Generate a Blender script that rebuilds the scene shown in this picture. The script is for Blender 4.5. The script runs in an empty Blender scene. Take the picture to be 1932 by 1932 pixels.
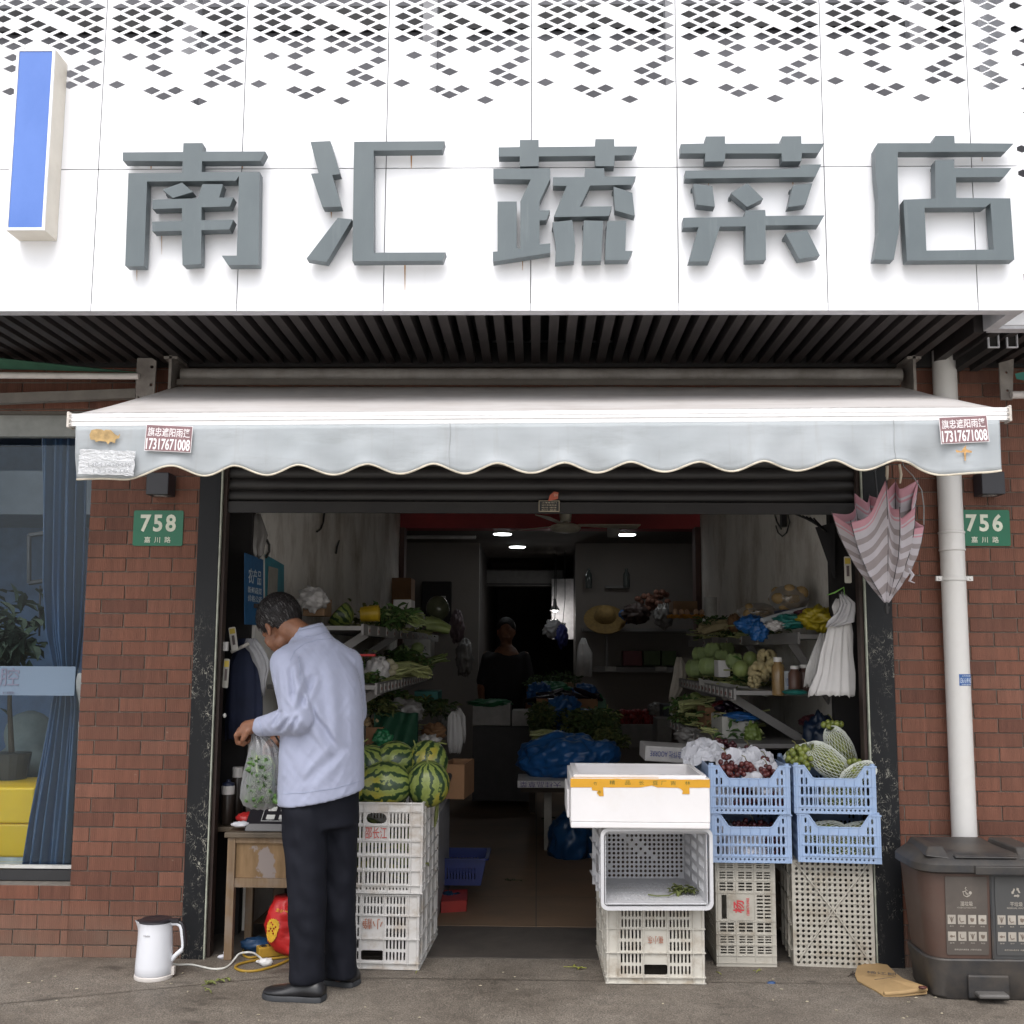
import bpy, math, random
from math import radians, sin, cos, pi, sqrt, atan2
from mathutils import Vector, Matrix, noise, Euler
S = bpy.context.scene
COL = S.collection
random.seed(7)
# ------------------------------------------------------------ camera, sky, sun, exposure
CAMZ = 1.30
FPX, CPX = 2100.0, 966.0
CM = Matrix.Rotation(radians(1.32), 4, 'Z') @ Matrix.Rotation(radians(97.1), 4, 'X') @ Matrix.Rotation(radians(0.35), 4, 'Z')
cam_data = bpy.data.cameras.new('camera')
cam_data.sensor_width = 36.0
cam_data.lens = 36.0 * FPX / (2 * CPX)
cam_data.clip_start = 0.05
cam_data.clip_end = 500
cam = bpy.data.objects.new('camera', cam_data)
COL.objects.link(cam)
cam.matrix_world = Matrix.Translation((0, 0, CAMZ)) @ CM
S.camera = cam
SUN_EL, SUN_AZ = 58, 188          # high overcast daylight from the street side
w = bpy.data.worlds.new('World'); S.world = w; w.use_nodes = True
nt = w.node_tree; nt.nodes.clear()
sky = nt.nodes.new('ShaderNodeTexSky'); sky.sky_type = 'NISHITA'; sky.sun_disc = False
sky.sun_elevation = radians(SUN_EL); sky.sun_rotation = radians(SUN_AZ); sky.air_density = 1.0; sky.dust_density = 4.0
hs = nt.nodes.new('ShaderNodeHueSaturation'); hs.inputs['Saturation'].default_value = 0.28
bg = nt.nodes.new('ShaderNodeBackground'); bg.inputs['Strength'].default_value = 0.13
wo = nt.nodes.new('ShaderNodeOutputWorld')
nt.links.new(sky.outputs[0], hs.inputs['Color']); nt.links.new(hs.outputs[0], bg.inputs[0]); nt.links.new(bg.outputs[0], wo.inputs[0])
sd = bpy.data.lights.new('sun', 'SUN'); sd.energy = 0.5; sd.angle = radians(50); sd.color = (1.0, 0.975, 0.95)
so = bpy.data.objects.new('sun', sd); COL.objects.link(so)
az = radians(SUN_AZ)
sdir = Vector((sin(az) * cos(radians(SUN_EL)), cos(az) * cos(radians(SUN_EL)), sin(radians(SUN_EL))))
so.rotation_euler = sdir.to_track_quat('Z', 'Y').to_euler(); so.location = sdir * 20
S.view_settings.view_transform = 'Standard'; S.view_settings.look = 'None'
S.view_settings.exposure = 1.1; S.view_settings.gamma = 1.0
S.render.engine = 'CYCLES'
S.cycles.max_bounces = 8; S.cycles.diffuse_bounces = 6; S.cycles.transparent_max_bounces = 16
S.cycles.use_denoising = True
S.cycles.sample_clamp_indirect = 4.0

# ------------------------------------------------------------ helpers
def ray(u, v):
    return CM.to_3x3() @ Vector(((u - CPX) / FPX, -(v - CPX) / FPX, -1.0))
def at(u, v, Y):
    d = ray(u, v); return Vector((0, 0, CAMZ)) + d * (Y / d.y)
def gr(u, v, Z=0.0):
    d = ray(u, v); return Vector((0, 0, CAMZ)) + d * ((Z - CAMZ) / d.z)
V = Vector
def T(x, y=0, z=0): return Matrix.Translation(V((x, y, z)) if not isinstance(x, Vector) else x)
def RZ(a): return Matrix.Rotation(radians(a), 4, 'Z')
def RX(a): return Matrix.Rotation(radians(a), 4, 'X')
def RY(a): return Matrix.Rotation(radians(a), 4, 'Y')
def SC(x, y=None, z=None):
    y = x if y is None else y; z = x if z is None else z
    return Matrix.Diagonal((x, y, z, 1))
UP = Matrix(((1, 0, 0, 0), (0, 0, -1, 0), (0, 1, 0, 0), (0, 0, 0, 1)))   # flat (x,y) drawing stood up to face the street
def nz(p, s=1.0): return noise.noise(V(p) * s)

def obr(cx, cy, w, h, n=3):
    """obround outline"""
    r = min(w, h) / 2; pts = []
    for sx, sy, a0 in ((1, 1, 0), (-1, 1, 90), (-1, -1, 180), (1, -1, 270)):
        for k in range(n):
            a = radians(a0 + 90 * k / (n - 1))
            pts.append((cx + sx * (w / 2 - r) + r * cos(a), cy + sy * (h / 2 - r) + r * sin(a)))
    return pts
def rrect(cx, cy, w, h, r, n=4):
    pts = []
    for sx, sy, a0 in ((1, 1, 0), (-1, 1, 90), (-1, -1, 180), (1, -1, 270)):
        for k in range(n):
            a = radians(a0 + 90 * k / (n - 1))
            pts.append((cx + sx * (w / 2 - r) + r * cos(a), cy + sy * (h / 2 - r) + r * sin(a)))
    return pts
def rect(x0, y0, x1, y1): return [(x0, y0), (x1, y0), (x1, y1), (x0, y1)]
def circ(cx, cy, r, n=10): return [(cx + r * cos(2 * pi * k / n), cy + r * sin(2 * pi * k / n)) for k in range(n)]
def _to_mesh(o):
    COL.objects.link(o)
    dg = bpy.context.evaluated_depsgraph_get(); dg.update()
    e = o.evaluated_get(dg); me = e.to_mesh()
    vs = [v.co.copy() for v in me.vertices]; fs = [tuple(p.vertices) for p in me.polygons]
    e.to_mesh_clear(); COL.objects.unlink(o)
    return vs, fs
def plate(outer, holes=(), t=0.003, outers=()):
    """flat sheet with holes in the xy plane, thickness t"""
    c = bpy.data.curves.new('sheet', 'CURVE'); c.dimensions = '2D'; c.fill_mode = 'BOTH'; c.extrude = t / 2
    for poly in [outer] + list(outers) + list(holes):
        s = c.splines.new('POLY'); s.points.add(len(poly) - 1); s.use_cyclic_u = True
        for p, q in zip(s.points, poly): p.co = (q[0], q[1], 0, 1)
    o = bpy.data.objects.new('sheet', c); r = _to_mesh(o)
    bpy.data.objects.remove(o); bpy.data.curves.remove(c)
    return r
_tc = {}
def textmesh(body, t=0.001, bold=0.0, spacing=1.0):
    key = (body, bold, spacing)
    if key not in _tc:
        c = bpy.data.curves.new('lettering', 'FONT'); c.body = body; c.size = 1; c.extrude = 0.5; c.offset = bold; c.space_character = spacing
        c.resolution_u = 3
        o = bpy.data.objects.new('lettering', c); vs, fs = _to_mesh(o)
        bpy.data.objects.remove(o); bpy.data.curves.remove(c)
        xs = [v.x for v in vs]; ys = [v.y for v in vs]
        _tc[key] = (vs, fs, min(xs), max(xs), min(ys), max(ys))
    return _tc[key]

class B:
    def __init__(s): s.v = []; s.f = []; s.mi = []; s.m = 0
    def add(s, vs, fs, M=None, m=None):
        o = len(s.v)
        s.v += [(M @ V(p)) if M is not None else V(p) for p in vs]
        s.f += [tuple(i + o for i in f) for f in fs]
        s.mi += [s.m if m is None else m] * len(fs)
        return s
    def box(s, c, d, M=None, m=None):
        x, y, z = [k / 2 for k in d]; c = V(c)
        vs = [c + V((a * x, b * y, e * z)) for a in (-1, 1) for b in (-1, 1) for e in (-1, 1)]
        return s.add(vs, [(0, 1, 3, 2), (4, 6, 7, 5), (0, 4, 5, 1), (2, 3, 7, 6), (0, 2, 6, 4), (1, 5, 7, 3)], M, m)
    def bb(s, a, b, M=None, m=None):
        return s.box([(i + j) / 2 for i, j in zip(a, b)], [abs(i - j) for i, j in zip(a, b)], M, m)
    def hexa(s, p, m=None):   # 8 points: bottom 4 then top 4
        return s.add(p, [(3, 2, 1, 0), (4, 5, 6, 7), (0, 1, 5, 4), (1, 2, 6, 5), (2, 3, 7, 6), (3, 0, 4, 7)], None, m)
    def plate(s, outer, holes=(), t=0.003, M=None, m=None):
        vs, fs = plate(outer, holes, t); return s.add(vs, fs, M, m)
    def text(s, body, w, h, M, t=0.001, bold=0.0, m=None, spacing=1.0):
        """text centred at M's origin in its xy plane, fitted to w x h (w or h None keeps proportion)"""
        vs, fs, x0, x1, y0, y1 = textmesh(body, t, bold, spacing)
        sx = w / (x1 - x0) if w else h / (y1 - y0); sy = h / (y1 - y0) if h else sx
        return s.add(vs, fs, M @ SC(sx, sy, t) @ T(-(x0 + x1) / 2, -(y0 + y1) / 2, 0), m)
    def loft(s, rings, cap=True, closed=True, M=None, m=None):
        n = len(rings[0]); vs = [p for r in rings for p in r]; fs = []
        for i in range(len(rings) - 1):
            for j in range(n if closed else n - 1):
                k = (j + 1) % n
                fs.append((i * n + j, i * n + k, (i + 1) * n + k, (i + 1) * n + j))
        if cap:
            fs.append(tuple(range(n - 1, -1, -1))); fs.append(tuple((len(rings) - 1) * n + j for j in range(n)))
        return s.add(vs, fs, M, m)
    def tube(s, pts, r, n=8, cap=True, M=None, m=None, sq=1.0):
        pts = [V(p) for p in pts]; rings = []
        t0 = (pts[1] - pts[0]).normalized()
        a = V((0, 0, 1)) if abs(t0.z) < 0.9 else V((1, 0, 0))
        nn = (a - t0 * a.dot(t0)).normalized()
        for i, p in enumerate(pts):
            t = (pts[min(i + 1, len(pts) - 1)] - pts[max(i - 1, 0)]).normalized()
            nn = (nn - t * nn.dot(t)).normalized(); bn = t.cross(nn)
            rr = r[i] if isinstance(r, (list, tuple)) else r
            rings.append([p + nn * rr * cos(2 * pi * k / n) * sq + bn * rr * sin(2 * pi * k / n) for k in range(n)])
        return s.loft(rings, cap, True, M, m)
    def lathe(s, prof, n=24, M=None, m=None, cap=True):
        rings = [[V((r * cos(2 * pi * k / n), r * sin(2 * pi * k / n), z)) for k in range(n)] for r, z in prof]
        return s.loft(rings, cap, True, M, m)
    def ell(s, c, r, M=None, m=None, n=16, k=10, fn=None):
        if not isinstance(r, (list, tuple, Vector)): r = (r, r, r)
        vs = [V((0, 0, -1))]; fs = []
        for i in range(1, k):
            a = pi * i / k
            for j in range(n): vs.append(V((sin(a) * cos(2 * pi * j / n), sin(a) * sin(2 * pi * j / n), -cos(a))))
        vs.append(V((0, 0, 1))); L = len(vs) - 1
        for j in range(n): fs.append((0, 1 + (j + 1) % n, 1 + j)); fs.append((L, L - n + j, L - n + (j + 1) % n))
        for i in range(k - 2):
            for j in range(n):
                a, b = 1 + i * n + j, 1 + i * n + (j + 1) % n; fs.append((a, b, b + n, a + n))
        vs = [V((p.x * r[0], p.y * r[1], p.z * r[2])) * (fn(p) if fn else 1.0) for p in vs]
        MM = T(V(c)) @ M if M is not None else T(V(c))
        return s.add(vs, fs, MM, m)
    def caps(s, p0, p1, r0, r1, n=14):
        p0, p1 = V(p0), V(p1); d = p1 - p0; L = d.length
        pr = [(max(r0 * sin(a), 1e-4), -r0 * cos(a)) for a in [pi / 2 * k / 4 for k in range(5)]]
        pr += [(max(r1 * cos(a), 1e-4), L + r1 * sin(a)) for a in [pi / 2 * k / 4 for k in range(5)]]
        return s.lathe(pr, n, T(p0) @ d.to_track_quat('Z', 'Y').to_matrix().to_4x4())
    def sheetgrid(s, fn, nu, nv, M=None, m=None):
        vs = [V(fn(i / nu, j / nv)) for j in range(nv + 1) for i in range(nu + 1)]
        fs = [(j * (nu + 1) + i, j * (nu + 1) + i + 1, (j + 1) * (nu + 1) + i + 1, (j + 1) * (nu + 1) + i) for j in range(nv) for i in range(nu)]
        return s.add(vs, fs, M, m)
    def leaf(s, p, d, up, L, W, curl=0.2, m=None):
        d = V(d).normalized(); sd = d.cross(V(up)).normalized(); nn = sd.cross(d); p = V(p)
        a = [p, p + d * L * .35 + sd * W * .5 + nn * L * curl * .2, p + d * L * .75 + sd * W * .38 + nn * L * curl * .1, p + d * L - nn * L * curl * .5,
             p + d * L * .75 - sd * W * .38 + nn * L * curl * .1, p + d * L * .35 - sd * W * .5 + nn * L * curl * .2, p + d * L * .5 - nn * L * curl * .1]
        return s.add(a, [(0, 1, 6), (1, 2, 6), (2, 3, 6), (3, 4, 6), (4, 5, 6), (5, 0, 6)], None, m)
    def build(s, name, mats, parent=None, smooth=None, bevel=0, solid=0, wn=False):
        me = bpy.data.meshes.new(name)
        base = V((0, 0, 0))
        if parent is None and s.v:
            xs = [p.x for p in s.v]; ys = [p.y for p in s.v]; zs = [p.z for p in s.v]
            base = V(((min(xs) + max(xs)) / 2, (min(ys) + max(ys)) / 2, min(zs)))
        me.from_pydata([p - base for p in s.v], [], s.f)
        if not isinstance(mats, (list, tuple)): mats = [mats]
        for k in mats: me.materials.append(k)
        if len(mats) > 1: me.polygons.foreach_set('material_index', s.mi)
        me.validate(); me.update()
        if smooth:
            me.polygons.foreach_set('use_smooth', [True] * len(me.polygons))
            if smooth < 180: me.set_sharp_from_angle(angle=radians(smooth))
        o = bpy.data.objects.new(name, me); COL.objects.link(o); o.location = base
        if parent is not None:
            o.parent = parent; o.matrix_parent_inverse = pm(parent).inverted()
        if solid:
            q = o.modifiers.new('thickness', 'SOLIDIFY'); q.thickness = solid; q.offset = 0
        if bevel:
            q = o.modifiers.new('edges', 'BEVEL'); q.width = bevel; q.segments = 2; q.limit_method = 'ANGLE'; q.angle_limit = radians(50)
        return o
def pm(o):
    m = Matrix.Translation(o.location)
    if o.parent is not None: m = pm(o.parent) @ o.matrix_parent_inverse @ m
    return m
def blob(b, voxel, it=6, fac=0.5):
    """weld overlapping closed shapes into one continuous surface; returns a new builder"""
    me = bpy.data.meshes.new('weld'); me.from_pydata([tuple(p) for p in b.v], [], b.f); me.update()
    o = bpy.data.objects.new('weld', me)
    r = o.modifiers.new('r', 'REMESH'); r.mode = 'VOXEL'; r.voxel_size = voxel
    q = o.modifiers.new('s', 'SMOOTH'); q.iterations = it; q.factor = fac
    vs, fs = _to_mesh(o); bpy.data.objects.remove(o); bpy.data.meshes.remove(me)
    n = B(); n.add(vs, fs); return n
def tag(o, label, cat, group=None, kind=None):
    if label: o['label'] = label
    if cat: o['category'] = cat
    if group: o['group'] = group
    if kind: o['kind'] = kind
    return o
def thing(name, label, cat, loc, group=None):
    o = bpy.data.objects.new(name, None); COL.objects.link(o); o.location = V(loc); o.empty_display_size = 0.05
    return tag(o, label, cat, group)
def dup(root, delta, label=None, rotz=0):
    r = root.copy(); COL.objects.link(r); r.location = root.location + V(delta); r.rotation_euler.z += radians(rotz)
    if label: r['label'] = label
    for ch in list(root.children):
        c = ch.copy(); COL.objects.link(c); c.parent = r
        for g in list(ch.children):
            d = g.copy(); COL.objects.link(d); d.parent = c
    return r

# ------------------------------------------------------------ materials
class N:
    def __init__(s, name):
        s.m = bpy.data.materials.new(name); s.m.use_nodes = True; s.t = s.m.node_tree
        s.b = s.t.nodes['Principled BSDF']; s.o = s.t.nodes['Material Output']
        s.tc = s.t.nodes.new('ShaderNodeTexCoord')
    def n(s, typ, **k):
        x = s.t.nodes.new('ShaderNode' + typ)
        for a, b in k.items(): setattr(x, a, b)
        return x
    def l(s, a, b): s.t.links.new(a, b)
    def mapn(s, scale=(1, 1, 1), rot=(0, 0, 0), src='Object', loc=(0, 0, 0)):
        x = s.n('Mapping'); x.inputs['Scale'].default_value = scale; x.inputs['Rotation'].default_value = rot; x.inputs['Location'].default_value = loc
        s.l(s.tc.outputs[src], x.inputs[0]); return x.outputs[0]
    def noise(s, scale, vec=None, detail=4, rough=.6, dist=0):
        x = s.n('TexNoise'); x.inputs['Scale'].default_value = scale; x.inputs['Detail'].default_value = detail; x.inputs['Roughness'].default_value = rough
        x.inputs['Distortion'].default_value = dist
        s.l(vec if vec is not None else s.tc.outputs['Object'], x.inputs['Vector']); return x.outputs[0]
    def ramp(s, fac, stops, interp='LINEAR'):
        x = s.n('ValToRGB'); x.color_ramp.interpolation = interp
        e = x.color_ramp.elements
        while len(e) < len(stops): e.new(0.5)
        for k, (p, c) in zip(e, stops):
            k.position = p; k.color = (c, c, c, 1) if not isinstance(c, (tuple, list)) else (*c, 1)
        s.l(fac, x.inputs[0]); return x.outputs[0]
    def mix(s, fac, a, b, mode='MIX'):
        x = s.n('Mix', data_type='RGBA', blend_type=mode)
        for q, i in ((fac, 0), (a, 6), (b, 7)):
            if isinstance(q, (int, float)): x.inputs[i].default_value = q
            elif isinstance(q, (tuple, list)): x.inputs[i].default_value = (*q, 1)
            else: s.l(q, x.inputs[i])
        return x.outputs[2]
    def math(s, op, a, b=0.0):
        x = s.n('Math', operation=op)
        for q, i in ((a, 0), (b, 1)):
            if isinstance(q, (int, float)): x.inputs[i].default_value = q
            else: s.l(q, x.inputs[i])
        return x.outputs[0]
    def bump(s, h, st=0.3, d=0.01):
        x = s.n('Bump'); x.inputs['Strength'].default_value = st; x.inputs['Distance'].default_value = d
        s.l(h, x.inputs['Height']); s.l(x.outputs[0], s.b.inputs['Normal'])
    def col(s, c):
        if isinstance(c, (tuple, list)): s.b.inputs['Base Color'].default_value = (*c, 1)
        else: s.l(c, s.b.inputs['Base Color'])
    def rough(s, r):
        if isinstance(r, (int, float)): s.b.inputs['Roughness'].default_value = r
        else: s.l(r, s.b.inputs['Roughness'])
def mat(name, c, rough=.6, var=.15, vs=14, bump=0.0, bs=120, metal=0, dirt=None, ds=3.0, da=.5, trans=0, alpha=1.0, spec=None, coat=0, emit=0, stretch=None):
    k = N(name)
    vec = k.mapn(stretch) if stretch else None
    f = k.noise(vs, vec)
    hi = tuple(min(1, x * (1 + var)) for x in c); lo = tuple(x * (1 - var) for x in c)
    cc = k.ramp(f, [(.3, lo), (.7, hi)])
    if dirt:
        g = k.ramp(k.noise(ds, vec, 8, .7), [(.62 - da * .35, 0.0), (.72, 1.0)])
        cc = k.mix(k.math('MULTIPLY', g, da), cc, dirt)
    k.col(cc); k.rough(rough)
    k.b.inputs['Metallic'].default_value = metal
    if spec is not None: k.b.inputs['Specular IOR Level'].default_value = spec
    if trans: k.b.inputs['Transmission Weight'].default_value = trans
    if alpha < 1: k.b.inputs['Alpha'].default_value = alpha
    if coat: k.b.inputs['Coat Weight'].default_value = coat
    if emit:
        k.b.inputs['Emission Color'].default_value = (*c, 1); k.b.inputs['Emission Strength'].default_value = emit
    if bump: k.bump(k.noise(bs, None, 5), bump, .005)
    return k.m
# ------------------------------------------------------------ main dimensions (metres)
YW = 4.87      # front of the brick wall
YF = 4.05      # front of the white fascia
ZS = 2.566     # underside of fascia / soffit
# ------------------------------------------------------------ materials
def brick_mat():
    k = N('ribbed red brick'); g = k.n('NewGeometry')
    rv = k.ramp(g.outputs['Random Per Island'], [(0, (.098, .041, .028)), (.35, (.124, .053, .035)), (.7, (.142, .058, .037)), (1, (.158, .070, .047))])
    st = k.noise(1.0, k.mapn((45, 45, 5)), 4)
    c = k.mix(.5, rv, k.ramp(st, [(.3, .36), (.7, .72)]), 'OVERLAY')
    sx = k.n('SeparateXYZ'); k.l(k.tc.outputs['Object'], sx.inputs[0])
    dz = k.ramp(sx.outputs[2], [(.0, 1.0), (.25, 0.0)])
    c = k.mix(k.math('MULTIPLY', k.math('MULTIPLY', dz, k.noise(6, None, 6)), .9), c, (.17, .13, .10))
    fl = k.ramp(k.noise(24, k.mapn((1, 1, 1.3), loc=(3, 1, 2)), 3), [(.72, 0.0), (.75, 1.0)])
    c = k.mix(k.math('MULTIPLY', fl, .35), c, (.42, .33, .26))
    sm = k.ramp(k.noise(1.7, k.mapn((1, 1, .6), loc=(7, 1, 2)), 6, .7), [(.52, 0.0), (.75, .4)]); c = k.mix(sm, c, (.085, .055, .045))
    k.col(c); k.rough(.72); k.b.inputs['Specular IOR Level'].default_value = .3
    wv = k.n('TexWave', wave_type='BANDS', bands_direction='X'); wv.inputs['Scale'].default_value = 38; wv.inputs['Distortion'].default_value = .6
    k.l(k.tc.outputs['Object'], wv.inputs[0]); k.bump(k.math('ADD', wv.outputs['Fac'], k.math('MULTIPLY', k.noise(90, None, 4), .8)), .35, .003)
    return k.m
M_brick = brick_mat(); M_mortar = mat('grey brown mortar', (.135, .118, .10), .9, .25, 30)
def ground_mat():
    k = N('worn brown pavement')
    a = k.noise(1.9, None, 8, .68); b = k.noise(14, None, 5, .65); g = k.noise(170, None, 3, .6)
    c = k.ramp(a, [(.30, (.098, .082, .066)), (.5, (.142, .121, .099)), (.72, (.172, .150, .125))])
    c = k.mix(.55, c, k.ramp(b, [(.3, .30), (.7, .68)]), 'OVERLAY')
    c = k.mix(.75, c, k.ramp(g, [(.30, .10), (.5, .5), (.70, .95)]), 'OVERLAY')
    vo = k.n('TexVoronoi'); vo.inputs['Scale'].default_value = 210; k.l(k.tc.outputs['Object'], vo.inputs['Vector']); c = k.mix(.35, c, k.ramp(vo.outputs['Color'], [(.2, .15), (.8, .85)]), 'OVERLAY')
    sp = k.ramp(k.noise(3.1, k.mapn((1, 1.6, 1), loc=(5, 2, 0)), 3), [(.62, 0.0), (.70, 1.0)])
    c = k.mix(k.math('MULTIPLY', sp, .65), c, (.038, .030, .024))
    k.col(c); k.rough(k.ramp(a, [(.3, .55), (.7, .85)]))
    k.bump(k.math('ADD', g, k.math('MULTIPLY', b, .6)), .45, .006)
    return k.m
M_ground = ground_mat()
def tile_mat():
    k = N('brown floor tiles')
    br = k.n('TexBrick'); k.l(k.mapn((1, 1, 1), loc=(-.0, .33, 0)), br.inputs['Vector']); br.offset = 0
    br.inputs['Scale'].default_value = 1; br.inputs['Brick Width'].default_value = .8; br.inputs['Row Height'].default_value = .8; br.inputs['Mortar Size'].default_value = .003
    br.inputs['Color1'].default_value = (.200, .128, .078, 1); br.inputs['Color2'].default_value = (.180, .115, .070, 1); br.inputs['Mortar'].default_value = (.06, .05, .04, 1)
    d = k.ramp(k.noise(2.2, None, 7, .65), [(.4, 0.0), (.75, .8)])
    k.col(k.mix(d, br.outputs['Color'], (.10, .075, .055))); k.rough(.62); return k.m
M_tile = tile_mat()
def plaster_mat(name='stained white plaster', base=(.80, .77, .72), amt=.9):
    k = N(name)
    f = k.noise(2.2, None, 5); c = k.ramp(f, [(.3, tuple(x * .8 for x in base)), (.7, base)])
    s = k.noise(1, k.mapn((1.6, 1.6, 1.1)), 8, .70); s2 = k.noise(1, k.mapn((11, 11, 2.0), loc=(3, 3, 3)), 7, .75)
    c = k.mix(k.math('MULTIPLY', k.ramp(s, [(.47, 0.0), (.70, 1.0)]), amt), c, (.27, .215, .16))
    c = k.mix(k.math('MULTIPLY', k.ramp(s2, [(.62, 0.0), (.70, 1.0)]), amt * .7), c, (.14, .11, .085))
    k.col(c); k.rough(.85); k.bump(k.noise(60, None, 4), .15, .004); return k.m
M_plaster = plaster_mat()
def clad_mat():
    k = N('white coated aluminium')
    f = k.noise(.9, k.mapn((1.2, 1.2, .35)), 5)
    c = k.ramp(f, [(.3, (.765, .77, .80)), (.75, (.81, .815, .845))])
    s = k.noise(1, k.mapn((10, 10, .22), loc=(1, 0, 4)), 6, .7)
    c = k.mix(k.math('MULTIPLY', k.ramp(s, [(.60, 0.0), (.78, 1.0)]), .16), c, (.48, .42, .33))
    k.col(c); k.rough(.42); return k.m
M_clad = clad_mat()
M_joint = mat('dark joint sealant', (.10, .10, .12), .7)
M_cladlip = mat('grey aluminium lip', (.50, .50, .53), .5)
def letter_mat():
    k = N('dark grey sign paint')
    c = k.ramp(k.noise(5, k.mapn((1, 1, .5)), 5), [(.3, (.082, .103, .114)), (.7, (.108, .132, .143))])
    c = k.mix(k.math('MULTIPLY', k.ramp(k.noise(1, k.mapn((30, 30, 3)), 5), [(.6, 0.0), (.8, 1.0)]), .35), c, (.19, .22, .23))
    k.col(c); k.rough(.45); return k.m
M_letter = letter_mat()
M_slat = mat('dark brown soffit slat', (.028, .023, .023), .6, .25, 6)
M_black = mat('black soffit board', (.012, .010, .010), .8)
def post_mat():
    k = N('scratched black paint')
    c = k.ramp(k.noise(4, k.mapn((1, 1, .3)), 5), [(.3, (.006, .0065, .008)), (.7, (.014, .015, .017))])
    n1 = k.noise(22, k.mapn((1, 1, .7)), 2, .5, 2.2); n3 = k.noise(34, k.mapn((1, 1, .5), loc=(9, 2, 5)), 1, .5, 1.0)
    ln = k.math('MAXIMUM', k.ramp(k.math('ABSOLUTE', k.math('SUBTRACT', n1, .5)), [(.006, 1.0), (.014, 0.0)]), k.ramp(k.math('ABSOLUTE', k.math('SUBTRACT', n3, .47)), [(.005, 1.0), (.012, 0.0)]))
    pz = k.ramp(k.noise(7, k.mapn((1, 1, .45), loc=(2, 1, 3)), 4), [(.44, 0.0), (.56, 1.0)])
    sx = k.n('SeparateXYZ'); k.l(k.tc.outputs['Object'], sx.inputs[0])
    zz = k.ramp(k.math('MULTIPLY', sx.outputs[2], .5), [(.0, 1.0), (.6, .8), (.75, .0)])
    br = k.ramp(k.noise(30, None, 3, .7), [(.44, 0.0), (.54, 1.0)])
    f = k.math('MULTIPLY', k.math('MULTIPLY', ln, pz), k.math('MULTIPLY', zz, br))
    c = k.mix(k.math('MULTIPLY', f, .85), c, (.42, .40, .34))
    big = k.math('MULTIPLY', k.ramp(k.noise(2.6, k.mapn((2.6, 1, 1), loc=(0, 0, 6.1)), 5, .75), [(.68, 0.0), (.71, 1.0)]), zz)
    c = k.mix(k.math('MULTIPLY', big, .8), c, (.36, .32, .27))
    k.col(c); k.rough(.5); k.b.inputs['Specular IOR Level'].default_value = .22; return k.m
M_post = post_mat()
M_jamb = mat('rusty dark jamb', (.035, .020, .016), .6, .4, 5)
M_edge = mat('bare metal edge', (.38, .40, .33), .45, .3, 20)
M_shut = mat('black roller shutter', (.008, .0065, .0065), .5, .3, 4, dirt=(.028, .025, .022), ds=3, da=.5)
M_redbeam = mat('dark red painted beam', (.30, .028, .030), .6, .2, 3)
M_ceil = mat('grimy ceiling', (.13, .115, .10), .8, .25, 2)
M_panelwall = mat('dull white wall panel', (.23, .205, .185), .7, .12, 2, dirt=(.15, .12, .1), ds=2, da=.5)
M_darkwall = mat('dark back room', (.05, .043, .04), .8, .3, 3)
M_litpatch = mat('white lit patch', (.7, .68, .68), .7)
M_backgrey = mat('grey wall behind fascia', (.15, .15, .165), .8, .3, 2.5)
M_darkband = mat('dark band behind fascia', (.012, .012, .014), .6)

# ------------------------------------------------------------ ground and floor
b = B(); b.sheetgrid(lambda u, v: (-60 + 120 * u, -60 + 120 * v, 0), 2, 2)
ground = b.build('pavement', M_ground); ground['kind'] = 'structure'
b = B(); b.sheetgrid(lambda u, v: (-60 + 120 * u, -60 + 63.0 * v, .004), 2, 2)
o = b.build('bounce_paving', mat('pale bounce paving', (.52, .50, .46), .8, .12, 3)); o['kind'] = 'structure'  # unseen pale surface added to bounce daylight into the shop
b = B(); b.bb((-3.0, 5.47, -.02), (3.0, 17, .006)); fl = b.build('shop_floor', M_tile); fl['kind'] = 'structure'
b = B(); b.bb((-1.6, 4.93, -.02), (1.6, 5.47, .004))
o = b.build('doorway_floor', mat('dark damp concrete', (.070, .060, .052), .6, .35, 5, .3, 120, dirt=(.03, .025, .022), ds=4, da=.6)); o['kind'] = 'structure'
for x0, y0, x1, y1 in ((-1.0, 4.62, 4, 4.625), (-2.6, 3.98, -1.02, 4.62), (-.3, 4.98, 1.5, 4.985)):
    d = V((x1 - x0, y1 - y0, 0)).normalized(); n_ = V((-d.y, d.x, 0)) * .003
    b = B(); b.add([V((x0, y0, .004)) - n_, V((x1, y1, .004)) - n_, V((x1, y1, .004)) + n_, V((x0, y0, .004)) + n_], [(0, 1, 2, 3)])
    o = b.build('pavement_joint', mat('dusty joint', (.115, .098, .078), .9)); o['kind'] = 'structure'

# ------------------------------------------------------------ the building
bld = thing('shop_building', 'red brick shop building with black door posts, rolled shutter and slatted dark soffit', 'building', (0, YW, 0))
XL, XWIN, ZWIN, ZTOP = -1.50, -1.99, .293, 2.36
def bricks(b, x0, x1, z0, z1, y0, back=.20):
    random.seed(int(abs(x0 * 100)) + int(z0 * 10)); b.bb((x0, y0 + .006, z0), (x1, y0 + back, z1), m=1); g = .0026
    r = int(math.floor((z0 - .049) / .061))
    while .049 + .061 * r < z1:
        za, zb_ = max(z0, .049 + .061 * r + g), min(z1, .049 + .061 * (r + 1) - g); off = -1.919 + (0 if r % 2 else .1023); k = int(math.floor((x0 - off) / .2046))
        while off + .2046 * k < x1 and zb_ - za > .004:
            xa, xb = max(x0, off + .2046 * k + g), min(x1, off + .2046 * (k + 1) - g)
            if xb - xa > .006:
                d = random.uniform(-.0008, .0008); jz = random.uniform(-.0006, .0006); b.bb((xa, y0 + d, za + jz), (xb, y0 + .010, zb_ + jz), m=0)
            k += 1
        r += 1
b = B()   # left: pier and wall below the shop window
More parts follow.
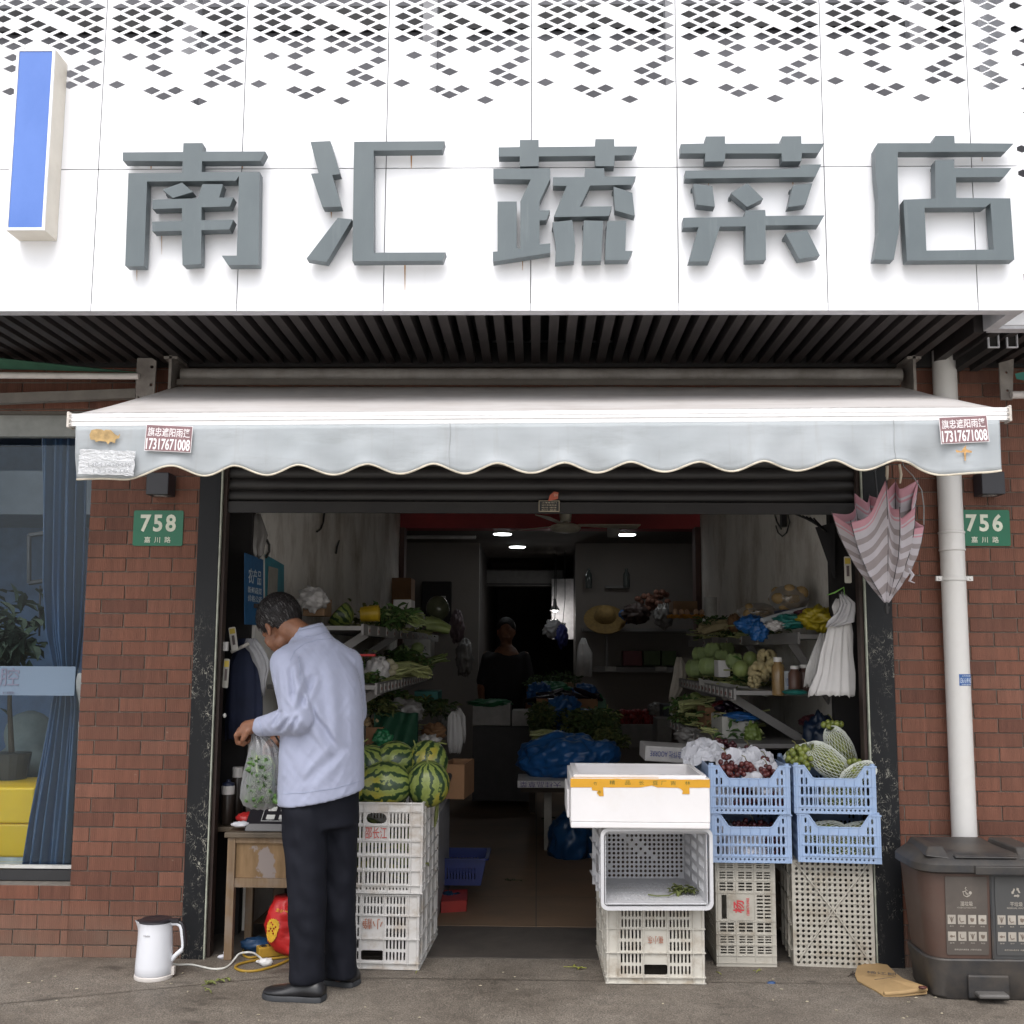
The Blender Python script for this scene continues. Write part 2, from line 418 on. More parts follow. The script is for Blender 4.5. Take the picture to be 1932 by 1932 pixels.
bricks(b, XWIN, XL, 0, ZS, YW, .28); bricks(b, -4.2, XWIN - .0005, -.05, ZWIN, YW, .28); bricks(b, -4.2, XWIN - .0005, ZTOP, ZS, YW, .28); bricks(b, XL + .0005, 1.5335, 2.42, ZS, YW + .004, .27)
bricks(b, 1.534, 3.9, 0, ZS, YW, .28)
b.build('brick_wall', [M_brick, M_mortar], bld, bevel=.0012)
b = B()
for x0, x1, xe in ((XL, -1.405, 1), (1.424, 1.534, -1)):
    b = B(); b.bb((x0, YW - .012, 0), (x1, YW + .055, 2.40)); b.build('door_post', M_post, bld, bevel=.003)
    b = B(); xi = x1 if xe > 0 else x0
    b.bb((xi, YW - .008, 0), (xi + .006 * xe, YW + .01, 2.36)); b.build('post_edge_strip', M_edge, bld)
    b = B(); b.bb((xi + .006 * xe, YW + .02, 0), (xi + .020 * xe, YW + .075, 2.2), m=0); b.bb((xi - .07 * xe, YW + .40, 0), (xi + .040 * xe, YW + .46, 2.2), m=1); b.bb((xi - .10 * xe, YW + .056, 0), (xi - .07 * xe, YW + .46, 2.4), m=1)
    b.build('door_jamb', [M_jamb, M_black], bld)
# rolled down part of the shutter
b = B(); prof = []
z = 1.905
n_ = 9
pts = []
for i in range(n_ * 8 + 1):
    t = i / 8; pts.append((YW + .055 - .012 * abs(sin(pi * t)) ** .7, z + .055 + t * .052))
pts = [(YW + .05, z), (YW + .036, z), (YW + .036, z + .05)] + pts
b.sheetgrid(lambda u, v: (-1.405 + 2.829 * u, *pts[min(int(v * (len(pts) - 1) + .5), len(pts) - 1)]), 1, len(pts) - 1)
b.build('roller_shutter', M_shut, bld, smooth=40)
b = B(); b.bb((-1.50, YW - .02, 2.40), (1.56, YW + .09, 2.45)); b.build('shutter_lintel', M_black, bld)
# small plate and torn sticker on the shutter
b = B(); P = at(1036, 955, YW + .03)
b.box(P, (.092, .004, .05), m=0); b.box(P + V((0, -.003, 0)), (.086, .003, .044), m=1)
for i, s_ in enumerate(('上海卷帘门', '设计制造安装', '电话 维修', '配件 服务')): b.text(s_, .066, .0062, T(P + V((0, -.005, .015 - .011 * i))) @ UP, m=0)
b.build('shutter_nameplate', [mat('pale brass', (.42, .36, .26), .5), mat('black plate', (.02, .02, .02), .5)], bld)
b = B(); P = at(1046, 936, YW + .02)
b.plate([(-.028, -.022), (-.004, -.018), (.016, -.012), (.018, .016), (-.002, .02), (-.02, .004)], t=.002, M=T(P) @ UP)
b.text('504', .018, .012, T(P + V((.006, -.003, .004))) @ UP, m=1)
b.build('torn_sticker', [mat('red paper', (.40, .10, .06), .8), mat('pale print', (.55, .4, .3), .8)], bld)
# soffit
b = B(); b.bb((-6, YF + .06, ZS + .12), (6, YW + .28, ZS + .16)); b.bb((-6, YW - .03, ZS - .01), (6, YW - .002, ZS + .1)); b.build('soffit_board', M_black, bld)
x = -4.8
while x < 1.70:
    b = B(); b.bb((x - .019, YF + .055, ZS + .002), (x + .019, YW - .04, ZS + .09)); b.build('soffit_slat', M_slat, bld); x += .0715
# interior shell
def wallq(p0, p1, z0, z1, t, name, m):
    p0, p1 = V((*p0, 0)), V((*p1, 0)); d = (p1 - p0).normalized(); nn = V((-d.y, d.x, 0)) * t
    b = B(); b.hexa([V((q.x, q.y, z0)) for q in (p0, p1, p1 + nn, p0 + nn)] + [V((q.x, q.y, z1)) for q in (p0, p1, p1 + nn, p0 + nn)])
    return b.build(name, m, bld)
wallq((-1.352, 5.335), (-1.245, 10.1), 0, 2.8, .12, 'inner_wall', M_plaster)
wallq((1.45, 9.9), (1.45, 5.335), 0, 2.8, .12, 'inner_wall', M_plaster)
b = B(); b.bb((-2.6, YW + .28, 2.78), (2.6, 10.2, 2.86)); b.build('front_ceiling', mat('white ceiling paint', (.74, .72, .69), .8, .06, 2), bld)  # unseen ceiling; its white is chosen to bounce light onto the walls
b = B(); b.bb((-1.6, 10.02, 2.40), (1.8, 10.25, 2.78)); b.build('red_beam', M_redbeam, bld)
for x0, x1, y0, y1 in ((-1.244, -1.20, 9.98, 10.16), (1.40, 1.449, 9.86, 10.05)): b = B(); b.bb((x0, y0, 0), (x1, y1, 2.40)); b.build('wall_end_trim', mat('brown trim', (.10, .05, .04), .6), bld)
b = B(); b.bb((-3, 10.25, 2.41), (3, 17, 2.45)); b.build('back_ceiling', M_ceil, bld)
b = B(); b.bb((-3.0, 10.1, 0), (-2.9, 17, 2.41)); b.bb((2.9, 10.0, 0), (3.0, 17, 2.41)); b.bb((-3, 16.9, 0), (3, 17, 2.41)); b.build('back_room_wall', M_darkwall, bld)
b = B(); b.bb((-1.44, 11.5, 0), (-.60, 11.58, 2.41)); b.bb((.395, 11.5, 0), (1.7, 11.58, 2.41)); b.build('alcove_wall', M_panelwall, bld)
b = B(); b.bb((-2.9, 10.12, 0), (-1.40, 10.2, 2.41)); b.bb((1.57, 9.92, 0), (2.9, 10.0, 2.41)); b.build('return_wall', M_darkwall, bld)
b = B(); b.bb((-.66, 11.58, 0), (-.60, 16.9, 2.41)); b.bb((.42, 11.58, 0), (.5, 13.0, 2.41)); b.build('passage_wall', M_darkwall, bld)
b = B(); q0, q1 = at(1041, 1092, 12.9), at(1083, 1206, 12.9); b.bb((q0.x, 12.9, q1.z), (q1.x, 12.95, q0.z)); b.build('lit_patch', M_litpatch, bld)  # white panel sized to the patch of light near the bulb
# wall behind the perforated fascia
b = B(); b.bb((-6, YW + .0, ZS), (6, YW + .3, 7.0)); b.build('upper_wall', M_backgrey, bld)
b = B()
b.bb((-6, YW - .03, at(966, 60, YW).z), (6, YW - .002, at(966, 16, YW).z))  # matte dark band added so the upper perforations look dark
b.build('upper_dark_band', M_darkband, bld)
b = B()
for i in range(8): b.bb((-3.55 + i * 1.02, YF + .35, ZS + .18), (-3.49 + i * 1.02, YF + .41, 6.2))
for zz in (3.22, 4.7): b.bb((-6, YF + .30, zz), (6, YF + .35, zz + .06))
b.build('fascia_frame', mat('galvanised frame', (.34, .34, .36), .5), bld)

# ------------------------------------------------------------ white perforated fascia
fas = thing('sign_fascia', 'white aluminium fascia with diamond perforations along its top', 'fascia', (0, YF, ZS))
XJ0, PW = at(1001, 580, YF).x, (at(1845, 581, YF).x - at(171, 586, YF).x) / 6
ZJ = at(966, 317, YF).z        # horizontal joint
A_ = {28: '111111', 91: '111011', 153: '111101', 217: '111111', 280: '001111', 340: '000001', 407: '001010', 470: '100011', 537: '001000'}
B_ = {59: '11011', 122: '10101', 185: '11011', 248: '01011', 312: '11000', 375: '01001', 437: '00001', 505: '01100', 568: '00010'}
def crop2z(y): return at(644 + 660 / 3, y / 3, YF).z
def crop2x(x, y): return at(644 + x / 3, y / 3, YF).x
DW, DH = .071, .0335
pitch = (crop2x(1003, 280) - crop2x(328, 280)) / 5
dz = (crop2z(28) - crop2z(537)) / 16.3
X0 = crop2x(250, 280)
xa = crop2x(328, 280) - X0
cells = []
for y, s_ in A_.items():
    for i, c in enumerate(s_):
        if c == '1': cells.append((xa + i * pitch, crop2z(y)))
for y, s_ in B_.items():
    for i, c in enumerate(s_):
        if c == '1': cells.append((xa + (i + .5) * pitch, crop2z(y)))
zz = crop2z(28); r = 0
while zz < 4.35:
    zz += dz / 1.0; r += 1
    for i in range(5 if r % 2 else 6): cells.append((xa + (i + (.5 if r % 2 else 0)) * pitch, zz))
ZT = 4.42
def panel_at(x0, sel=None):
    b = B(); g = .0035
    hol = [[(cx - DW / 2, cz), (cx, cz - DH / 2), (cx + DW / 2, cz), (cx, cz + DH / 2)] for cx, cz in cells if sel is None or sel(cx, cz)]
    b.plate(rect(g / 2, ZJ + g / 2, PW - g / 2, ZT), hol, .004, T(x0, YF, 0) @ UP)
    b.plate(rect(g / 2, ZS, PW - g / 2, ZJ - g / 2), (), .004, T(x0, YF, 0) @ UP)
    o = b.build('fascia_panel', M_clad, fas)
    return o
for k in range(-6, 3): panel_at(XJ0 + k * PW)
xe = XJ0 + 3 * PW
# narrow last panel at the right end
b = B(); g = .0035; wl = .172
nar = [(.055, 28), (.122, 28), (.089, 59), (.089, 122), (.055, 153), (.122, 153), (.089, 185), (.122, 217), (.089, 248), (.055, 280), (.089, 312), (.089, 375), (.055, 407), (.089, 437), (.122, 470), (.089, 505)]
nar += [(.055, -36), (.122, -36), (.089, -5), (.089, -67)]
hol = [[(cx - DW / 2, cz), (cx, cz - DH / 2), (cx + DW / 2, cz), (cx, cz + DH / 2)] for cx, cz in [(a, crop2z(y_)) for a, y_ in nar]]
b.plate(rect(g / 2, ZJ + g / 2, wl, ZT), hol, .004, T(xe, YF, 0) @ UP); b.plate(rect(g / 2, ZS, wl, ZJ - g / 2), (), .004, T(xe, YF, 0) @ UP)
b.build('fascia_panel', M_clad, fas)
b = B(); b.bb((XJ0 - 6 * PW, YF + .004, ZS - .001), (xe + wl, YF + .052, ZS + .03), m=0)
b.build('fascia_lip', M_cladlip, fas)
b = B(); b.bb((xe + wl - .004, YF + .003, ZS + .03), (xe + wl, YF + .4, ZT)); b.build('fascia_end', M_clad, fas)
b = B()
for k in range(-6, 4): b.bb((XJ0 + k * PW - .006, YF + .006, ZS + .03), (XJ0 + k * PW + .006, YF + .012, ZT))
b.bb((XJ0 - 6 * PW, YF + .006, ZJ - .006), (xe + wl, YF + .0115, ZJ + .006)); b.build('joint_strip', M_joint, fas)
# rust runs under the letter fixings
rust = mat('rust stain', (.42, .20, .06), .8, .3, 30)
b = B()
for u, v0, v1, w_ in ((285, 312, 320, 1.6), (457, 310, 318, 1.8), (776, 290, 318, 1.8), (764, 498, 548, 1.4), (258, 508, 530, .7), (305, 440, 480, .7), (986, 490, 510, 1.0), (625, 400, 411, 1.2), (1337, 344, 350, 1.2), (1496, 342, 350, 1.2), (1853, 294, 305, 1.2)):
    p, q = at(u, v0, YF - .004), at(u, v1, YF - .004)
    ww = w_ / 2100 * 4
    b.add([p + V((-ww, 0, 0)), p + V((ww, 0, 0)), q + V((ww * .25, 0, 0)), q - V((ww * .25, 0, 0))], [(3, 2, 1, 0)])
b.build('rust_streaks', rust, fas)
# neighbour's fascia, set back to the right
p_nx = at(1872, 619, YF + .23).x
nb = thing('neighbour_fascia', 'white perforated fascia set back beyond the right end of the shop sign', 'fascia', (2.6, YF + .23, ZS))
b = B(); hol = []
for j in range(22):
    for i in range(15):
        if (i * 7 + j * 3 + i * j) % 5 < (2 if j < 8 else 4):
            cx_, cz_ = .08 + (i + (j % 2) * .5) * .0885, 3.20 + j * .0255 * 2; hol.append([(cx_ - DW / 2, cz_), (cx_, cz_ - DH / 2), (cx_ + DW / 2, cz_), (cx_, cz_ + DH / 2)])
b.plate(rect(p_nx - 1.85, ZS + .012, 1.4, ZT), hol, .004, T(1.85, YF + .23, 0) @ UP); b.build('fascia_panel', M_clad, nb)
b = B(); b.bb((p_nx, YF + .234, ZS - .002), (3.2, YF + .29, ZS + .012)); b.build('fascia_lip', M_cladlip, nb)
p0, p1 = V((xe + wl - .047, YF + .055, ZS - .001)), V((xe + wl - .047, YF + .27, ZS - .001))
b = B(); b.hexa([p0, p0 + V((.045, 0, 0)), p1 + V((.045, 0, 0)), p1] + [q + V((0, 0, .09)) for q in (p0, p0 + V((.045, 0, 0)), p1 + V((.045, 0, 0)), p1)])
b.build('corner_return', M_cladlip, nb)
for i in range(18): b = B(); b.bb((1.755 + i * .0715 - .019, YF + .30, ZS + .002), (1.755 + i * .0715 + .019, YW - .04, ZS + .09)); b.build('soffit_slat', M_slat, nb)
b = B()
for u in (1874, 1909):
    p = at(u, 640, 4.42)
    b.plate([(-.022, -.036), (.022, -.036), (.022, .036), (.018, .036), (.018, -.032), (-.018, -.032), (-.018, .036), (-.022, .036)], (), .012, T(p) @ UP)
b.build('rail_end', M_cladlip, nb)
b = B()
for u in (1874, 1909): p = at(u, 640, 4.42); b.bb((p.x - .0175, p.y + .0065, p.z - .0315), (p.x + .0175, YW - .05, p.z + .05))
b.build('rail', M_black, nb)  # black fill gives the channels their dark, shaded inside

# ------------------------------------------------------------ sign characters
def c1(l): return [(x / 3, y / 3) for x, y in l]
def c2(l): return [(644 + x / 3, y / 3) for x, y in l]
def c3(l): return [(1288 + x / 3, y / 3) for x, y in l]
CH = [
 ('南', 'first from the left', [
  (c1([(695, 862), (1036, 860), (1038, 810), (1147, 809), (1146, 858), (1503, 857), (1474, 910), (1143, 912), (1141, 974), (1470, 972), (1462, 1498), (1290, 1500), (1255, 1447), (1340, 1447), (1352, 995), (1335, 1022), (832, 1027), (815, 1505), (708, 1505), (727, 980), (1030, 978), (1034, 912), (695, 910)]), []),
  (c1([(918, 1072), (1030, 1033), (1092, 1085), (978, 1120)]), []),
  (c1([(860, 1130), (1120, 1122), (1145, 1042), (1262, 1042), (1240, 1118), (1322, 1117), (1300, 1168), (1140, 1173), (1140, 1247), (1322, 1243), (1298, 1298), (1140, 1302), (1137, 1493), (1033, 1500), (1028, 1305), (862, 1310), (860, 1255), (1030, 1250), (1030, 1178), (862, 1183)]), [])]),
 ('汇', 'second from the left', [
  ([(585.7, 267.7), (623.3, 266), (641.7, 328.3), (626.7, 330), (643.7, 389.5), (608.3, 390.7), (586.7, 327.7), (601, 326.7)], []),
  ([(637, 411), (664.5, 413.5), (616, 494), (578, 488)], []),
  (c2([(72, 802), (586, 799), (570, 848), (183, 852), (183, 1430), (592, 1428), (572, 1475), (62, 1478)]), [])]),
 ('蔬', 'in the middle', [
  (c2([(890, 834), (1010, 832), (1010, 792), (1117, 791), (1117, 832), (1437, 829), (1438, 787), (1545, 787), (1545, 829), (1676, 828), (1650, 878), (1547, 880), (1545, 940), (1438, 940), (1437, 881), (1118, 885), (1117, 940), (1010, 942), (1010, 885), (890, 886)]), []),
  (c2([(860, 955), (1182, 952), (1183, 1010), (1122, 1140), (1122, 1190), (1182, 1190), (1160, 1245), (1122, 1247), (1122, 1383), (1183, 1377), (1183, 1430), (858, 1480), (858, 1425), (884, 1423), (884, 1140), (993, 1140), (993, 1405), (1013, 1405), (1013, 1140), (1072, 1015), (860, 1012)]), []),
  (c2([(1198, 1003), (1378, 1002), (1380, 953), (1488, 952), (1490, 1000), (1668, 998), (1645, 1045), (1408, 1050), (1350, 1170), (1532, 1168), (1515, 1222), (1202, 1228), (1275, 1052), (1198, 1050)]), []),
  (c2([(1540, 1055), (1647, 1090), (1662, 1222), (1550, 1190)]), []),
  (c2([(1195, 1258), (1307, 1245), (1325, 1390), (1318, 1475), (1210, 1485), (1214, 1400)]), []),
  (c2([(1372, 1247), (1483, 1250), (1472, 1475), (1362, 1478), (1368, 1350)]), []),
  (c2([(1505, 1250), (1613, 1248), (1608, 1420), (1650, 1420), (1625, 1470), (1493, 1472), (1495, 1380)]), [])]),
 ('菜', 'fourth from the left', [
  (c3([(-12, 815), (128, 812), (130, 772), (240, 771), (240, 813), (558, 812), (562, 771), (672, 770), (672, 813), (803, 812), (770, 865), (675, 866), (672, 912), (563, 913), (560, 868), (242, 868), (238, 912), (128, 914), (128, 868), (-12, 868)]), []),
  (c3([(15, 966), (660, 952), (672, 932), (785, 930), (752, 1000), (15, 1010)]), []),
  (c3([(60, 1040), (168, 1052), (183, 1170), (80, 1158)]), []), (c3([(272, 1092), (365, 1035), (457, 1125), (365, 1170)]), []), (c3([(625, 1048), (735, 1037), (697, 1158), (597, 1172)]), []),
  (c3([(3, 1232), (350, 1226), (357, 1190), (467, 1188), (470, 1222), (803, 1218), (772, 1272), (470, 1275), (472, 1470), (358, 1474), (357, 1280), (212, 1282), (152, 1478), (35, 1480), (90, 1285), (3, 1288)]), []),
  (c3([(582, 1320), (705, 1303), (777, 1447), (660, 1465)]), [])]),
 ('店', 'last on the right', [
  (c3([(1103, 810), (1415, 810), (1430, 768), (1538, 768), (1540, 810), (1875, 812), (1830, 858), (1218, 860), (1218, 1000), (1222, 1150), (1228, 1250), (1222, 1320), (1195, 1470), (1085, 1468), (1110, 1310), (1108, 1120), (1095, 1000), (1088, 840)]), []),
  (c3([(1430, 905), (1538, 902), (1538, 950), (1862, 950), (1822, 1000), (1548, 1003), (1548, 1120), (1855, 1122), (1878, 1470), (1270, 1474), (1250, 1130), (1432, 1122)]), [c3([(1370, 1175), (1712, 1172), (1743, 1150), (1762, 1412), (1380, 1418)])])])]
LT, LG = .047, .020     # letter depth, gap to the fascia
M_ledge = mat('pale worn letter edge', (.20, .22, .22), .5)
for ch, where, polys in CH:
    b = B(); YC = YF - LG - LT
    for k, (outer, holes) in enumerate(polys):
        f2 = lambda L: [(p.x, p.z) for p in (at(u, v, YC) for u, v in L)]
        b.plate(f2(outer), [f2(h) for h in holes], LT, T(0, YC + LT / 2 + .0006 * (k % 2), 0) @ UP)
        us = [p[0] for p in f2(outer)]; vs_ = [p[1] for p in f2(outer)]
        cx = sum(us) / len(us); cz = sum(vs_) / len(vs_)
        x_, z_ = f2(outer)[0]
        b.box((x_ * .9 + cx * .1, YF - LG / 2 - .002, z_ * .9 + cz * .1), (.012, LG + .002, .012))
    o = b.build('sign_character', M_letter, bevel=.0015)
    tag(o, f'dark grey raised sign character {ch}, {where} on the white fascia', 'sign letter', 'raised grey characters of the shop sign')

# ------------------------------------------------------------ blue sign box
q = lambda u, v: at(u, v, YF - .11)
TL, TR, BR_, BL = q(29.7, 95), q(102.5, 91.7), q(88, 433), q(15, 437)
sb = thing('blue_sign_box', 'tall narrow sign box with plain blue face at the left end of the fascia', 'sign', ((TL.x + TR.x) / 2, YF - .05, BL.z))
xl, xr, zt, zb = (TL.x + BL.x) / 2, (TR.x + BR_.x) / 2, (TL.z + TR.z) / 2, (BL.z + BR_.z) / 2
M_box = mat('cream sign box metal', (.62, .58, .51), .5, .1, 5, dirt=(.35, .28, .2), ds=4, da=.3)
b = B(); b.bb((xl, YF - .11, zb), (xr, YF - .003, zt)); b.build('box', M_box, sb, bevel=.002)
b = B(); f_ = .0095
b.plate(rect(xl, zb, xr, zt), [rect(xl + f_, zb + f_, xr - f_, zt - f_)], .006, T(0, YF - .1135, 0) @ UP); b.build('frame', mat('white frame', (.8, .8, .82), .4), sb)
k = N('blue sign face'); g = k.ramp(k.noise(6, k.mapn((1, 1, .6)), 4), [(.3, (.070, .155, .47)), (.7, (.095, .19, .53))]); k.col(g); k.rough(.3)
b = B(); b.bb((xl + f_ + .001, YF - .114, zb + f_ + .001), (xr - f_ - .001, YF - .1115, zt - f_ - .001)); b.build('face', k.m, sb)
# ------------------------------------------------------------ awning
YA = 3.77
aw = thing('awning', 'grey white retractable awning with scalloped valance over the shop opening', 'awning', (0, 4.8, 2.45))
def see_through(k, f):   # thin sheet that lets some daylight through
    tl = k.n('BsdfTranslucent'); mx = k.n('MixShader'); mx.inputs[0].default_value = f
    for l_ in k.b.inputs['Base Color'].links: k.l(l_.from_socket, tl.inputs[0])
    k.l(k.b.outputs[0], mx.inputs[1]); k.l(tl.outputs[0], mx.inputs[2]); k.l(mx.outputs[0], k.o.inputs[0])
k = N('weathered awning vinyl'); f = k.noise(1.6, k.mapn((1, 1, 1.5)), 6, .65)
c = k.ramp(f, [(.3, (.42, .455, .48)), (.6, (.475, .505, .53)), (.8, (.51, .535, .56))])
c = k.mix(k.math('MULTIPLY', k.ramp(k.noise(1, k.mapn((3, 3, 14)), 5, .7), [(.55, 0.0), (.75, 1.0)]), .35), c, (.26, .27, .27))
c = k.mix(k.math('MULTIPLY', k.ramp(k.noise(1, k.mapn((30, 30, 2)), 6, .7), [(.55, 0.0), (.75, 1.0)]), .25), c, (.33, .31, .29))
k.col(c); k.rough(.5); k.bump(k.noise(2.2, k.mapn((1, 1, 4)), 3), .20, .02); see_through(k, .30); M_vinyl = k.m
k = N('awning roof vinyl'); c = k.ramp(k.noise(1.6, None, 6, .65), [(.3, (.69, .66, .645)), (.75, (.77, .75, .745))])
sx = k.n('SeparateXYZ'); k.l(k.tc.outputs['Object'], sx.inputs[0])
edge = k.ramp(sx.outputs[1], [(-1, 0), (-1, 0)])
nn = k.noise(1, k.mapn((26, 60, 6)), 6, .7)
me_ = k.n('MapRange'); me_.inputs[1].default_value = 3.775; me_.inputs[2].default_value = 3.86; me_.inputs[3].default_value = 1; me_.inputs[4].default_value = 0; k.l(sx.outputs[1], me_.inputs[0])
dk = k.math('MULTIPLY', me_.outputs[0], k.ramp(nn, [(.40, 0.0), (.56, 1.0)]))
c = k.mix(k.math('MULTIPLY', dk, .85), c, (.12, .11, .11)); c = k.mix(k.math('MULTIPLY', k.ramp(k.noise(2.4, k.mapn((1, 2.5, 1)), 7, .7), [(.45, 0.0), (.7, 1.0)]), .4), c, (.38, .32, .275)); k.col(c); k.rough(.5); see_through(k, .34); M_roofv = k.m
k.t.nodes.remove(edge.node)
M_bar = mat('white painted aluminium bar', (.74, .73, .73), .35, .06, 6, dirt=(.35, .3, .28), ds=5, da=.25)
M_pvc = mat('white pvc pipe', (.58, .57, .555), .4, .06, 3, dirt=(.4, .37, .33), ds=3, da=.3)
M_bracket = mat('grimy galvanised bracket', (.22, .20, .18), .55, .3, 9, dirt=(.07, .05, .045), ds=8, da=.7)
M_cream = mat('cream piping', (.52, .47, .38), .7, .2, 20)
fl_, fr_ = at(140, 786, YA), at(1890, 774, YA)
XA0, XA1 = -1.605, 1.585
zA = lambda u: fl_.z + (fr_.z - fl_.z) * u
TB = at(1000, 709, 4.8).z
b = B()
def roof(u, v):
    y = 4.80 - v * (4.80 - YA); x = XA0 + u * (XA1 - XA0)
    zf = zA(u) + .006; z = 2.455 * (1 - v) + zf * v
    z -= .010 * sin(pi * v) * (.75 + .35 * cos((u - .5) * 5)) - .004 * nz((x * 2, y * 3, 1))
    return (x, y, z)
b.sheetgrid(roof, 60, 24); o = b.build('roof_fabric', M_roofv, aw, smooth=60, solid=.002)
crest = [330, 445, 565, 696, 819, 939, 1065, 1190, 1320, 1441, 1571, 1690]
def hem(u):     # D pixel column -> row of the scalloped edge
    if u < 330:
        t = max(0, (330 - u) / 95); return 880 + (24 * (.5 - .5 * cos(pi * min(1, t)))) + (0 if t < 1 else -2 * (t - 1))
    if u > 1690:
        t = (u - 1690) / 95; return 869 + (27 * (.5 - .5 * cos(pi * min(1, t)))) - (0 if t < 1 else 7 * (t - 1) ** 2)
    for a, c in zip(crest, crest[1:]):
        if a <= u <= c:
            base = 880 - 11 * (u - 330) / 1360
            return base + 17 * (.5 - .5 * cos(2 * pi * (u - a) / (c - a))) ** .85
    return 880
uL, uR = 141, 1888
def valance(uu, v):
    u = uL + (uR - uL) * uu; zt = zA(uu) - .036
    zb = at(u, hem(u), YA - .01).z; x = at(u, 850, YA - .01).x
    z = zt + (zb - zt) * v
    y = YA - .012 + v * v * (.010 * sin(u * .0508 + 1.0) + .012 * nz((u * .006, v, 0))) - .012 * nz((u * .02, v * 2, 3)) * v
    if uu < .08: y += .02 * (1 - uu / .08) * v * v
    if uu > .9: y += .018 * sin((uu - .9) * 60) * v
    return (x, y, z)
b = B(); b.sheetgrid(valance, 420, 10); b.build('valance', M_vinyl, aw, smooth=180, solid=.0016)
b = B(); b.tube([valance(i / 420, 1.0) for i in range(421)], .0036, 6); b.build('hem_piping', M_cream, aw, smooth=60)
b = B()
for uu, a in ((.405, 0), (.885, 1)): b.tube([V(valance(uu + .0006 * sin(i), i / 8)) + V((0, -.003, 0)) for i in range(9)], .0012, 5)
b.build('seam', mat('grey seam thread', (.34, .35, .36), .8), aw)
# front bar with two grooves
b = B(); pr = [(-.014, .004), (-.014, -.006), (-.010, -.008), (-.016, -.011), (-.016, -.019), (-.011, -.021), (-.014, -.024), (-.013, -.036), (.022, -.036), (.024, .002), (.012, .008), (-.004, .009)]
r0 = [V((XA0 - .018, YA + p[0], zA(0) + p[1])) for p in pr]; r1 = [V((XA1 + .018, YA + p[0], zA(1) + p[1])) for p in pr]
b.loft([r0, r1]); b.build('front_bar', M_bar, aw)
for u, x in ((0, XA0 - .022), (1, XA1 + .022)):
    b = B(); b.box((x, YA + .004, zA(u) - .014), (.010, .05, .056)); 
    for dz_ in (.004, -.014, -.03): b.ell((x + (.008 if u == 0 else -.008), YA - .02, zA(u) + dz_), .004, n=8, k=6)
    b.build('bar_end_cap', mat('stained end cap', (.5, .46, .42), .5, .3, 30), aw, bevel=.003)
b = B(); b.tube([(at(343, 709, 4.79).x, 4.79, TB), (at(1700, 707, 4.79).x, 4.79, TB)], .030, 16); b.build('roller_tube', mat('dull roller cover', (.30, .28, .26), .5, .2, 4, dirt=(.1, .08, .06), ds=6, da=.6), aw, smooth=40)
b = B(); b.bb((XA0 + .02, 4.74, TB - .055), (XA1 - .02, 4.752, TB - .030)); b.build('roller_hood', mat('brown hood edge', (.10, .085, .07), .6), aw)
for u in (335, 1711):
    p = at(u, 700, 4.8); b = B(); b.bb((p.x - .006, 4.70, 2.38), (p.x + .006, YW, 2.57)); b.bb((p.x - .03, 4.70, 2.555), (p.x + .03, YW, 2.566)); b.build('wall_bracket', M_bracket, aw)
for sx_ in (-1, 1):
    b = B(); b.tube([(sx_ * 1.40, 4.78, 2.34), (sx_ * 1.28, 4.25, 2.20), (sx_ * .95, YA + .03, 2.06)], .018, 8); b.build('folding_arm', M_bracket, aw, smooth=50)
# stickers and repairs on the valance
def on_valance(u, v, dy=-.006):
    p = at(u, v, YA - .012); uu = (u - uL) / (uR - uL); zt = zA(uu) - .036; zb = at(u, hem(u), YA - .01).z
    q = valance(uu, min(1, max(0, (p.z - zt) / (zb - zt)))); return V((p.x, q[1] + dy, p.z))
M_mar = mat('faded maroon sticker', (.205, .115, .125), .6, .1, 30); M_wtxt = mat('white print', (.78, .75, .76), .6)
for u, v, rot in ((321, 829, -2.6), (1815, 812.5, 3.0)):
    P = on_valance(u, v, -.016); M = T(P) @ UP @ RZ(rot); b = B()
    b.plate(rect(-.081, -.046, .081, .046), t=.001, M=M, m=1); b.plate(rect(-.079, -.044, .079, .044), t=.001, M=M @ T(0, 0, .0012), m=0)
    b.text('旗忠遮阳雨篷', .146, .031, M @ T(0, .021, .002), t=.0006, bold=.004, m=1); b.text('17317671008', .152, .040, M @ T(0, -.021, .002), t=.0006, bold=.02, m=1)
    b.build('phone_sticker', [M_mar, M_wtxt], aw)
k = N('crinkled foil tape'); k.col((.72, .73, .75)); k.rough(.34); k.b.inputs['Metallic'].default_value = .55; k.bump(k.noise(22, k.mapn((1, 1, 2.5)), 6, .75), 1.0, .02); M_foil = k.m
b = B(); P = on_valance(205, 874, -.016)
ol = []
for i in range(60):
    t = i / 60; a = t * 4; sidx = int(a); r_ = a - sidx
    x, z = [(-1 + 2 * r_, -1), (1, -1 + 2 * r_), (1 - 2 * r_, 1), (-1, 1 - 2 * r_)][sidx]
    ol.append((x * .097 + .006 * nz((i * 1.7, 0, 0)), z * .043 + .006 * nz((0, i * 1.9, 4))))
b.plate(ol, t=.0015, M=T(P) @ UP @ RZ(-2)); b.text('13043430410', .15, .014, T(P + V((.012, -.003, -.008))) @ UP, t=.0004, m=1); b.text('1332510', .12, .011, T(P + V((.016, -.003, -.03))) @ UP, t=.0004, m=1)
b.build('foil_patch', [M_foil, mat('faint grey print', (.40, .41, .43), .6)], aw)
b = B(); P = on_valance(201, 826, -.014)
b.plate([(-.054, .008), (-.048, .024), (-.03, .028), (-.012, .026), (-.004, .022), (.002, .026), (.02, .024), (.034, .010), (.046, .004), (.052, .012), (.05, -.004), (.038, -.008), (.036, -.022), (.02, -.016), (.012, -.026), (.004, -.016), (-.02, -.014), (-.03, -.018), (-.036, -.010), (-.05, -.010)], t=.001, M=T(P) @ UP)
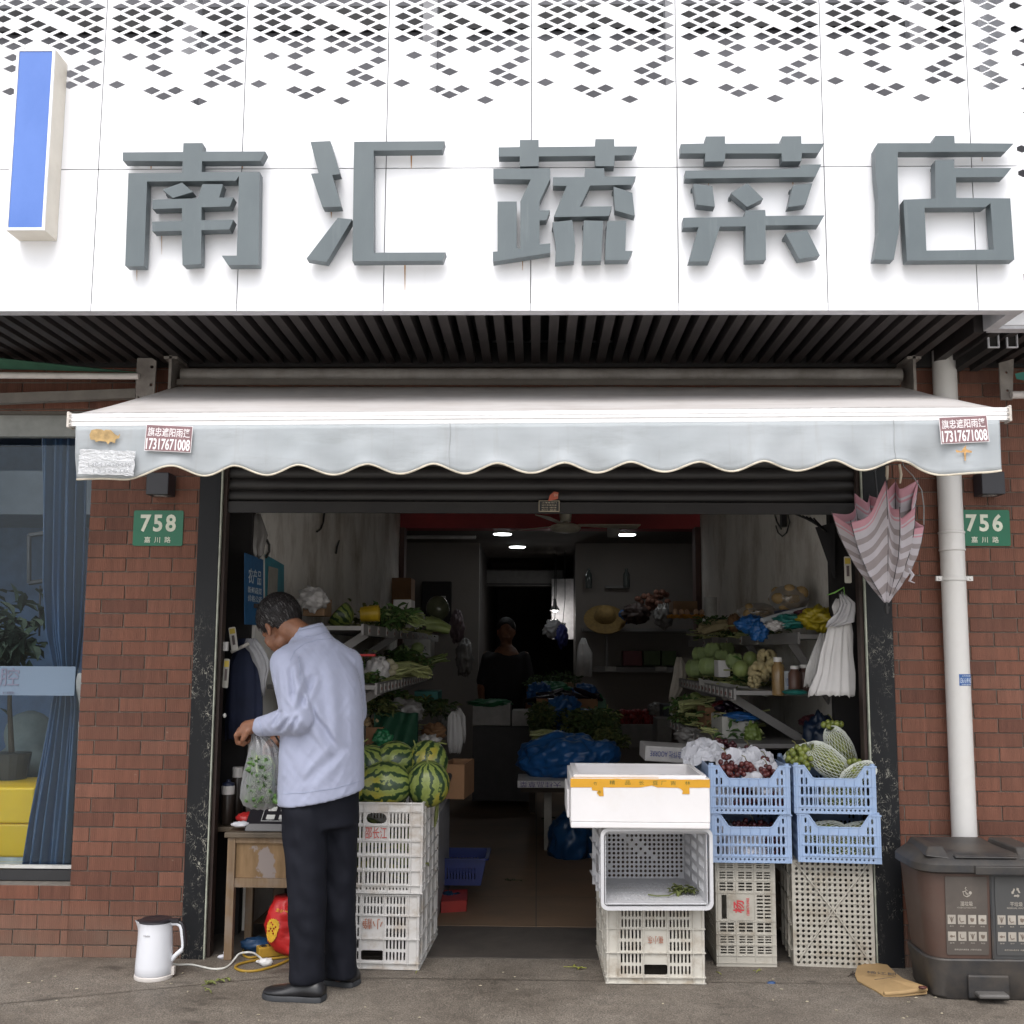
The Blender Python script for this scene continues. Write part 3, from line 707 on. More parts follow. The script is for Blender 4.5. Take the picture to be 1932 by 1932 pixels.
b.build('tape_residue', mat('brown tape residue', (.36, .24, .10), .6, .35, 40), aw)
b = B(); P = on_valance(1812, 852, -.015)
b.plate([(-.024, .002), (-.005, -.003), (.004, .010), (.012, .018), (.010, .004), (.030, -.002), (.029, -.008), (.010, -.007), (.008, -.035), (.004, -.035), (.003, -.007), (-.022, -.007)], t=.001, M=T(P) @ UP); b.build('rust_mark', mat('rust mark', (.45, .26, .10), .8, .3, 60), aw)

# ------------------------------------------------------------ neighbouring awnings
na = thing('neighbour_awning', 'folded awning bar and perforated metal bracket of the shop on the left', 'awning', (-2.3, 4.8, 2.4))
p = at(277, 714, 4.72); hz = at(277, 676, 4.72).z - at(277, 752, 4.72).z
b = B(); b.plate([(-.045, -hz / 2 + .02), (-.02, -hz / 2), (.038, -hz / 2), (.040, hz / 2 - .012), (.02, hz / 2), (-.045, hz / 2)], [circ(.022, .05, .008), circ(.022, -.03, .007)], .012, T(p) @ UP); b.bb((p.x - .05, 4.73, p.z - hz / 2), (p.x - .04, YW, p.z + hz / 2)); b.build('bracket_plate', M_bracket, na, bevel=.002)
b = B(); b.tube([at(-300, 706, 4.70), at(262, 710, 4.70)], .014, 12); b.build('front_bar', mat('dull white tube', (.52, .48, .46), .5), na, smooth=50)
b = B(); q0, q1 = at(-300, 762, 4.78), at(255, 742, 4.78); b.hexa([q0 + V((0, 0, -.024)), q1 + V((0, 0, -.020)), q1 + V((0, .04, -.020)), q0 + V((0, .04, -.024)), q0 + V((0, 0, .024)), q1 + V((0, 0, .022)), q1 + V((0, .04, .022)), q0 + V((0, .04, .024))]); b.build('torsion_bar', mat('grey torsion bar', (.13, .115, .10), .6), na)
b = B(); q = [at(-200, 655, 4.6), at(190, 697, 4.6), at(262, 703, 4.72), at(-200, 690, 4.72)]; b.add(q, [(0, 1, 2, 3)]); b.build('awning_fabric', mat('dark green awning cloth', (.03, .10, .06), .7), na, solid=.003)
nr = thing('neighbour_awning', 'metal awning bracket of the shop on the right, above its house number', 'awning', (1.95, 4.8, 2.4))
p = at(1899, 716, 4.74); hz = at(1899, 682, 4.74).z - at(1899, 760, 4.74).z
b = B(); b.plate([(-.03, -hz / 2), (.02, -hz / 2), (.026, 0), (.034, hz / 2), (-.03, hz / 2 - .02)], [circ(0, .03, .006), circ(0, -.05, .006)], .010, T(p) @ UP); b.build('bracket_plate', M_bracket, nr)
b = B(); b.tube([at(1908, 745, 4.72), at(2200, 745, 4.72)], .017, 12); b.build('front_bar', mat('dull white tube', (.52, .48, .46), .5), nr, smooth=50)
b = B(); b.add([at(1915, 705, 4.7), at(1990, 690, 4.7), at(1990, 728, 4.7), at(1918, 715, 4.7)], [(0, 1, 2, 3)]); b.build('awning_fabric', mat('teal awning cloth', (.03, .16, .13), .7), nr, solid=.003)

# ------------------------------------------------------------ downpipe, lamps, number plates
dp = thing('downpipe', 'white plastic downpipe running down the right brick wall', 'pipe', (1.785, 4.815, .5))
b = B(); b.tube([(1.785, 4.815, .40), (1.785, 4.815, 1.0), (1.785, 4.815, 2.62)], .051, 24); b.build('pipe', M_pvc, dp, smooth=60)
z1, z0 = at(1800, 1002, 4.75).z, at(1800, 1036, 4.75).z
b = B(); b.lathe([(.0515, z0 - .004), (.0555, z0), (.0545, z0 + .006), (.0530, z0 + .008), (.0530, z1 - .006), (.0555, z1 - .004), (.0555, z1 + .003), (.0515, z1 + .005)], 24, T(1.785, 4.815, 0), cap=False); b.build('coupling', M_pvc, dp, smooth=40)
zc = at(1800, 1090, 4.75).z
b = B(); b.lathe([(.0515, zc - .009), (.056, zc - .008), (.056, zc + .008), (.0515, zc + .009)], 24, T(1.785, 4.815, 0), cap=False); b.bb((1.785 - .078, 4.80, zc - .010), (1.785 - .05, 4.815, zc + .010)); b.bb((1.785 + .05, 4.80, zc - .010), (1.785 + .078, 4.815, zc + .010)); b.bb((1.785 - .02, 4.82, zc - .008), (1.785 + .02, YW, zc + .008))
for s_ in (-1, 1): b.ell((1.785 + s_ * .066, 4.799, zc), .005, n=8, k=6)
b.build('pipe_clip', M_pvc, dp, smooth=40)
b = B(); zs = at(1815, 1283, 4.75).z; M_blu = mat('blue sticker', (.03, .10, .30), .5)
for i in range(8):
    a0, a1 = radians(-104 + 10 * i), radians(-104 + 10 * (i + 1)); R_ = .0516
    b.add([(1.785 + R_ * cos(a0), 4.815 + R_ * sin(a0), zs - .024), (1.785 + R_ * cos(a1), 4.815 + R_ * sin(a1), zs - .024), (1.785 + R_ * cos(a1), 4.815 + R_ * sin(a1), zs + .024), (1.785 + R_ * cos(a0), 4.815 + R_ * sin(a0), zs + .024)], [(0, 1, 2, 3)], m=0)
def wrap_text(b, s_, w_, h_, z_, a_mid, R_, m):
    t = B(); t.text(s_, w_, h_, Matrix.Identity(4), t=.0003, bold=.015)
    vs = [(1.785 + (R_ + p.z) * cos(a_mid + p.x / R_), 4.815 + (R_ + p.z) * sin(a_mid + p.x / R_), z_ + p.y) for p in t.v]; b.add(vs, t.f, None, m)
wrap_text(b, '136 6149 4622', .066, .022, zs - .002, radians(-64), .0521, 1); wrap_text(b, '上海大众搬家', .05, .008, zs + .017, radians(-64), .0521, 1); wrap_text(b, '长短途 家具拆装', .055, .006, zs - .019, radians(-64), .0521, 1)
b.build('blue_sticker', [M_blu, mat('pale blue print', (.5, .58, .7), .6)], dp)
M_lampbox = mat('black lamp housing', (.020, .020, .026), .45)
for u, v, lab in ((298, 914, 'square black wall lamp on the brick above the number 758 plate'), (1873, 913, 'square black wall lamp on the brick above the number 756 plate')):
    p = at(u, v, YW - .10); t = thing('wall_lamp', lab, 'lamp', (p.x, YW, p.z), 'black wall lamps on the brick piers')
    b = B(); b.bb((p.x - .049, YW - .11, p.z - .045), (p.x + .049, YW - .012, p.z + .052)); b.build('housing', M_lampbox, t, bevel=.003)
    b = B(); b.bb((p.x - .035, YW - .012, p.z - .03), (p.x + .035, YW + .001, p.z + .04)); b.build('back_plate', M_lampbox, t)
    b = B(); b.lathe([(.03, p.z - .047), (.03, p.z - .0445)], 20, T(p.x, YW - .06, 0)); b.build('lens', mat('lamp glass', (.25, .25, .25), .2), t)
M_green = mat('green enamel', (.0, .11, .052), .35, .06, 3); M_ctxt = mat('cream reflective print', (.55, .57, .47), .5)
for u, v, s_, lab in ((298.5, 996.5, '758', 'green house number plate reading 758 on the left pier'), (1857, 996, '756', 'green house number plate reading 756 behind the white downpipe')):
    p = at(u, v, YW - .004); t = thing('number_plate', lab, 'sign', (p.x, YW - .002, p.z), 'green house number plates'); M = T(p) @ UP
    b = B(); b.plate(rrect(0, 0, .222, .158, .008), t=.003, M=M); b.build('plate', M_green, t)
    pl_o = [c for c in COL.objects if c.parent == t][-1]; b = B(); b.text(s_, .158, .078, M @ T(0, .022, .003), t=.001, bold=.03, spacing=1.25); b.text('嘉  川  路', .118, .027, M @ T(0, -.052, .003), t=.001, bold=.012); b.build('lettering', M_ctxt, pl_o)

# ------------------------------------------------------------ window of the shop on the left
k = N('window glass'); tr = k.n('BsdfTransparent'); tr.inputs[0].default_value = (.90, .94, .96, 1); gl = k.n('BsdfGlossy'); gl.inputs['Roughness'].default_value = .02; gl.inputs['Color'].default_value = (.9, .95, 1, 1)
fr = k.n('Fresnel'); fr.inputs[0].default_value = 1.28; mx = k.n('MixShader'); k.l(fr.outputs[0], mx.inputs[0]); k.l(tr.outputs[0], mx.inputs[1]); k.l(gl.outputs[0], mx.inputs[2]); k.l(mx.outputs[0], k.o.inputs[0]); M_glass = k.m
k = N('frosted film'); tr = k.n('BsdfTransparent'); df = k.n('BsdfDiffuse'); df.inputs[0].default_value = (.20, .26, .34, 1); mx = k.n('MixShader'); mx.inputs[0].default_value = .8; k.l(tr.outputs[0], mx.inputs[1]); k.l(df.outputs[0], mx.inputs[2]); k.l(mx.outputs[0], k.o.inputs[0]); M_frost = k.m
YG = YW + .10
xe_ = at(127, 1640, YG).x
sw = thing('shop_window', 'tall plate glass window of the neighbouring shop left of the brick pier', 'window', (-2.6, YG, ZWIN))
b = B(); b.bb((-5, YG, .37), (XWIN - .002, YG + .006, 2.22)); b.build('pane', M_glass, sw)
b = B(); b.bb((-5, YG - .02, ZWIN + .004), (XWIN - .002, YG + .03, .34)); b.build('bottom_rail', mat('black frame', (.02, .02, .022), .5), sw)
b = B(); b.bb((-5, YG - .01, .345), (XWIN - .03, YG + .02, .357)); b.build('glazing_channel', mat('pale channel', (.5, .5, .48), .5), sw)
b = B(); b.bb((-5, YG - .01, 2.26), (XWIN - .002, YG + .04, ZTOP - .002)); b.build('head_rail', mat('grey head rail', (.24, .25, .24), .6), sw)
zb1, zb0 = at(60, 1257, YG).z, at(60, 1312, YG).z; xb = at(142, 1285, YG).x
b = B(); b.bb((-5, YG - .003, zb0), (xb, YG - .001, zb1)); b.build('frosted_band', M_frost, sw)
b = B(); p = at(19, 1277, YG); b.text('腔', .088, .080, T(p + V((0, -.006, 0))) @ UP, t=.001); b.text('口腔', .05, .012, T(p + V((.0, -.006, -.07))) @ UP, t=.001); b.build('lettering', mat('mauve print', (.15, .15, .21), .7), sw)
room = thing('neighbour_room', 'dim blue grey interior of the neighbouring shop behind the window', 'room', (-3.4, 6, 0))
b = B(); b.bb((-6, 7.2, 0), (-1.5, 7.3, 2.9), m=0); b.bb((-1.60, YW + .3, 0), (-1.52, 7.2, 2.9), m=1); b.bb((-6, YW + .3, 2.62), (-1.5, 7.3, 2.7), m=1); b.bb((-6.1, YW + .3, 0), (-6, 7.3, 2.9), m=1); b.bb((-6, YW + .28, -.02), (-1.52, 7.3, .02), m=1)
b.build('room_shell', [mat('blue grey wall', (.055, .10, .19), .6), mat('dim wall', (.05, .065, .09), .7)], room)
b = B(); b.bb((-6, 6.2, 2.05), (-1.7, 6.9, 2.30)); b.build('bulkhead', mat('grey bulkhead', (.06, .075, .10), .6), room)
b = B(); b.bb((-2.92, 6.02, 2.58), (-2.74, 6.25, 2.615)); lp = b.build('ceiling_panel_light', mat('lit diffuser', (1, .97, .88), .5, 0, emit=6.0), room)
ld = bpy.data.lights.new('window_fill', 'AREA'); ld.energy = 13; ld.shape = 'RECTANGLE'; ld.size = .9; ld.size_y = .08; ld.color = (1, .97, .9)
lo = bpy.data.objects.new('window_fill_light', ld); COL.objects.link(lo); lo.location = (-2.75, 5.16, 2.5)  # fill lamp added near the window to light the desk front
pt = [at(55, 1010, 6.0), at(90, 1005, 6.0), at(90, 1095, 6.0), at(55, 1100, 6.0)]
b = B()
for i in range(4): b.tube([pt[i], pt[(i + 1) % 4]], .013, 6)
b.tube([at(76, 1105, 6.0), at(74, 1200, 6.0)], .006, 6); tag(b.build('picture_frame', M_lampbox), 'thin black rectangular frame seen behind the window curtain', 'frame')
# curtain, gathered at half height
k = N('blue satin curtain'); c = k.ramp(k.noise(2, k.mapn((6, 6, .5)), 3), [(.3, (.030, .062, .14)), (.7, (.055, .115, .21))]); k.col(c); k.rough(.38); k.b.inputs['Sheen Weight'].default_value = .3; M_curt = k.m
prof = [(775, 78, 166), (900, 78, 160), (1100, 76, 156), (1200, 84, 152), (1258, 99, 146), (1290, 104, 140), (1330, 95, 146), (1420, 80, 142), (1540, 58, 136), (1648, 42, 130)]
def cprof(v):
    for (a, l0, r0), (c_, l1, r1) in zip(prof, prof[1:]):
        if v <= c_: t = (v - a) / (c_ - a); return l0 + (l1 - l0) * t, r0 + (r1 - r0) * t
    return prof[-1][1:]
def curt(u, v):
    vv = 775 + v * 873; l_, r_ = cprof(vv); p = at(l_ + (r_ - l_) * u, vv, 5.14)
    am = .030 * min(1.2, (r_ - l_) / 70); p.y += am * sin(u * 26 + .6 * sin(v * 5)) + .012 * sin(u * 61 + v * 3); return p
b = B(); b.sheetgrid(curt, 110, 60); tag(b.build('curtain', M_curt, smooth=180, solid=.002), 'blue satin curtain tied in the middle inside the left shop window', 'curtain')
# plant and furniture inside
pl = thing('potted_plant', 'dark leafy indoor plant at the left edge of the window', 'plant', at(18, 1350, 5.7))
M_dleaf = mat('dark green leaf', (.008, .022, .010), .8, .4, 9)
b = B(); random.seed(11)
for i in range(230):
    p = at(random.gauss(14, 26), random.gauss(1205, 38), 5.7 + random.uniform(-.25, .25)); d = V((random.uniform(-1, 1), random.uniform(-1, .6), random.uniform(-.9, .5))); b.leaf(p, d, (0, 0, 1), random.uniform(.07, .15), .05, .4)
b.build('foliage', M_dleaf, pl)
b = B(); b.tube([at(22, 1420, 5.7), at(18, 1330, 5.72), at(20, 1230, 5.7)], [.016, .012, .008], 8); b.build('stem', mat('brown stem', (.05, .035, .02), .8), pl)
b = B(); q = at(20, 1420, 5.7); b.lathe([(.07, 0.02), (.10, .25), (.095, .25)], 16, T(q.x, 5.7, q.z - .25)); b.build('pot', mat('dark pot', (.04, .04, .04), .5), pl)
yb = thing('reception_desk', 'bright yellow panelled counter with white plinth behind the left window', 'desk', at(0, 1640, 5.35))
x1_, x0_ = at(61, 1560, 5.35).x, at(61, 1560, 5.35).x - .9
z1_, zm_, z0_ = at(30, 1486, 5.35).z, at(30, 1618, 5.35).z, at(30, 1650, 5.35).z
b = B(); b.bb((x0_, 5.35, zm_ + (z1_ - zm_) * .48), (x1_, 5.8, z1_)); b.bb((x0_, 5.352, zm_), (x1_ - .003, 5.8, zm_ + (z1_ - zm_) * .475)); b.build('front_panel', mat('yellow laminate', (.80, .50, .010), .4, .08, 3), yb, bevel=.01)
b = B(); b.bb((x0_, 5.36, z0_), (x1_ - .01, 5.8, zm_)); b.build('plinth', mat('white plinth', (.6, .62, .58), .5), yb)
b = B(); p = at(45, 1440, 6.0); b.ell(p, (.17, .12, .10)); b.ell(at(55, 1385, 6.1), (.14, .1, .13)); n_ = blob(b, .02, 8); tag(n_.build('armchair', mat('grey green upholstery', (.16, .19, .19), .8), smooth=180), 'rounded grey green armchair behind the yellow counter', 'chair')
for (u, v, rx, rz, lab) in ((149, 1305, .055, .10, 'white shell chair back in the gap beside the curtain, upper'), (148, 1390, .05, .08, 'white shell chair back in the gap beside the curtain, lower')):
    b = B(); p = at(u, v, 6.0); b.ell(p, (rx, .03, rz)); o = b.build('shell_chair', mat('white shell plastic', (.6, .58, .58), .4), smooth=180); tag(o, lab, 'chair', 'white chairs in the neighbouring shop')
# ------------------------------------------------------------ crates
def crate_plastic(name, c, dirt, da):
    k = N(name); f = k.noise(5, None, 4); cc = k.ramp(f, [(.3, tuple(x * .9 for x in c)), (.7, c)])
    g = k.ramp(k.noise(9, k.mapn((1, 1, 1.3)), 7, .7), [(.50, 0.0), (.72, 1.0)])
    cc = k.mix(k.math('MULTIPLY', g, da), cc, dirt); k.col(cc); k.rough(.45); k.b.inputs['Subsurface Weight'].default_value = .0; return k.m
M_crA = crate_plastic('greyed white crate plastic', (.57, .555, .54), (.33, .26, .19), .8)
M_crB = crate_plastic('yellowed crate plastic', (.535, .51, .455), (.27, .21, .145), .85)
M_crC = crate_plastic('clean white crate plastic', (.57, .57, .59), (.46, .44, .42), .45)
M_crD = crate_plastic('old ivory crate plastic', (.47, .445, .39), (.25, .20, .14), .8)
M_blue = crate_plastic('pale blue crate plastic', (.31, .42, .62), (.38, .40, .46), .3)
M_redtxt = mat('faded red stencil', (.42, .07, .055), .7, .2, 40); M_brtxt = mat('faded brown stencil', (.34, .13, .08), .7, .25, 40)
def slots(x0, x1, n, z0, z1, k=.46):
    p = (x1 - x0) / n; return [obr(x0 + p * (i + .5), (z0 + z1) / 2, p * k, z1 - z0) for i in range(n)]
def xz(x, y, z, rz=0): return T(x, y, z) @ RZ(rz)
SIDE = RZ(90)
def tall_crate(b, W, D, H):
    """slotted crate with an oval handle above a name panel; front at y=0"""
    f = lambda t: H * (1 - t); hw = W / 2
    rows = [(.12, .235), (.27, .40), (.445, .56), (.605, .725), (.765, .89)]
    hs_ = []
    for i, (a, c) in enumerate(rows):
        for s in (-1, 1):
            xs = sorted((s * .275 * hw, s * .73 * hw)); hs_ += slots(xs[0], xs[1], 6, f(c), f(a))
        if i == 0: hs_.append(obr(0, (f(a) + f(c)) / 2, .45 * hw, f(a) - f(c)))
        if i >= 2: hs_ += slots(-.24 * hw, .24 * hw, 6, f(c), f(a))
    for s in (-1, 0, 1): hs_ += slots(s * .5 * hw - .22 * hw, s * .5 * hw + .22 * hw, 6, f(.96), f(.93), .5)
    fr = plate(rect(-hw, 0, hw, H), hs_, .004)
    b.add(*fr, T(0, .004, 0) @ UP); b.add(*fr, T(0, D - .004, 0) @ UP)
    sh = []
    for (a, c) in rows:
        for i in range(4): sh += slots(-D / 2 + D * (.07 + .22 * i), -D / 2 + D * (.07 + .22 * i + .17), 4, f(c), f(a), .42)
    sd_ = plate(rect(-D / 2 + .006, 0, D / 2 - .006, H), sh, .004)
    for s in (-1, 1): b.add(*sd_, T(s * (hw - .003), D / 2, 0) @ SIDE @ UP)
    b.bb((-hw + .006, .006, .004), (hw - .006, D - .006, .010))
    ribs(b, W, D, H, [0.01, .10, .255, .42, .585, .745, .905, .99], [-.26, .26, -.76, .76], [-.36, -.12, .12, .36])
def ribs(b, W, D, H, hz, vx, vy, pr=.006):
    hw = W / 2
    for t in hz:
        z = H * (1 - t); e = .0015
        b.bb((-hw - pr, -pr, z - e), (hw + pr, .002, z + e)); b.bb((-hw - pr, D - .002, z - e), (hw + pr, D + pr, z + e))
        for s in (-1, 1): b.bb((s * (hw - .001), .0025, z - e), (s * (hw + pr), D - .0025, z + e))
    for x in vx:
        for y0, y1 in ((-pr + .0005, .0015), (D - .0015, D + pr - .0005)): b.bb((x * hw - .0014, y0, .004), (x * hw + .0014, y1, H - .004))
    for y in vy:
        for s in (-1, 1): b.bb((s * (hw - .001), D / 2 + y * D - .0014, .004), (s * (hw + pr - .0005), D / 2 + y * D + .0014, H - .004))
    for sx in (-1, 1):
        for sy in (0, 1):
            b.lathe([(.006, .002), (.006, H - .002)], 8, T(sx * (hw - .002), sy * D + (.002 if sy == 0 else -.002), 0))
def low_crate(b, W, D, H):
    """upside-down slotted crate, handle at the bottom and two full rows of slots on top"""
    f = lambda t: H * (1 - t); hw = W / 2; hs_ = []
    for a, c in ((.04, .135), (.165, .27)):
        for s in (-1, 0, 1): hs_ += slots(s * .5 * hw - .22 * hw, s * .5 * hw + .22 * hw, 6, f(c), f(a), .5)
    for a, c in ((.30, .42), (.455, .575), (.61, .73), (.765, .875)):
        for s in (-1, 1):
            xs = sorted((s * .28 * hw, s * .74 * hw)); hs_ += slots(xs[0], xs[1], 6, f(c), f(a), .5)
    hs_.append(rrect(0, H * .185, .49 * hw, H * .13, .008))
    fr = plate(rect(-hw, 0, hw, H), hs_, .004)
    b.add(*fr, T(0, .004, 0) @ UP); b.add(*fr, T(0, D - .004, 0) @ UP)
    sh = []
    for a, c in ((.05, .27), (.31, .50), (.54, .73), (.77, .9)):
        for i in range(4): sh += slots(-D / 2 + D * (.07 + .22 * i), -D / 2 + D * (.07 + .22 * i + .17), 4, f(c), f(a), .42)
    sd_ = plate(rect(-D / 2 + .006, 0, D / 2 - .006, H), sh, .004)
    for s in (-1, 1): b.add(*sd_, T(s * (hw - .003), D / 2, 0) @ SIDE @ UP)
    b.bb((-hw + .006, .006, H - .010), (hw - .006, D - .006, H - .004))
    ribs(b, W, D, H, [.012, .285, .595, .91, .985], [-.25, .25, -.78, .78], [-.36, -.12, .12, .36], .007)
def put(b, o, M):   # move builder o's geometry into builder b with matrix M
    b.add(o.v, o.f, M)
CR = 'stacked plastic crates'
def crate(fn, W, D, H, loc, rz, m, label, text=None, flip=False, tm=None, tw=.10, th=.05, tz=.5):
    t = thing('crate', label, 'crate', loc, CR); b = B(); fn(b, W, D, H); M = T(V(loc)) @ RZ(rz); b.v = [M @ p for p in b.v]
    bo = b.build('crate_body', m, t)
    if text:
        c = B(); c.text(text, tw, th, M @ T(0, -.004, H * tz) @ UP @ (RZ(180) if flip else Matrix.Identity(4)), t=.001); c.build('lettering', tm, bo)
    return t
crate(low_crate, .38, .57, .30, (-.673, 4.745, 0), -2.5, M_crA, 'white slotted crate upside down on the ground under the watermelon crate', '小静', True, M_brtxt, .085, .042, .60)
crate(tall_crate, .385, .57, .368, (-.665, 4.735, .302), -1.5, M_crA, 'white slotted crate filled with watermelons, with red lettering below its handle', '邵长江', False, M_redtxt, .090, .048, .665)
crate(low_crate, .382, .55, .295, (.472, 4.590, 0), 1, M_crB, 'yellowed slotted crate upside down on the ground under the empty white crate', '崔小东', True, M_brtxt, .062, .030, .57)
# empty white crate lying on its side, mouth to the street
t = thing('crate', 'clean white crate lying on its side with open mouth and a wilted leaf inside', 'crate', (.472, 4.52, .297), CR)
b = B(); W, H, D = .442, .312, .50; M = T(.472, 4.515, .2985 + H / 2) @ RZ(3)
b.plate(rrect(0, 0, W, H, .028, 5), [rrect(0, 0, W - .026, H - .026, .02, 5)], .016, M @ UP)
b.plate(rrect(0, 0, W - .01, H - .01, .026, 5), [rrect(0, 0, W - .022, H - .022, .02, 5)], .03, M @ T(0, .022, 0) @ UP)
hh = []; w2, h2 = W - .045, H - .045
for i in range(20):
    for j in range(14):
        x, z = -w2 / 2 + .012 + i * (w2 - .024) / 19, -h2 / 2 + .012 + j * (h2 - .024) / 13
        if abs(abs(x) / w2 - abs(z) / h2) < .022 or (x * x + z * z) < .0011: 
            if (i + j) % 2: continue
        hh.append(circ(x, z, .0062, 8))
b.plate(rect(-w2 / 2, -h2 / 2, w2 / 2, h2 / 2), hh, .004, M @ T(0, D, 0) @ UP)
sl = []
for i in range(22):
    for j in range(6): sl.append(rrect(-.18 + i * .0172, .09 + j * .06, .009, .012, .003, 2))
b.plate(rect(-w2 / 2 - .002, .012, w2 / 2 + .002, D), sl, .004, M @ T(0, 0, -h2 / 2 - .002)); b.plate(rect(-w2 / 2 - .002, .012, w2 / 2 + .002, D), [], .004, M @ T(0, 0, h2 / 2 + .002))
ss = []
for j in range(5):
    for i in range(3): ss += slots(.06 + i * .15, .06 + i * .15 + .11, 4, -.105 + j * .046, -.105 + j * .046 + .032, .5)
for s in (-1, 1): b.plate(rect(.012, -h2 / 2, D, h2 / 2), ss, .004, M @ T(s * (w2 / 2 + .002), 0, 0) @ SIDE @ UP)
for z in (-.10, -.03, .04, .11): b.bb((-W / 2 + .006, .03, z - .0015), (-w2 / 2, D, z + .0015), M)
for y in (.12, .25, .38): b.bb((-W / 2 + .0065, y - .0015, -.135), (-w2 / 2, y + .0015, .135), M)
b.build('crate_body', M_crC, t, smooth=30)
b = B(); b.plate(rect(-.03, -.035, .03, .035), t=.001, M=M @ T(-W / 2 + .004, .16, -.01) @ RZ(-90) @ UP); b.build('smudged_label', mat('smudged grey label', (.25, .24, .25), .8, .5, 60), t)
tag(t, t['label'], 'crate')
b = B(); pz = .2985 + .028
P = V((.585, 4.70, pz)); random.seed(5)
for i in range(46):
    q = P + V((random.gauss(.01, .028), random.gauss(0, .02), random.uniform(.002, .022))); b.leaf(q, (random.uniform(-1, 1), random.uniform(-1, 1), random.uniform(-.3, .4)), (0, 0, 1), random.uniform(.02, .035), .018, .6)
b.tube([(.45, 4.64, pz + .004), (.48, 4.62, pz + .003), (.53, 4.625, pz + .004), (.56, 4.66, pz + .01), (.58, 4.70, pz + .01)], .003, 6)
tag(b.build('wilted_stem', mat('wilted leaf green', (.11, .13, .035), .7, .4, 40)), 'wilted leafy stem lying inside the empty white crate', 'vegetable scrap')
# crate on end with red character
t = thing('crate', 'ivory crate stood on end with a red character turned sideways', 'crate', (.878, 4.85, 0), CR)
b = B(); W, H, D = .25, .428, .36; M = T(.878, 4.855, 0); k_ = lambda x, y: (-W / 2 + (x - 930) / 330 * W, H * (1 - (y - 665) / 560))
hs_ = []
cols = ((948, 1032), (1052, 1136), (1152, 1236)); rws = ((672, 708), (722, 764), (778, 828), (845, 978), (992, 1046), (1062, 1104), (1116, 1160))
for ci, (a, c) in enumerate(cols):
    for y0, y1 in rws:
        if y1 - y0 > 100:
            if ci != 2: continue
            sub = [(y0 + (y1 - y0) * j / 7 + 3, y0 + (y1 - y0) * (j + 1) / 7 - 6) for j in range(7)]
        else: sub = [(y0 + (y1 - y0) * j / 3 + 3, y0 + (y1 - y0) * (j + 1) / 3 - 3) for j in range(3)]
        for p, q_ in sub:
            for h_ in (0, 1):
                x0 = a + (c - a) * .5 * h_ + 4; x1 = a + (c - a) * .5 * (h_ + 1) - 4; u0, v0 = k_(x0, q_); u1, v1 = k_(x1, p); hs_.append(rrect((u0 + u1) / 2, (v0 + v1) / 2, u1 - u0, v1 - v0, .0015, 2))
u0, v0 = k_(962, 975); u1, v1 = k_(990, 848); hs_.append(rect(u0, v0, u1, v1))
b.plate(rect(-W / 2, 0, W / 2, H), hs_, .004, M @ UP)
for y in (715, 770, 836, 985, 1054, 1110, 1167, 1205): z = k_(0, y)[1]; b.bb((-W / 2, -.006, z - .0016), (W / 2, -.0015, z + .0016), M)
for x in (942, 1042, 1144, 1240): u = k_(x, 0)[0]; b.bb((u - .0016, -.0055, .012), (u + .0016, -.0015, H - .01), M)
u0, v0 = k_(998, 980); u1, v1 = k_(1140, 846); b.bb((u0, -.005, v0), (u1, -.001, v1), M)
sh = []
for j in range(8):
    for i in range(3): sh += [rrect(.08 + i * .1 + e * .03, .05 + j * .047, .02, .007, .002, 2) for e in (0, 1, 2)] + [rrect(.08 + i * .1 + e * .03, .065 + j * .047, .02, .007, .002, 2) for e in (0, 1, 2)]
for s in (-1, 1): b.plate(rect(.003, 0, D, H), sh, .004, M @ T(s * (W / 2 - .002), 0, 0) @ SIDE @ UP)
b.bb((-W / 2, .002, H - .004), (W / 2, D, H), M); b.bb((-W / 2, .002, 0), (W / 2, D, .004), M); b.bb((-W / 2, D - .004, .004), (W / 2, D, H - .004), M)
b.build('crate_body', M_crD, t)
b = B(); p = V(k_(1055, 908)); b.text('杨', .052, .046, M @ T(p.x, -.006, p.y) @ UP @ RZ(90), t=.001, bold=.02); p = V(k_(1106, 908)); b.text('15801715902', .07, .012, M @ T(p.x, -.006, p.y) @ UP @ RZ(90), t=.001, bold=.02); b.build('lettering', mat('bright red stencil', (.55, .05, .06), .6), t)
# crate on end, perforated bottom to the street
t = thing('crate', 'ivory crate stood on end showing its round-holed base with crossed ribs', 'crate', (1.245, 4.86, 0), CR)
b = B(); W, H, D = .332, .43, .40; M = T(1.243, 4.862, 0) @ RZ(-5); hs_ = []
for i in range(14):
    for j in range(20):
        x, z = -W / 2 + .020 + i * (W - .04) / 13, .016 + j * (H - .03) / 19; hs_.append(circ(x, z, .0064, 8))
b.plate(rrect(0, H / 2, W, H, .015, 4), hs_, .004, M @ UP)
for j in range(10): z = .016 + (2 * j + 1.5) * (H - .03) / 19; b.bb((-W / 2 + .008, -.006, z - .0016), (W / 2 - .008, -.0015, z + .0016), M)
for i in (1.5, 3.5, 5.5, 7.5, 9.5, 11.5): x = -W / 2 + .020 + i * (W - .04) / 13; b.bb((x - .0012, -.005, .012), (x + .0012, -.0015, H - .012), M)
for s in (-1, 1): b.tube([(s * -.15, -.007, .02), (0, -.008, .23), (s * .15, -.007, H - .01)], .0035, 6, M=M)
b.plate(circ(0, .225, .02, 16), [circ(0, .225, .012, 14)], .012, M @ UP)
sh = []
for j in range(7):
    for i in range(4): sh += slots(.05 + i * .09, .05 + i * .09 + .07, 3, .03 + j * .056, .07 + j * .056, .5)
for s in (-1, 1): b.plate(rect(.003, .004, D, H - .004), sh, .004, M @ T(s * (W / 2 - .002), 0, 0) @ SIDE @ UP)
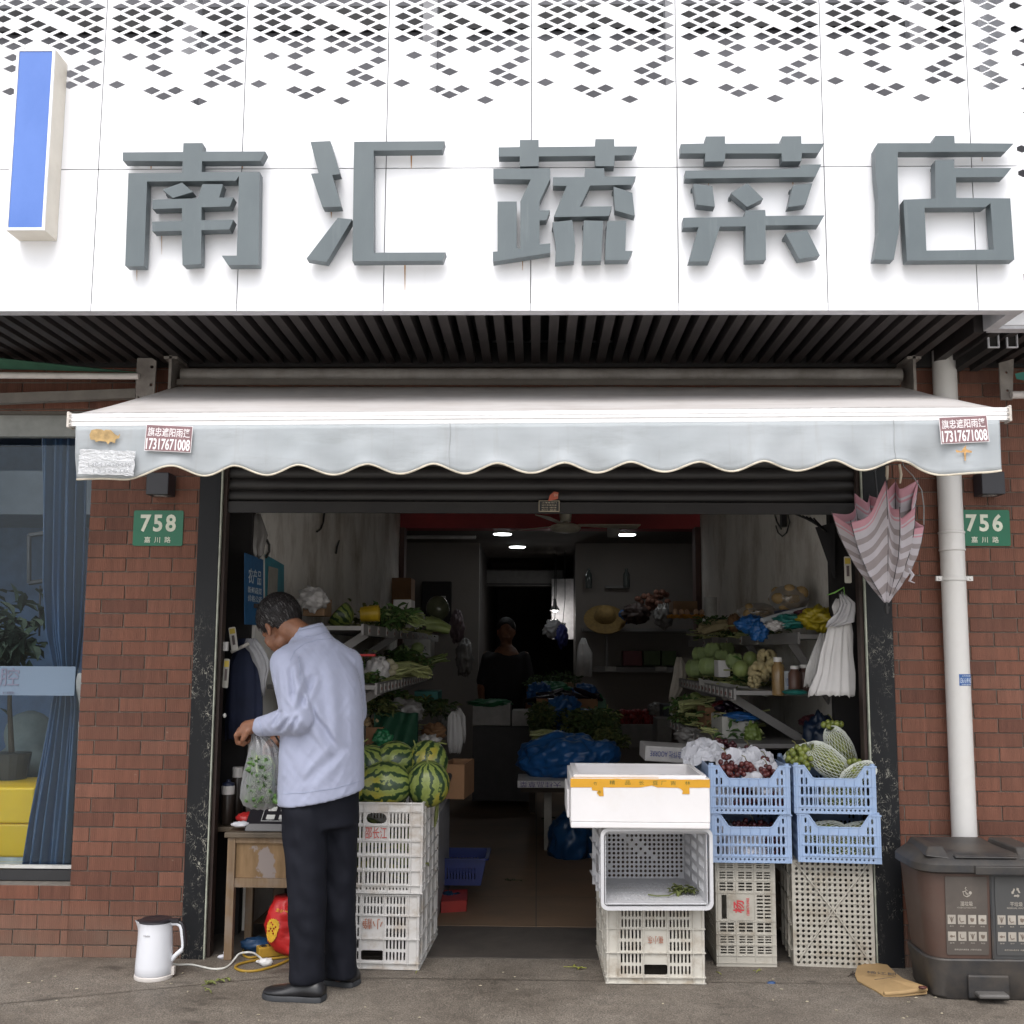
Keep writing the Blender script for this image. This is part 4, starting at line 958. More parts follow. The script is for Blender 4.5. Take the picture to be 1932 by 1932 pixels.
for z in (.06, .16, .26, .36): b.bb((-W / 2 - .008, .02, z - .0015), (-W / 2, D, z + .0015), M)
for y in (.1, .2, .3): b.bb((-W / 2 - .0075, y - .0015, .01), (-W / 2, y + .0015, H - .01), M)
b.bb((-W / 2, .003, H - .004), (W / 2, D, H), M); b.bb((-W / 2, .003, 0), (W / 2, D, .004), M)
b.build('crate_body', M_crD, t)
# pale blue fruit crates
def blue_body(b, W, D, H):
    hw = W / 2; lo_ = H * .73
    out = [(-hw, 0), (hw, 0), (hw, H), (hw * .74, H), (hw * .54, lo_ + .004), (hw * .48, lo_), (-hw * .48, lo_), (-hw * .54, lo_ + .004), (-hw * .74, H), (-hw, H)]
    hs_ = []
    n = 16; xs = [-hw * .80 + i * hw * 1.6 / (n - 1) for i in range(n)]
    for i, x in enumerate(xs):
        hs_.append(obr(x, H * .255, .0116, H * .17)); hs_.append(circ(x, H * .075, .0048, 8)); hs_.append(obr(x, H * .475, .0116, H * .17))
        if i in (0, 1, 14, 15): hs_.append(obr(x, H * .68, .0085, H * .15))
        if i in (0, 15): hs_.append(obr(x, H * .87, .0085, H * .11))
    fr = plate(out, hs_, .004); b.add(*fr, T(0, .003, 0) @ UP); b.add(*fr, T(0, D - .003, 0) @ UP)
    sh = []
    for r in (.255, .475, .70): sh += [obr(-D / 2 + .04 + i * .0215, H * r, .008, H * .15) for i in range(int((D - .07) / .0215))]
    sd_ = plate(rect(-D / 2 + .005, 0, D / 2 - .005, H), sh, .004)
    for s in (-1, 1): b.add(*sd_, T(s * (hw - .002), D / 2, 0) @ SIDE @ UP)
    b.bb((-hw + .005, .006, .002), (hw - .005, D - .006, .007))
    for t_ in (.135, .36, .58): 
        z = H * t_; b.bb((-hw, -.003, z - .0013), (hw, .0012, z + .0013))
    for i in range(7):
        x = -hw * .72 + i * hw * .24; zt = lo_ if abs(x) < hw * .5 else H * .9; b.bb((x - .0012, -.0027, H * .14), (x + .0012, .0012, zt - .003))
    L = out[2:]; b.tube([V((p[0], .002, p[1])) for p in L], .0036, 6)
    for sx in (-1, 1):
        for y in (.004, D - .004):
            b.lathe([(.011, 0), (.012, H * .5), (.013, H), (.010, H + .002), (.010, H + .010), (.007, H + .011)], 10, T(sx * (hw - .012), y + (.006 if y < .1 else -.006), 0))
    b.bb((-hw - .004, -.004, H - .004), (-hw * .8, .01, H + .001)); b.bb((hw * .8, -.004, H - .004), (hw + .004, .01, H + .001))
def blue(loc, rz, label):
    t = thing('fruit_crate', label, 'crate', loc, 'pale blue fruit crates'); b = B(); blue_body(b, .338, .46, .196); M = T(V(loc)) @ RZ(rz); b.v = [M @ p for p in b.v]; b.build('crate_body', M_blue, t, smooth=30); return M
MB1 = blue((.893, 4.79, .4305), -.5, 'pale blue fruit crate of red grapes on the sideways ivory crate, lower of two')
MB2 = blue((.890, 4.78, .630), -1, 'pale blue fruit crate heaped with red grapes and white paper, upper of two')
MB3 = blue((1.262, 4.80, .432), -6, 'pale blue fruit crate of netted green grapes, lower of two beside the black post')
MB4 = blue((1.250, 4.80, .631), -3.5, 'pale blue fruit crate heaped with netted green grapes, upper of two beside the black post')
def grape_mat(name, a, c):
    k = N(name); oi = k.n('ObjectInfo'); f = k.noise(38, None, 2); k.col(k.ramp(f, [(.35, a), (.68, c)])); k.rough(.32); k.b.inputs['Subsurface Weight'].default_value = .15; k.b.inputs['Subsurface Radius'].default_value = (.01, .004, .003); return k.m
M_gred = grape_mat('red grape skin', (.055, .012, .016), (.17, .045, .040)); M_ggrn = grape_mat('green grape skin', (.10, .13, .02), (.27, .30, .07)); M_gdark = grape_mat('dark red grape skin', (.04, .008, .012), (.10, .025, .028))
M_stalk = mat('grape stalk', (.16, .15, .05), .8)
def bunch(c, r, n, m, label, group, seed, gr_=.0115):
    random.seed(seed); b = B(); pts = []
    tries = 0
    while len(pts) < n and tries < 4000:
        tries += 1; a = V((random.gauss(0, 1), random.gauss(0, 1), random.gauss(0, 1))).normalized() * random.random() ** .4
        p = V((c[0] + a.x * r[0], c[1] + a.y * r[1], c[2] + a.z * r[2]))
        if all((p - q).length > gr_ * 1.45 for q in pts): pts.append(p)
    for p in pts: g = gr_ * random.uniform(.9, 1.12); b.ell(p, (g, g, g * 1.12), Matrix.Rotation(random.uniform(0, 1), 4, 'X'), n=10, k=7, m=0)
    b.tube([V(c) + V((0, 0, r[2])), V(c) + V((-.01, 0, r[2] + .02)), V(c) + V((-.022, 0, r[2] + .026))], .002, 5, m=1)
    return tag(b.build('grape_bunch', [m, M_stalk], smooth=180), label, 'grapes', group)
RG = 'bunches of red grapes'; GG = 'bunches of green grapes'
L2 = lambda M, x, y, z: M @ V((x, y, z))
bunch(L2(MB2, -.085, .07, .165), (.048, .05, .075), 46, M_gred, 'reddish brown grape bunch spilling over the front left of the upper grape crate', RG, 1)
bunch(L2(MB2, .005, .08, .165), (.032, .035, .042), 20, M_gred, 'small red grape bunch in the middle front of the upper grape crate, in paper', RG, 2)
bunch(L2(MB2, .088, .07, .155), (.040, .035, .040), 22, M_gred, 'red grape bunch at the front right of the upper grape crate, in paper', RG, 3)
bunch(L2(MB2, -.09, .40, .235), (.12, .05, .04), 60, M_gdark, 'long row of dark red grapes along the back of the upper grape crate', RG, 4)
bunch(L2(MB2, .06, .34, .215), (.07, .05, .035), 36, M_gdark, 'dark red grape bunch at the back right of the upper grape crate', RG, 5)
bunch(L2(MB2, .10, .16, .205), (.018, .018, .014), 4, M_gred, 'few loose red grapes peeping out of paper at the right of the upper crate', RG, 14)
bunch(L2(MB1, .03, .10, .125), (.10, .06, .035), 58, M_gdark, 'wide dark red grape bunch inside the lower grape crate', RG, 6)
bunch(L2(MB1, .10, .06, .055), (.05, .04, .045), 36, M_gdark, 'dark red grapes behind the right slots of the lower grape crate', RG, 7)
bunch(L2(MB2, .11, .06, .05), (.05, .045, .045), 34, M_gdark, 'dark red grapes behind the right slots of the upper grape crate', RG, 8)
bunch(L2(MB2, -.02, .06, .06), (.06, .045, .05), 40, M_gdark, 'dark red grapes behind the middle slots of the upper grape crate', RG, 15)
M_paper = mat('white wrapping paper', (.58, .58, .62), .8, .05, 9)
def paper(c, w, d, seed, tilt, label, amp=.03):
    b = B()
    def fn(u, v):
        x, y = (u - .5) * w, (v - .5) * d
        h = amp * (1.2 * (1 - abs(noise.noise(V((x * 16, y * 16, seed)))) * 2.2) + .6 * noise.noise(V((x * 38, y * 38, seed + 5))))
        rr = sqrt((2 * (u - .5)) ** 2 + (2 * (v - .5)) ** 2); h -= .035 * rr * rr
        k_ = 1 + .12 * noise.noise(V((u * 5, v * 5, seed))); return (x * k_, y * k_, h)
    b.sheetgrid(fn, 16, 16, T(V(c)) @ tilt)
    return tag(b.build('wrapping_paper', M_paper, solid=.0008), label, 'paper', 'white papers wrapped round the grapes')
paper(L2(MB2, -.155, .30, .235), .19, .19, 1, RX(28) @ RY(-10), 'large crumpled white paper at the back left of the upper grape crate')
paper(L2(MB2, -.01, .20, .215), .20, .15, 2, RX(20), 'crumpled white paper across the middle of the upper grape crate')
paper(L2(MB2, .075, .27, .22), .17, .13, 3, RX(25) @ RY(8), 'crumpled white paper at the back right of the upper grape crate')
paper(L2(MB2, .095, .115, .175), .14, .12, 4, RX(35) @ RY(10), 'white paper cup round the front right grape bunch of the upper crate')
paper(L2(MB2, .03, .040, .135), .10, .08, 5, RX(70), 'torn white paper corner hanging over the front edge of the upper grape crate', .02)
paper(L2(MB2, -.09, .035, .06), .14, .10, 6, RX(80), 'white paper seen through the left slots of the upper grape crate', .02)
paper(L2(MB2, .09, .03, .10), .14, .10, 7, RX(80), 'white paper seen through the right slots of the upper grape crate', .02)
paper(L2(MB1, -.03, .035, .065), .20, .13, 8, RX(75) @ RY(-12), 'white paper seen through the slots of the lower grape crate', .02)
paper(L2(MB1, -.11, .08, .13), .12, .10, 9, RX(50), 'white paper rising at the left inside the lower grape crate', .02)
M_net = mat('white foam net', (.66, .68, .62), .7, .05)
def netted(c, r, rot, seed, label, n=24, grapes=34):
    t = thing('netted_grapes', label, 'grapes', c, 'green grapes in white foam nets'); M = T(V(c)) @ rot; random.seed(seed)
    b = B()
    for i in range(grapes):
        a = V((random.gauss(0, 1), random.gauss(0, 1), random.gauss(0, 1))).normalized(); b.ell(M @ V((a.x * r[0] * .86, a.y * r[1] * .86, a.z * r[2] * .90)), .0125, n=8, k=6)
    b.ell((0, 0, 0), 1, None, n=14, k=8); vs = b.v[-(14 * 7 + 2):]
    for i, p in enumerate(vs): b.v[len(b.v) - len(vs) + i] = M @ V((p.x * r[0] * .84, p.y * r[1] * .84, p.z * r[2] * .88))
    b.build('grapes', M_ggrn, t, smooth=180)
    b = B(); nt_ = 15; vs = []; fs = []
    P = lambda i, j: M @ V(((sin(j_a(j)) ** .8 + .10) * r[0] * cos(2 * pi * i / n / 1.0), (sin(j_a(j)) ** .8 + .10) * r[1] * sin(2 * pi * i / n), -cos(j_a(j)) * r[2] * 1.08))
    j_a = lambda j: pi * (.02 + .90 * j / nt_)
    idx = {}
    def vid(i, j):
        i %= 2 * n
        if (i, j) not in idx:
            idx[(i, j)] = len(vs); a = 2 * pi * i / (2 * n); s = (sin(j_a(j)) ** .8 + .08) * (1 + .05 * noise.noise(V((a * 2, j * .4, seed)))); vs.append(M @ V((s * r[0] * cos(a), s * r[1] * sin(a), -cos(j_a(j)) * r[2] * 1.08)))
        return idx[(i, j)]
    for j in range(nt_ - 1):
        for i in range(n):
            k_ = 2 * i + (j % 2); fs.append((vid(k_, j), vid(k_ + 1, j + 1), vid(k_, j + 2), vid(k_ - 1, j + 1)))
    b.add(vs, fs); o = b.build('foam_net', M_net, t); q = o.modifiers.new('net', 'WIREFRAME'); q.thickness = .0034; q.use_replace = True; q.use_even_offset = False
netted(L2(MB4, .00, .12, .20), (.056, .055, .115), RY(-52) @ RX(20), 1, 'large netted grape bunch leaning left across the upper green grape crate')
netted(L2(MB4, .075, .24, .25), (.052, .052, .10), RY(-30) @ RX(15), 2, 'netted grape bunch standing highest at the back of the upper green grape crate')
netted(L2(MB4, -.06, .27, .215), (.05, .055, .10), RY(75), 3, 'netted grape bunch lying at the back left of the upper green grape crate')
netted(L2(MB4, .115, .08, .155), (.042, .042, .075), RY(60) @ RX(10), 4, 'small netted grape bunch at the front right of the upper green grape crate')
netted(L2(MB4, .04, .055, .06), (.09, .04, .05), RY(0), 5, 'netted grapes behind the slots of the upper green grape crate')
netted(L2(MB3, -.05, .10, .105), (.045, .05, .09), RY(82), 6, 'netted grape bunch at the left inside the lower green grape crate')
netted(L2(MB3, .09, .10, .105), (.045, .05, .085), RY(78), 7, 'netted grape bunch at the right inside the lower green grape crate')
netted(L2(MB3, .03, .055, .055), (.10, .04, .045), RY(0), 8, 'netted grapes behind the slots of the lower green grape crate')
bunch(L2(MB4, -.135, .10, .215), (.045, .04, .05), 30, M_ggrn, 'bare green grape bunch at the left top of the upper green grape crate', GG, 21, .0135)
bunch(L2(MB4, -.095, .085, .225), (.028, .03, .05), 18, M_ggrn, 'bare green grapes between the net and the bunch at the left of the upper crate', GG, 22, .0135)
bunch(L2(MB4, .05, .26, .352), (.045, .03, .018), 12, M_ggrn, 'bare green grapes topping the highest netted bunch', GG, 23, .0135)
bunch(L2(MB4, .105, .10, .205), (.022, .02, .014), 6, M_ggrn, 'few green grapes between the nets at the right of the upper crate', GG, 24, .0135)

# ------------------------------------------------------------ foam boxes
M_foam = mat('white foam', (.72, .70, .705), .75, .03, 6, .08, 220, dirt=(.62, .56, .5), ds=4, da=.35)
M_tape = mat('orange yellow tape', (.60, .30, .010), .4, .12, 9); M_ink = mat('dark green ink', (.10, .115, .015), .7)
t = thing('foam_box', 'large white foam box sealed with orange tape, on top of the empty white crate', 'box', (.405, 4.75, .612))
x0, x1, y0, y1, z0, z1 = .133, .679, 4.475, 4.955, .613, .806
b = B(); w_ = .032
b.plate(rect(x0, y0, x1, y1), [rect(x0 + w_, y0 + w_, x1 - w_, y1 - w_)], z1 - z0 - .026, T(0, 0, (z0 + .026 + z1) / 2)); b.bb((x0 + .001, y0 + .001, z0), (x1 - .001, y1 - .001, z0 + .0258))
b.plate(rect(x0 + .012, y0 + .012, x1 - .012, y1 - .012), [rect(x0 + w_, y0 + w_, x1 - w_, y1 - w_)], .012, T(0, 0, z1 + .0055))
b.bb((x0 - .012, y0 + .06, z0 + .03), (x0 - .0005, y1 - .06, z1 - .05))
o = b.build('box_body', M_foam, t, bevel=.006)
b = B(); yy = y0 - .0015
pts = [(x0, z1 - .004), (x1, z1 - .006), (x1, z1 - .032), (x1 - .18, z1 - .034)]
n = 24; top = [(x0 + (x1 - x0) * i / n, z1 - .003 + .002 * nz((i * .7, 0, 1))) for i in range(n + 1)]; bot = [(x0 + (x1 - x0) * i / n, z1 - .034 + (.012 if .5 < i / n < .62 else .0) * ((i / n - .5) / .12) + .0015 * nz((i * .9, 3, 1)) - .003 * (1 - i / n)) for i in range(n + 1)]
b.plate(top + bot[::-1], t=.0012, M=T(0, yy, 0) @ UP)
g = lambda u, v: (at(u, v, y0).x, at(u, v, y0).z)
b.plate([g(1114, 1474), g(1137, 1474), g(1139, 1502), g(1131, 1502), g(1126, 1496), g(1128, 1492), g(1117, 1491)], t=.0012, M=T(0, yy - .0004, 0) @ UP); b.plate([g(1280, 1474), g(1300, 1474), g(1301, 1498), g(1287, 1498), g(1288, 1492), g(1284, 1488), g(1279, 1486)], t=.0012, M=T(0, yy - .0004, 0) @ UP)
b.bb((x0 + .004, y0, z1 + .0002), (x1 - .2, y0 + .012, z1 + .0012))
tp = b.build('tape', M_tape, t)
b = B()
for u, ch in ((1155, '精'), (1184, '品'), (1210, '长'), (1236, '豆'), (1252, '厂'), (1270, '吉'), (1297, '林')): p = at(u, 1460.5 + (1 if u > 1200 else 0), y0); b.text(ch, .021, .016, T(p.x, yy - .0012, z1 - .017) @ UP, t=.0006)
for u, v, ch in ((1123, 1478, '竹'), (1131, 1494, '木')): p = at(u, v, y0); b.text(ch, .014, .013, T(p.x, yy - .0016, p.z) @ UP, t=.0006)
b.build('lettering', M_ink, tp)

# ------------------------------------------------------------ watermelons
k = N('striped watermelon rind'); gt = k.n('TexGradient', gradient_type='RADIAL'); k.l(k.tc.outputs['Object'], gt.inputs[0])
nv = k.noise(11, k.mapn((1, 1, 1)), 5, .65); n2 = k.noise(40, None, 2, .5)
a = k.math('ADD', k.math('MULTIPLY', gt.outputs[1], 11.0), k.math('ADD', k.math('MULTIPLY', nv, 1.0), k.math('MULTIPLY', n2, .95)))
fr = k.math('FRACT', a); tri = k.math('ABSOLUTE', k.math('SUBTRACT', fr, .5))
c = k.ramp(tri, [(.0, (.16, .20, .045)), (.24, (.21, .255, .065)), (.31, (.025, .055, .018)), (.5, (.014, .036, .014))])
oi = k.n('ObjectInfo'); yv = k.ramp(k.noise(3.2, k.mapn((1, 1, 1)), 2), [(.60, 0.0), (.70, 1.0)])
light = k.ramp(tri, [(.22, 1.0), (.3, 0.0)])
c = k.mix(k.math('MULTIPLY', k.math('MULTIPLY', yv, light), .9), c, (.42, .30, .02)); k.col(c); k.rough(.32); M_melon = k.m
M_vine = mat('drying vine', (.16, .18, .05), .8, .3, 30)
def melon(c, r, el, rot, label, seed):
    t = thing('watermelon', label, 'watermelon', c, 'striped watermelons in the white crate'); t.rotation_euler = rot.to_euler()
    b = B(); b.ell((0, 0, 0), (r, r, r * el), n=32, k=20); me = b.build('rind', M_melon, None, smooth=180); me.parent = t; me.location = (0, 0, 0)
    for v in me.data.vertices: v.co.z -= r * el
    b = B(); random.seed(seed); b.tube([(0, 0, r * el * .97), (.006, .004, r * el * 1.1), (.02, .012, r * el * 1.2), (.045, .01, r * el * 1.22)], [.005, .004, .0035, .003], 6); o = b.build('stem', M_vine, None, smooth=60); bl = o.location.copy(); o.parent = t; o.location = bl
    return t
ym = 4.84
def mc(u, v, Y): return at(u, v, Y)
melon(mc(727, 1476, 4.83) + V((0, .01, -.012)), .101, 1.12, RY(86) @ RZ(20), 'largest striped watermelon lying at the front left of the crate', 1)
melon(mc(807, 1474, 4.84) + V((.0, .01, -.012)), .093, 1.08, RX(20) @ RZ(70), 'dark striped watermelon standing at the front right of the crate', 2)
melon(mc(743, 1440, 5.0), .096, 1.05, RY(60) @ RZ(150), 'yellowish watermelon behind the largest one, in the middle of the heap', 3)
melon(mc(805, 1438, 5.03), .094, 1.05, RX(-35) @ RY(20), 'watermelon with long dry stem at the top back right of the heap', 4)
melon(mc(697, 1446, 4.98), .095, 1.0, RX(30) @ RY(-15) @ RZ(40), 'watermelon half hidden behind the man, at the back left of the heap', 5)
melon(mc(672, 1480, 4.86), .088, 1.0, RY(40), 'watermelon almost hidden by the man at the front left edge', 6)
for i, (x, y, z, r_) in enumerate(((-.75, 4.86, .43, .085), (-.57, 4.85, .42, .085), (-.66, 5.03, .43, .085), (-.76, 5.18, .45, .085), (-.57, 5.17, .45, .085))):
    melon(V((x, y, z)), r_, 1.1, RY(70 + i * 30) @ RZ(i * 60), ['watermelon seen through the lower left slots of the crate', 'watermelon seen through the lower right slots of the crate', 'watermelon buried in the middle of the crate', 'watermelon buried at the back left of the crate', 'watermelon buried at the back right of the crate'][i], 10 + i)
b = B(); random.seed(3); p = V((-.475, 4.95, .70))
b.tube([p, p + V((.02, 0, .02)), p + V((.04, -.01, -.01)), p + V((.045, -.01, -.06)), p + V((.04, -.012, -.12)), p + V((.035, -.01, -.16))], [.002, .003, .006, .008, .009, .003], 6)
b.leaf(p + V((0, -.05, .05)), (1, -.2, .4), (0, 0, 1), .05, .03); b.leaf(p + V((.03, -.02, -.02)), (.4, -.2, -1), (0, 1, .2), .04, .022); b.tube([p + V((-.05, -.06, .06)), p + V((0, -.05, .05)), p + V((.015, -.04, .01))], .003, 5)
tag(b.build('vine_scrap', M_vine), 'green vine scrap hanging over the right rim of the watermelon crate', 'vegetable scrap')
# ------------------------------------------------------------ the customer, seen from behind, head bent to the left
YP = 4.42
man = thing('person', 'person in light blue striped shirt and dark trousers bending over a plastic bag', 'person', (-.80, YP, 0))
FD = V((-.60, .80, 0)); SD = V((.80, .60, 0))          # facing direction and the body's right
k = N('weathered skin'); f = k.noise(30, None, 4); k.col(k.ramp(f, [(.3, (.17, .072, .038)), (.7, (.235, .106, .060))])); k.rough(.5); k.b.inputs['Subsurface Weight'].default_value = .08; k.b.inputs['Subsurface Radius'].default_value = (.01, .004, .002); M_skin = k.m
PX = lambda u, v, Y=YP: at(u, v, Y)
neck0 = PX(597, 1207, YP + .02); head_c = PX(529, 1176, YP + .07)
hf = V((-.56, .56, -.60)).normalized(); hu = V((-.40, .25, .86)); hu = (hu - hf * hu.dot(hf)).normalized(); hr = hf.cross(hu)
HM = Matrix(((hf.x, hr.x, hu.x, head_c.x), (hf.y, hr.y, hu.y, head_c.y), (hf.z, hr.z, hu.z, head_c.z), (0, 0, 0, 1)))   # x face forward, y his right, z crown
h = lambda x, y, z: HM @ V((x, y, z))
b = B()
b.ell((0, 0, 0), (.092, .072, .088), HM @ T(-.004, 0, .022), n=24, k=16)                     # skull
b.v = b.v
b.ell((0, 0, 0), (.060, .056, .075), HM @ T(.030, 0, -.045) @ RY(-12), n=20, k=14)           # face and jaw
b.caps(h(.050, 0, -.098), h(.010, .03, -.080), .022, .030); b.caps(h(.050, 0, -.098), h(.010, -.03, -.080), .022, .030)
b.caps(h(.088, 0, -.010), h(.104, 0, -.044), .008, .013); b.caps(h(.094, .010, -.046), h(.094, -.010, -.046), .009, .009)   # nose
b.caps(h(.078, .030, .006), h(.078, -.030, .006), .012, .012)                                # brow
for s in (-1, 1): b.caps(h(.066, s * .034, -.032), h(.058, s * .040, -.055), .020, .018)      # cheekbones
b.caps(h(.080, .018, -.072), h(.080, -.018, -.072), .009, .009); b.caps(h(.077, .016, -.083), h(.077, -.016, -.083), .009, .009)   # lips
for s in (-1, 1):                                                                             # ears
    b.ell((0, 0, 0), (.017, .008, .031), HM @ T(-.008, s * .074, -.022) @ RZ(s * -18) @ RY(8), n=14, k=10)
    b.caps(h(-.002, s * .076, -.044), h(0, s * .074, -.052), .009, .008)
b.caps(h(-.035, 0, -.05), neck0 + V((-.012, 0, -.01)), .053, .050); b.caps(neck0 + V((-.012, 0, -.01)), PX(600, 1265, YP + .03), .050, .06)
chest0, hip0 = PX(602, 1290, YP + .01), PX(610, 1500, YP)
b.caps(chest0, hip0, .085, .08)
# arms
shL, elL, wrL = PX(540, 1250, YP - .09), PX(560, 1362, YP - .14), PX(489, 1371, YP - .08)
shR, elR, wrR = PX(655, 1252, YP + .10), PX(664, 1345, YP + .16), PX(545, 1392, YP + .16)
b.caps(shL, elL, .048, .040); b.caps(elL, wrL, .040, .027); b.caps(shR, elR, .048, .040); b.caps(elR, wrR, .040, .027)
# hands: palm, four unequal bent fingers, thumb
def hand(w_, fwd, up, s, fist=1.0):
    fwd = V(fwd).normalized(); up = V(up); up = (up - fwd * up.dot(fwd)).normalized(); sd_ = fwd.cross(up) * s
    b.caps(w_, w_ + fwd * .045, .026, .030); b.caps(w_ + fwd * .03 + sd_ * .018, w_ + fwd * .075 + sd_ * .024, .017, .014); b.caps(w_ + fwd * .03 - sd_ * .018, w_ + fwd * .078 - sd_ * .020, .017, .014)
    b.caps(w_ + fwd * .03, w_ + fwd * .08, .019, .015)
    for i, (o_, L) in enumerate(((-.030, .036), (-.010, .041), (.011, .038), (.030, .030))):
        k0 = w_ + fwd * .084 + sd_ * o_; k1 = k0 + (fwd * .45 - up * .9).normalized() * L; k2 = k1 + (-fwd * .8 - up * .6).normalized() * L * .75; k3 = k2 + (-fwd * .9 + up * .35).normalized() * L * .5
        b.caps(k0, k1, .0100, .0092, 10); b.caps(k1, k2, .0092, .0085, 10); b.caps(k2, k3, .0085, .0072, 10)
    t0 = w_ + fwd * .028 - sd_ * .028; t1 = t0 + (fwd * .7 - sd_ * .45 - up * .5).normalized() * .036; t2 = t1 + (fwd * .7 + sd_ * .35 - up * .6).normalized() * .030
    b.caps(t0, t1, .0135, .0110, 10); b.caps(t1, t2, .0110, .0090, 10)
hand(wrL + V((-.012, 0, .006)), (-.75, .35, -.25), (-.2, -.5, .85), 1)
hand(wrR + V((-.01, .0, -.004)), (-.9, .15, -.25), (-.1, -.3, .9), -1)
# legs
LL = [PX(580, 1530, YP - .06), PX(583, 1690, YP - .08), PX(584, 1845, YP - .07)]; RL = [PX(640, 1530, YP + .06), PX(641, 1690, YP + .08), PX(640, 1835, YP + .09)]
for L in (LL, RL): b.caps(L[0], L[1], .060, .046); b.caps(L[1], L[2], .046, .034)
body = blob(b, .0052, 5, .5); body.build('body', M_skin, man, smooth=180)
# hair: thin crown, fuller sides
k = N('greying black hair'); st = k.noise(1, k.mapn((30, 220, 220)), 4, .7); c = k.ramp(st, [(.35, (.006, .005, .005)), (.6, (.014, .011, .011)), (.76, (.055, .050, .052))]); k.col(c); k.rough(.55); k.b.inputs['Specular IOR Level'].default_value = .25; k.bump(st, .9, .006); M_hair = k.m
b = B()
def hairv(p):
    return 1.0 + .018 * noise.noise(p * 7) + .012 * noise.noise(p * 24)
b.ell((0, 0, 0), (.100, .080, .095), HM @ T(-.009, 0, .025), n=40, k=28, fn=hairv)
IM = HM.inverted(); keep = []
for fcs in b.f:
    q = sum(((IM @ b.v[i]) for i in fcs), V()) / len(fcs)
    lim = -.005 + .030 * max(0, min(1, (q.x + .005) / .05)) if q.x > -.02 else -.034 - .045 * min(1, (-q.x - .02) / .05)
    if abs(q.y) > .045 and -.02 < q.x < .035: lim = -.022
    if q.x > .062: lim = .045
    keep.append(q.z > lim + .006 * noise.noise(q * 60))
b.f = [f_ for f_, kk in zip(b.f, keep) if kk]; b.mi = [0] * len(b.f)
b.build('hair', M_hair, man, smooth=180, solid=.008)
random.seed(12); b = B()
for i in range(2600):
    d = V((random.gauss(0, 1), random.gauss(0, 1), random.gauss(.25, 1))).normalized(); q = V((-.009 + d.x * .101, d.y * .081, .025 + d.z * .096))
    lim = (.010 if q.x > -.02 else -.028 - .045 * min(1, (-q.x - .02) / .05))
    if q.x > .055: lim = .045
    if q.z < lim + .002: continue
    tg = V((d.x * .35 - .25, d.y * .5, -1)); tg = (tg - d * tg.dot(d)).normalized(); L = random.uniform(.016, .036); w_ = tg.cross(d) * .0012
    p0, p1, p2 = q + d * .0005, q + tg * L * .5 + d * .0040, q + tg * L + d * random.uniform(-.001, .002)
    b.add([HM @ (p0 - w_), HM @ (p0 + w_), HM @ (p1 + w_), HM @ (p1 - w_), HM @ p2], [(0, 1, 2, 3), (3, 2, 4)], None, 1 if random.random() < (.42 if d.y < -.2 and q.x > -.04 else .14) else 0)
b.build('hair_strands', [mat('black hair strand', (.010, .008, .008), .5), mat('grey hair strand', (.085, .080, .080), .5)], man)
b = B()
for s in (-1, 1): b.caps(h(.014, s * .066, .008), h(.016, s * .064, -.034), .010, .006)
b.build('sideburns', M_hair, man, smooth=180)
# shirt
k = N('fine striped shirt'); wv = k.n('TexWave', wave_type='BANDS', bands_direction='X'); wv.inputs['Scale'].default_value = 130; wv.inputs['Distortion'].default_value = .3
k.l(k.mapn((.8, .6, 0)), wv.inputs[0]); lp = k.ramp(wv.outputs[0], [(.3, (.265, .29, .405)), (.7, (.345, .365, .475))])
c = k.mix(k.ramp(k.noise(3, None, 4), [(.3, 0.0), (.7, .16)]), lp, (.28, .305, .41)); k.col(c); k.rough(.85); k.b.inputs['Sheen Weight'].default_value = .15; k.bump(k.noise(180, None, 3), .15, .002); M_shirt = k.m
def eray(c, a_, b_, tilt=0.0, n=32):
    return [c + SD * a_ * cos(t) + FD * b_ * sin(t) + V((0, 0, tilt * cos(t))) for t in [2 * pi * i / n for i in range(n)]]
b = B()
rings = []
for v, uc, a_, bb_, dy, tl in ((1503, 606, .176, .128, .0, .030), (1490, 606, .176, .128, .0, .028), (1450, 607, .175, .125, 0, .02), (1400, 608, .172, .122, .0, .012), (1350, 609, .170, .120, .0, .008), (1300, 607, .168, .116, .01, .006), (1262, 602, .160, .108, .015, .006), (1236, 596, .142, .094, .02, .0), (1214, 592, .105, .076, .025, 0), (1196, 588, .070, .062, .03, 0), (1184, 583, .055, .055, .03, 0)):
    rings.append(eray(PX(uc, v, YP + dy), a_, bb_, tl))
b.loft(rings)
b.caps(PX(546, 1246, YP - .075), PX(602, 1222, YP + .02), .062, .07); b.caps(PX(650, 1250, YP + .08), PX(598, 1222, YP + .02), .060, .07)
b.caps(shL + V((.002, .0, -.004)), elL + V((.004, 0, .010)), .066, .062, 18); b.caps(elL + V((.004, 0, .012)), wrL.lerp(elL, .12), .060, .040, 18)
b.caps(elL + V((0, 0, -.0)), elL + V((.012, .01, -.012)), .050, .036)
b.caps(shR, elR + V((.0, 0, 0)), .064, .062, 18); b.caps(elR, wrR.lerp(elR, .1), .058, .042, 18)
b.caps(wrL.lerp(elL, .26), wrL.lerp(elL, .07), .041, .040, 16)
sh = blob(b, .0058, 6, .5)
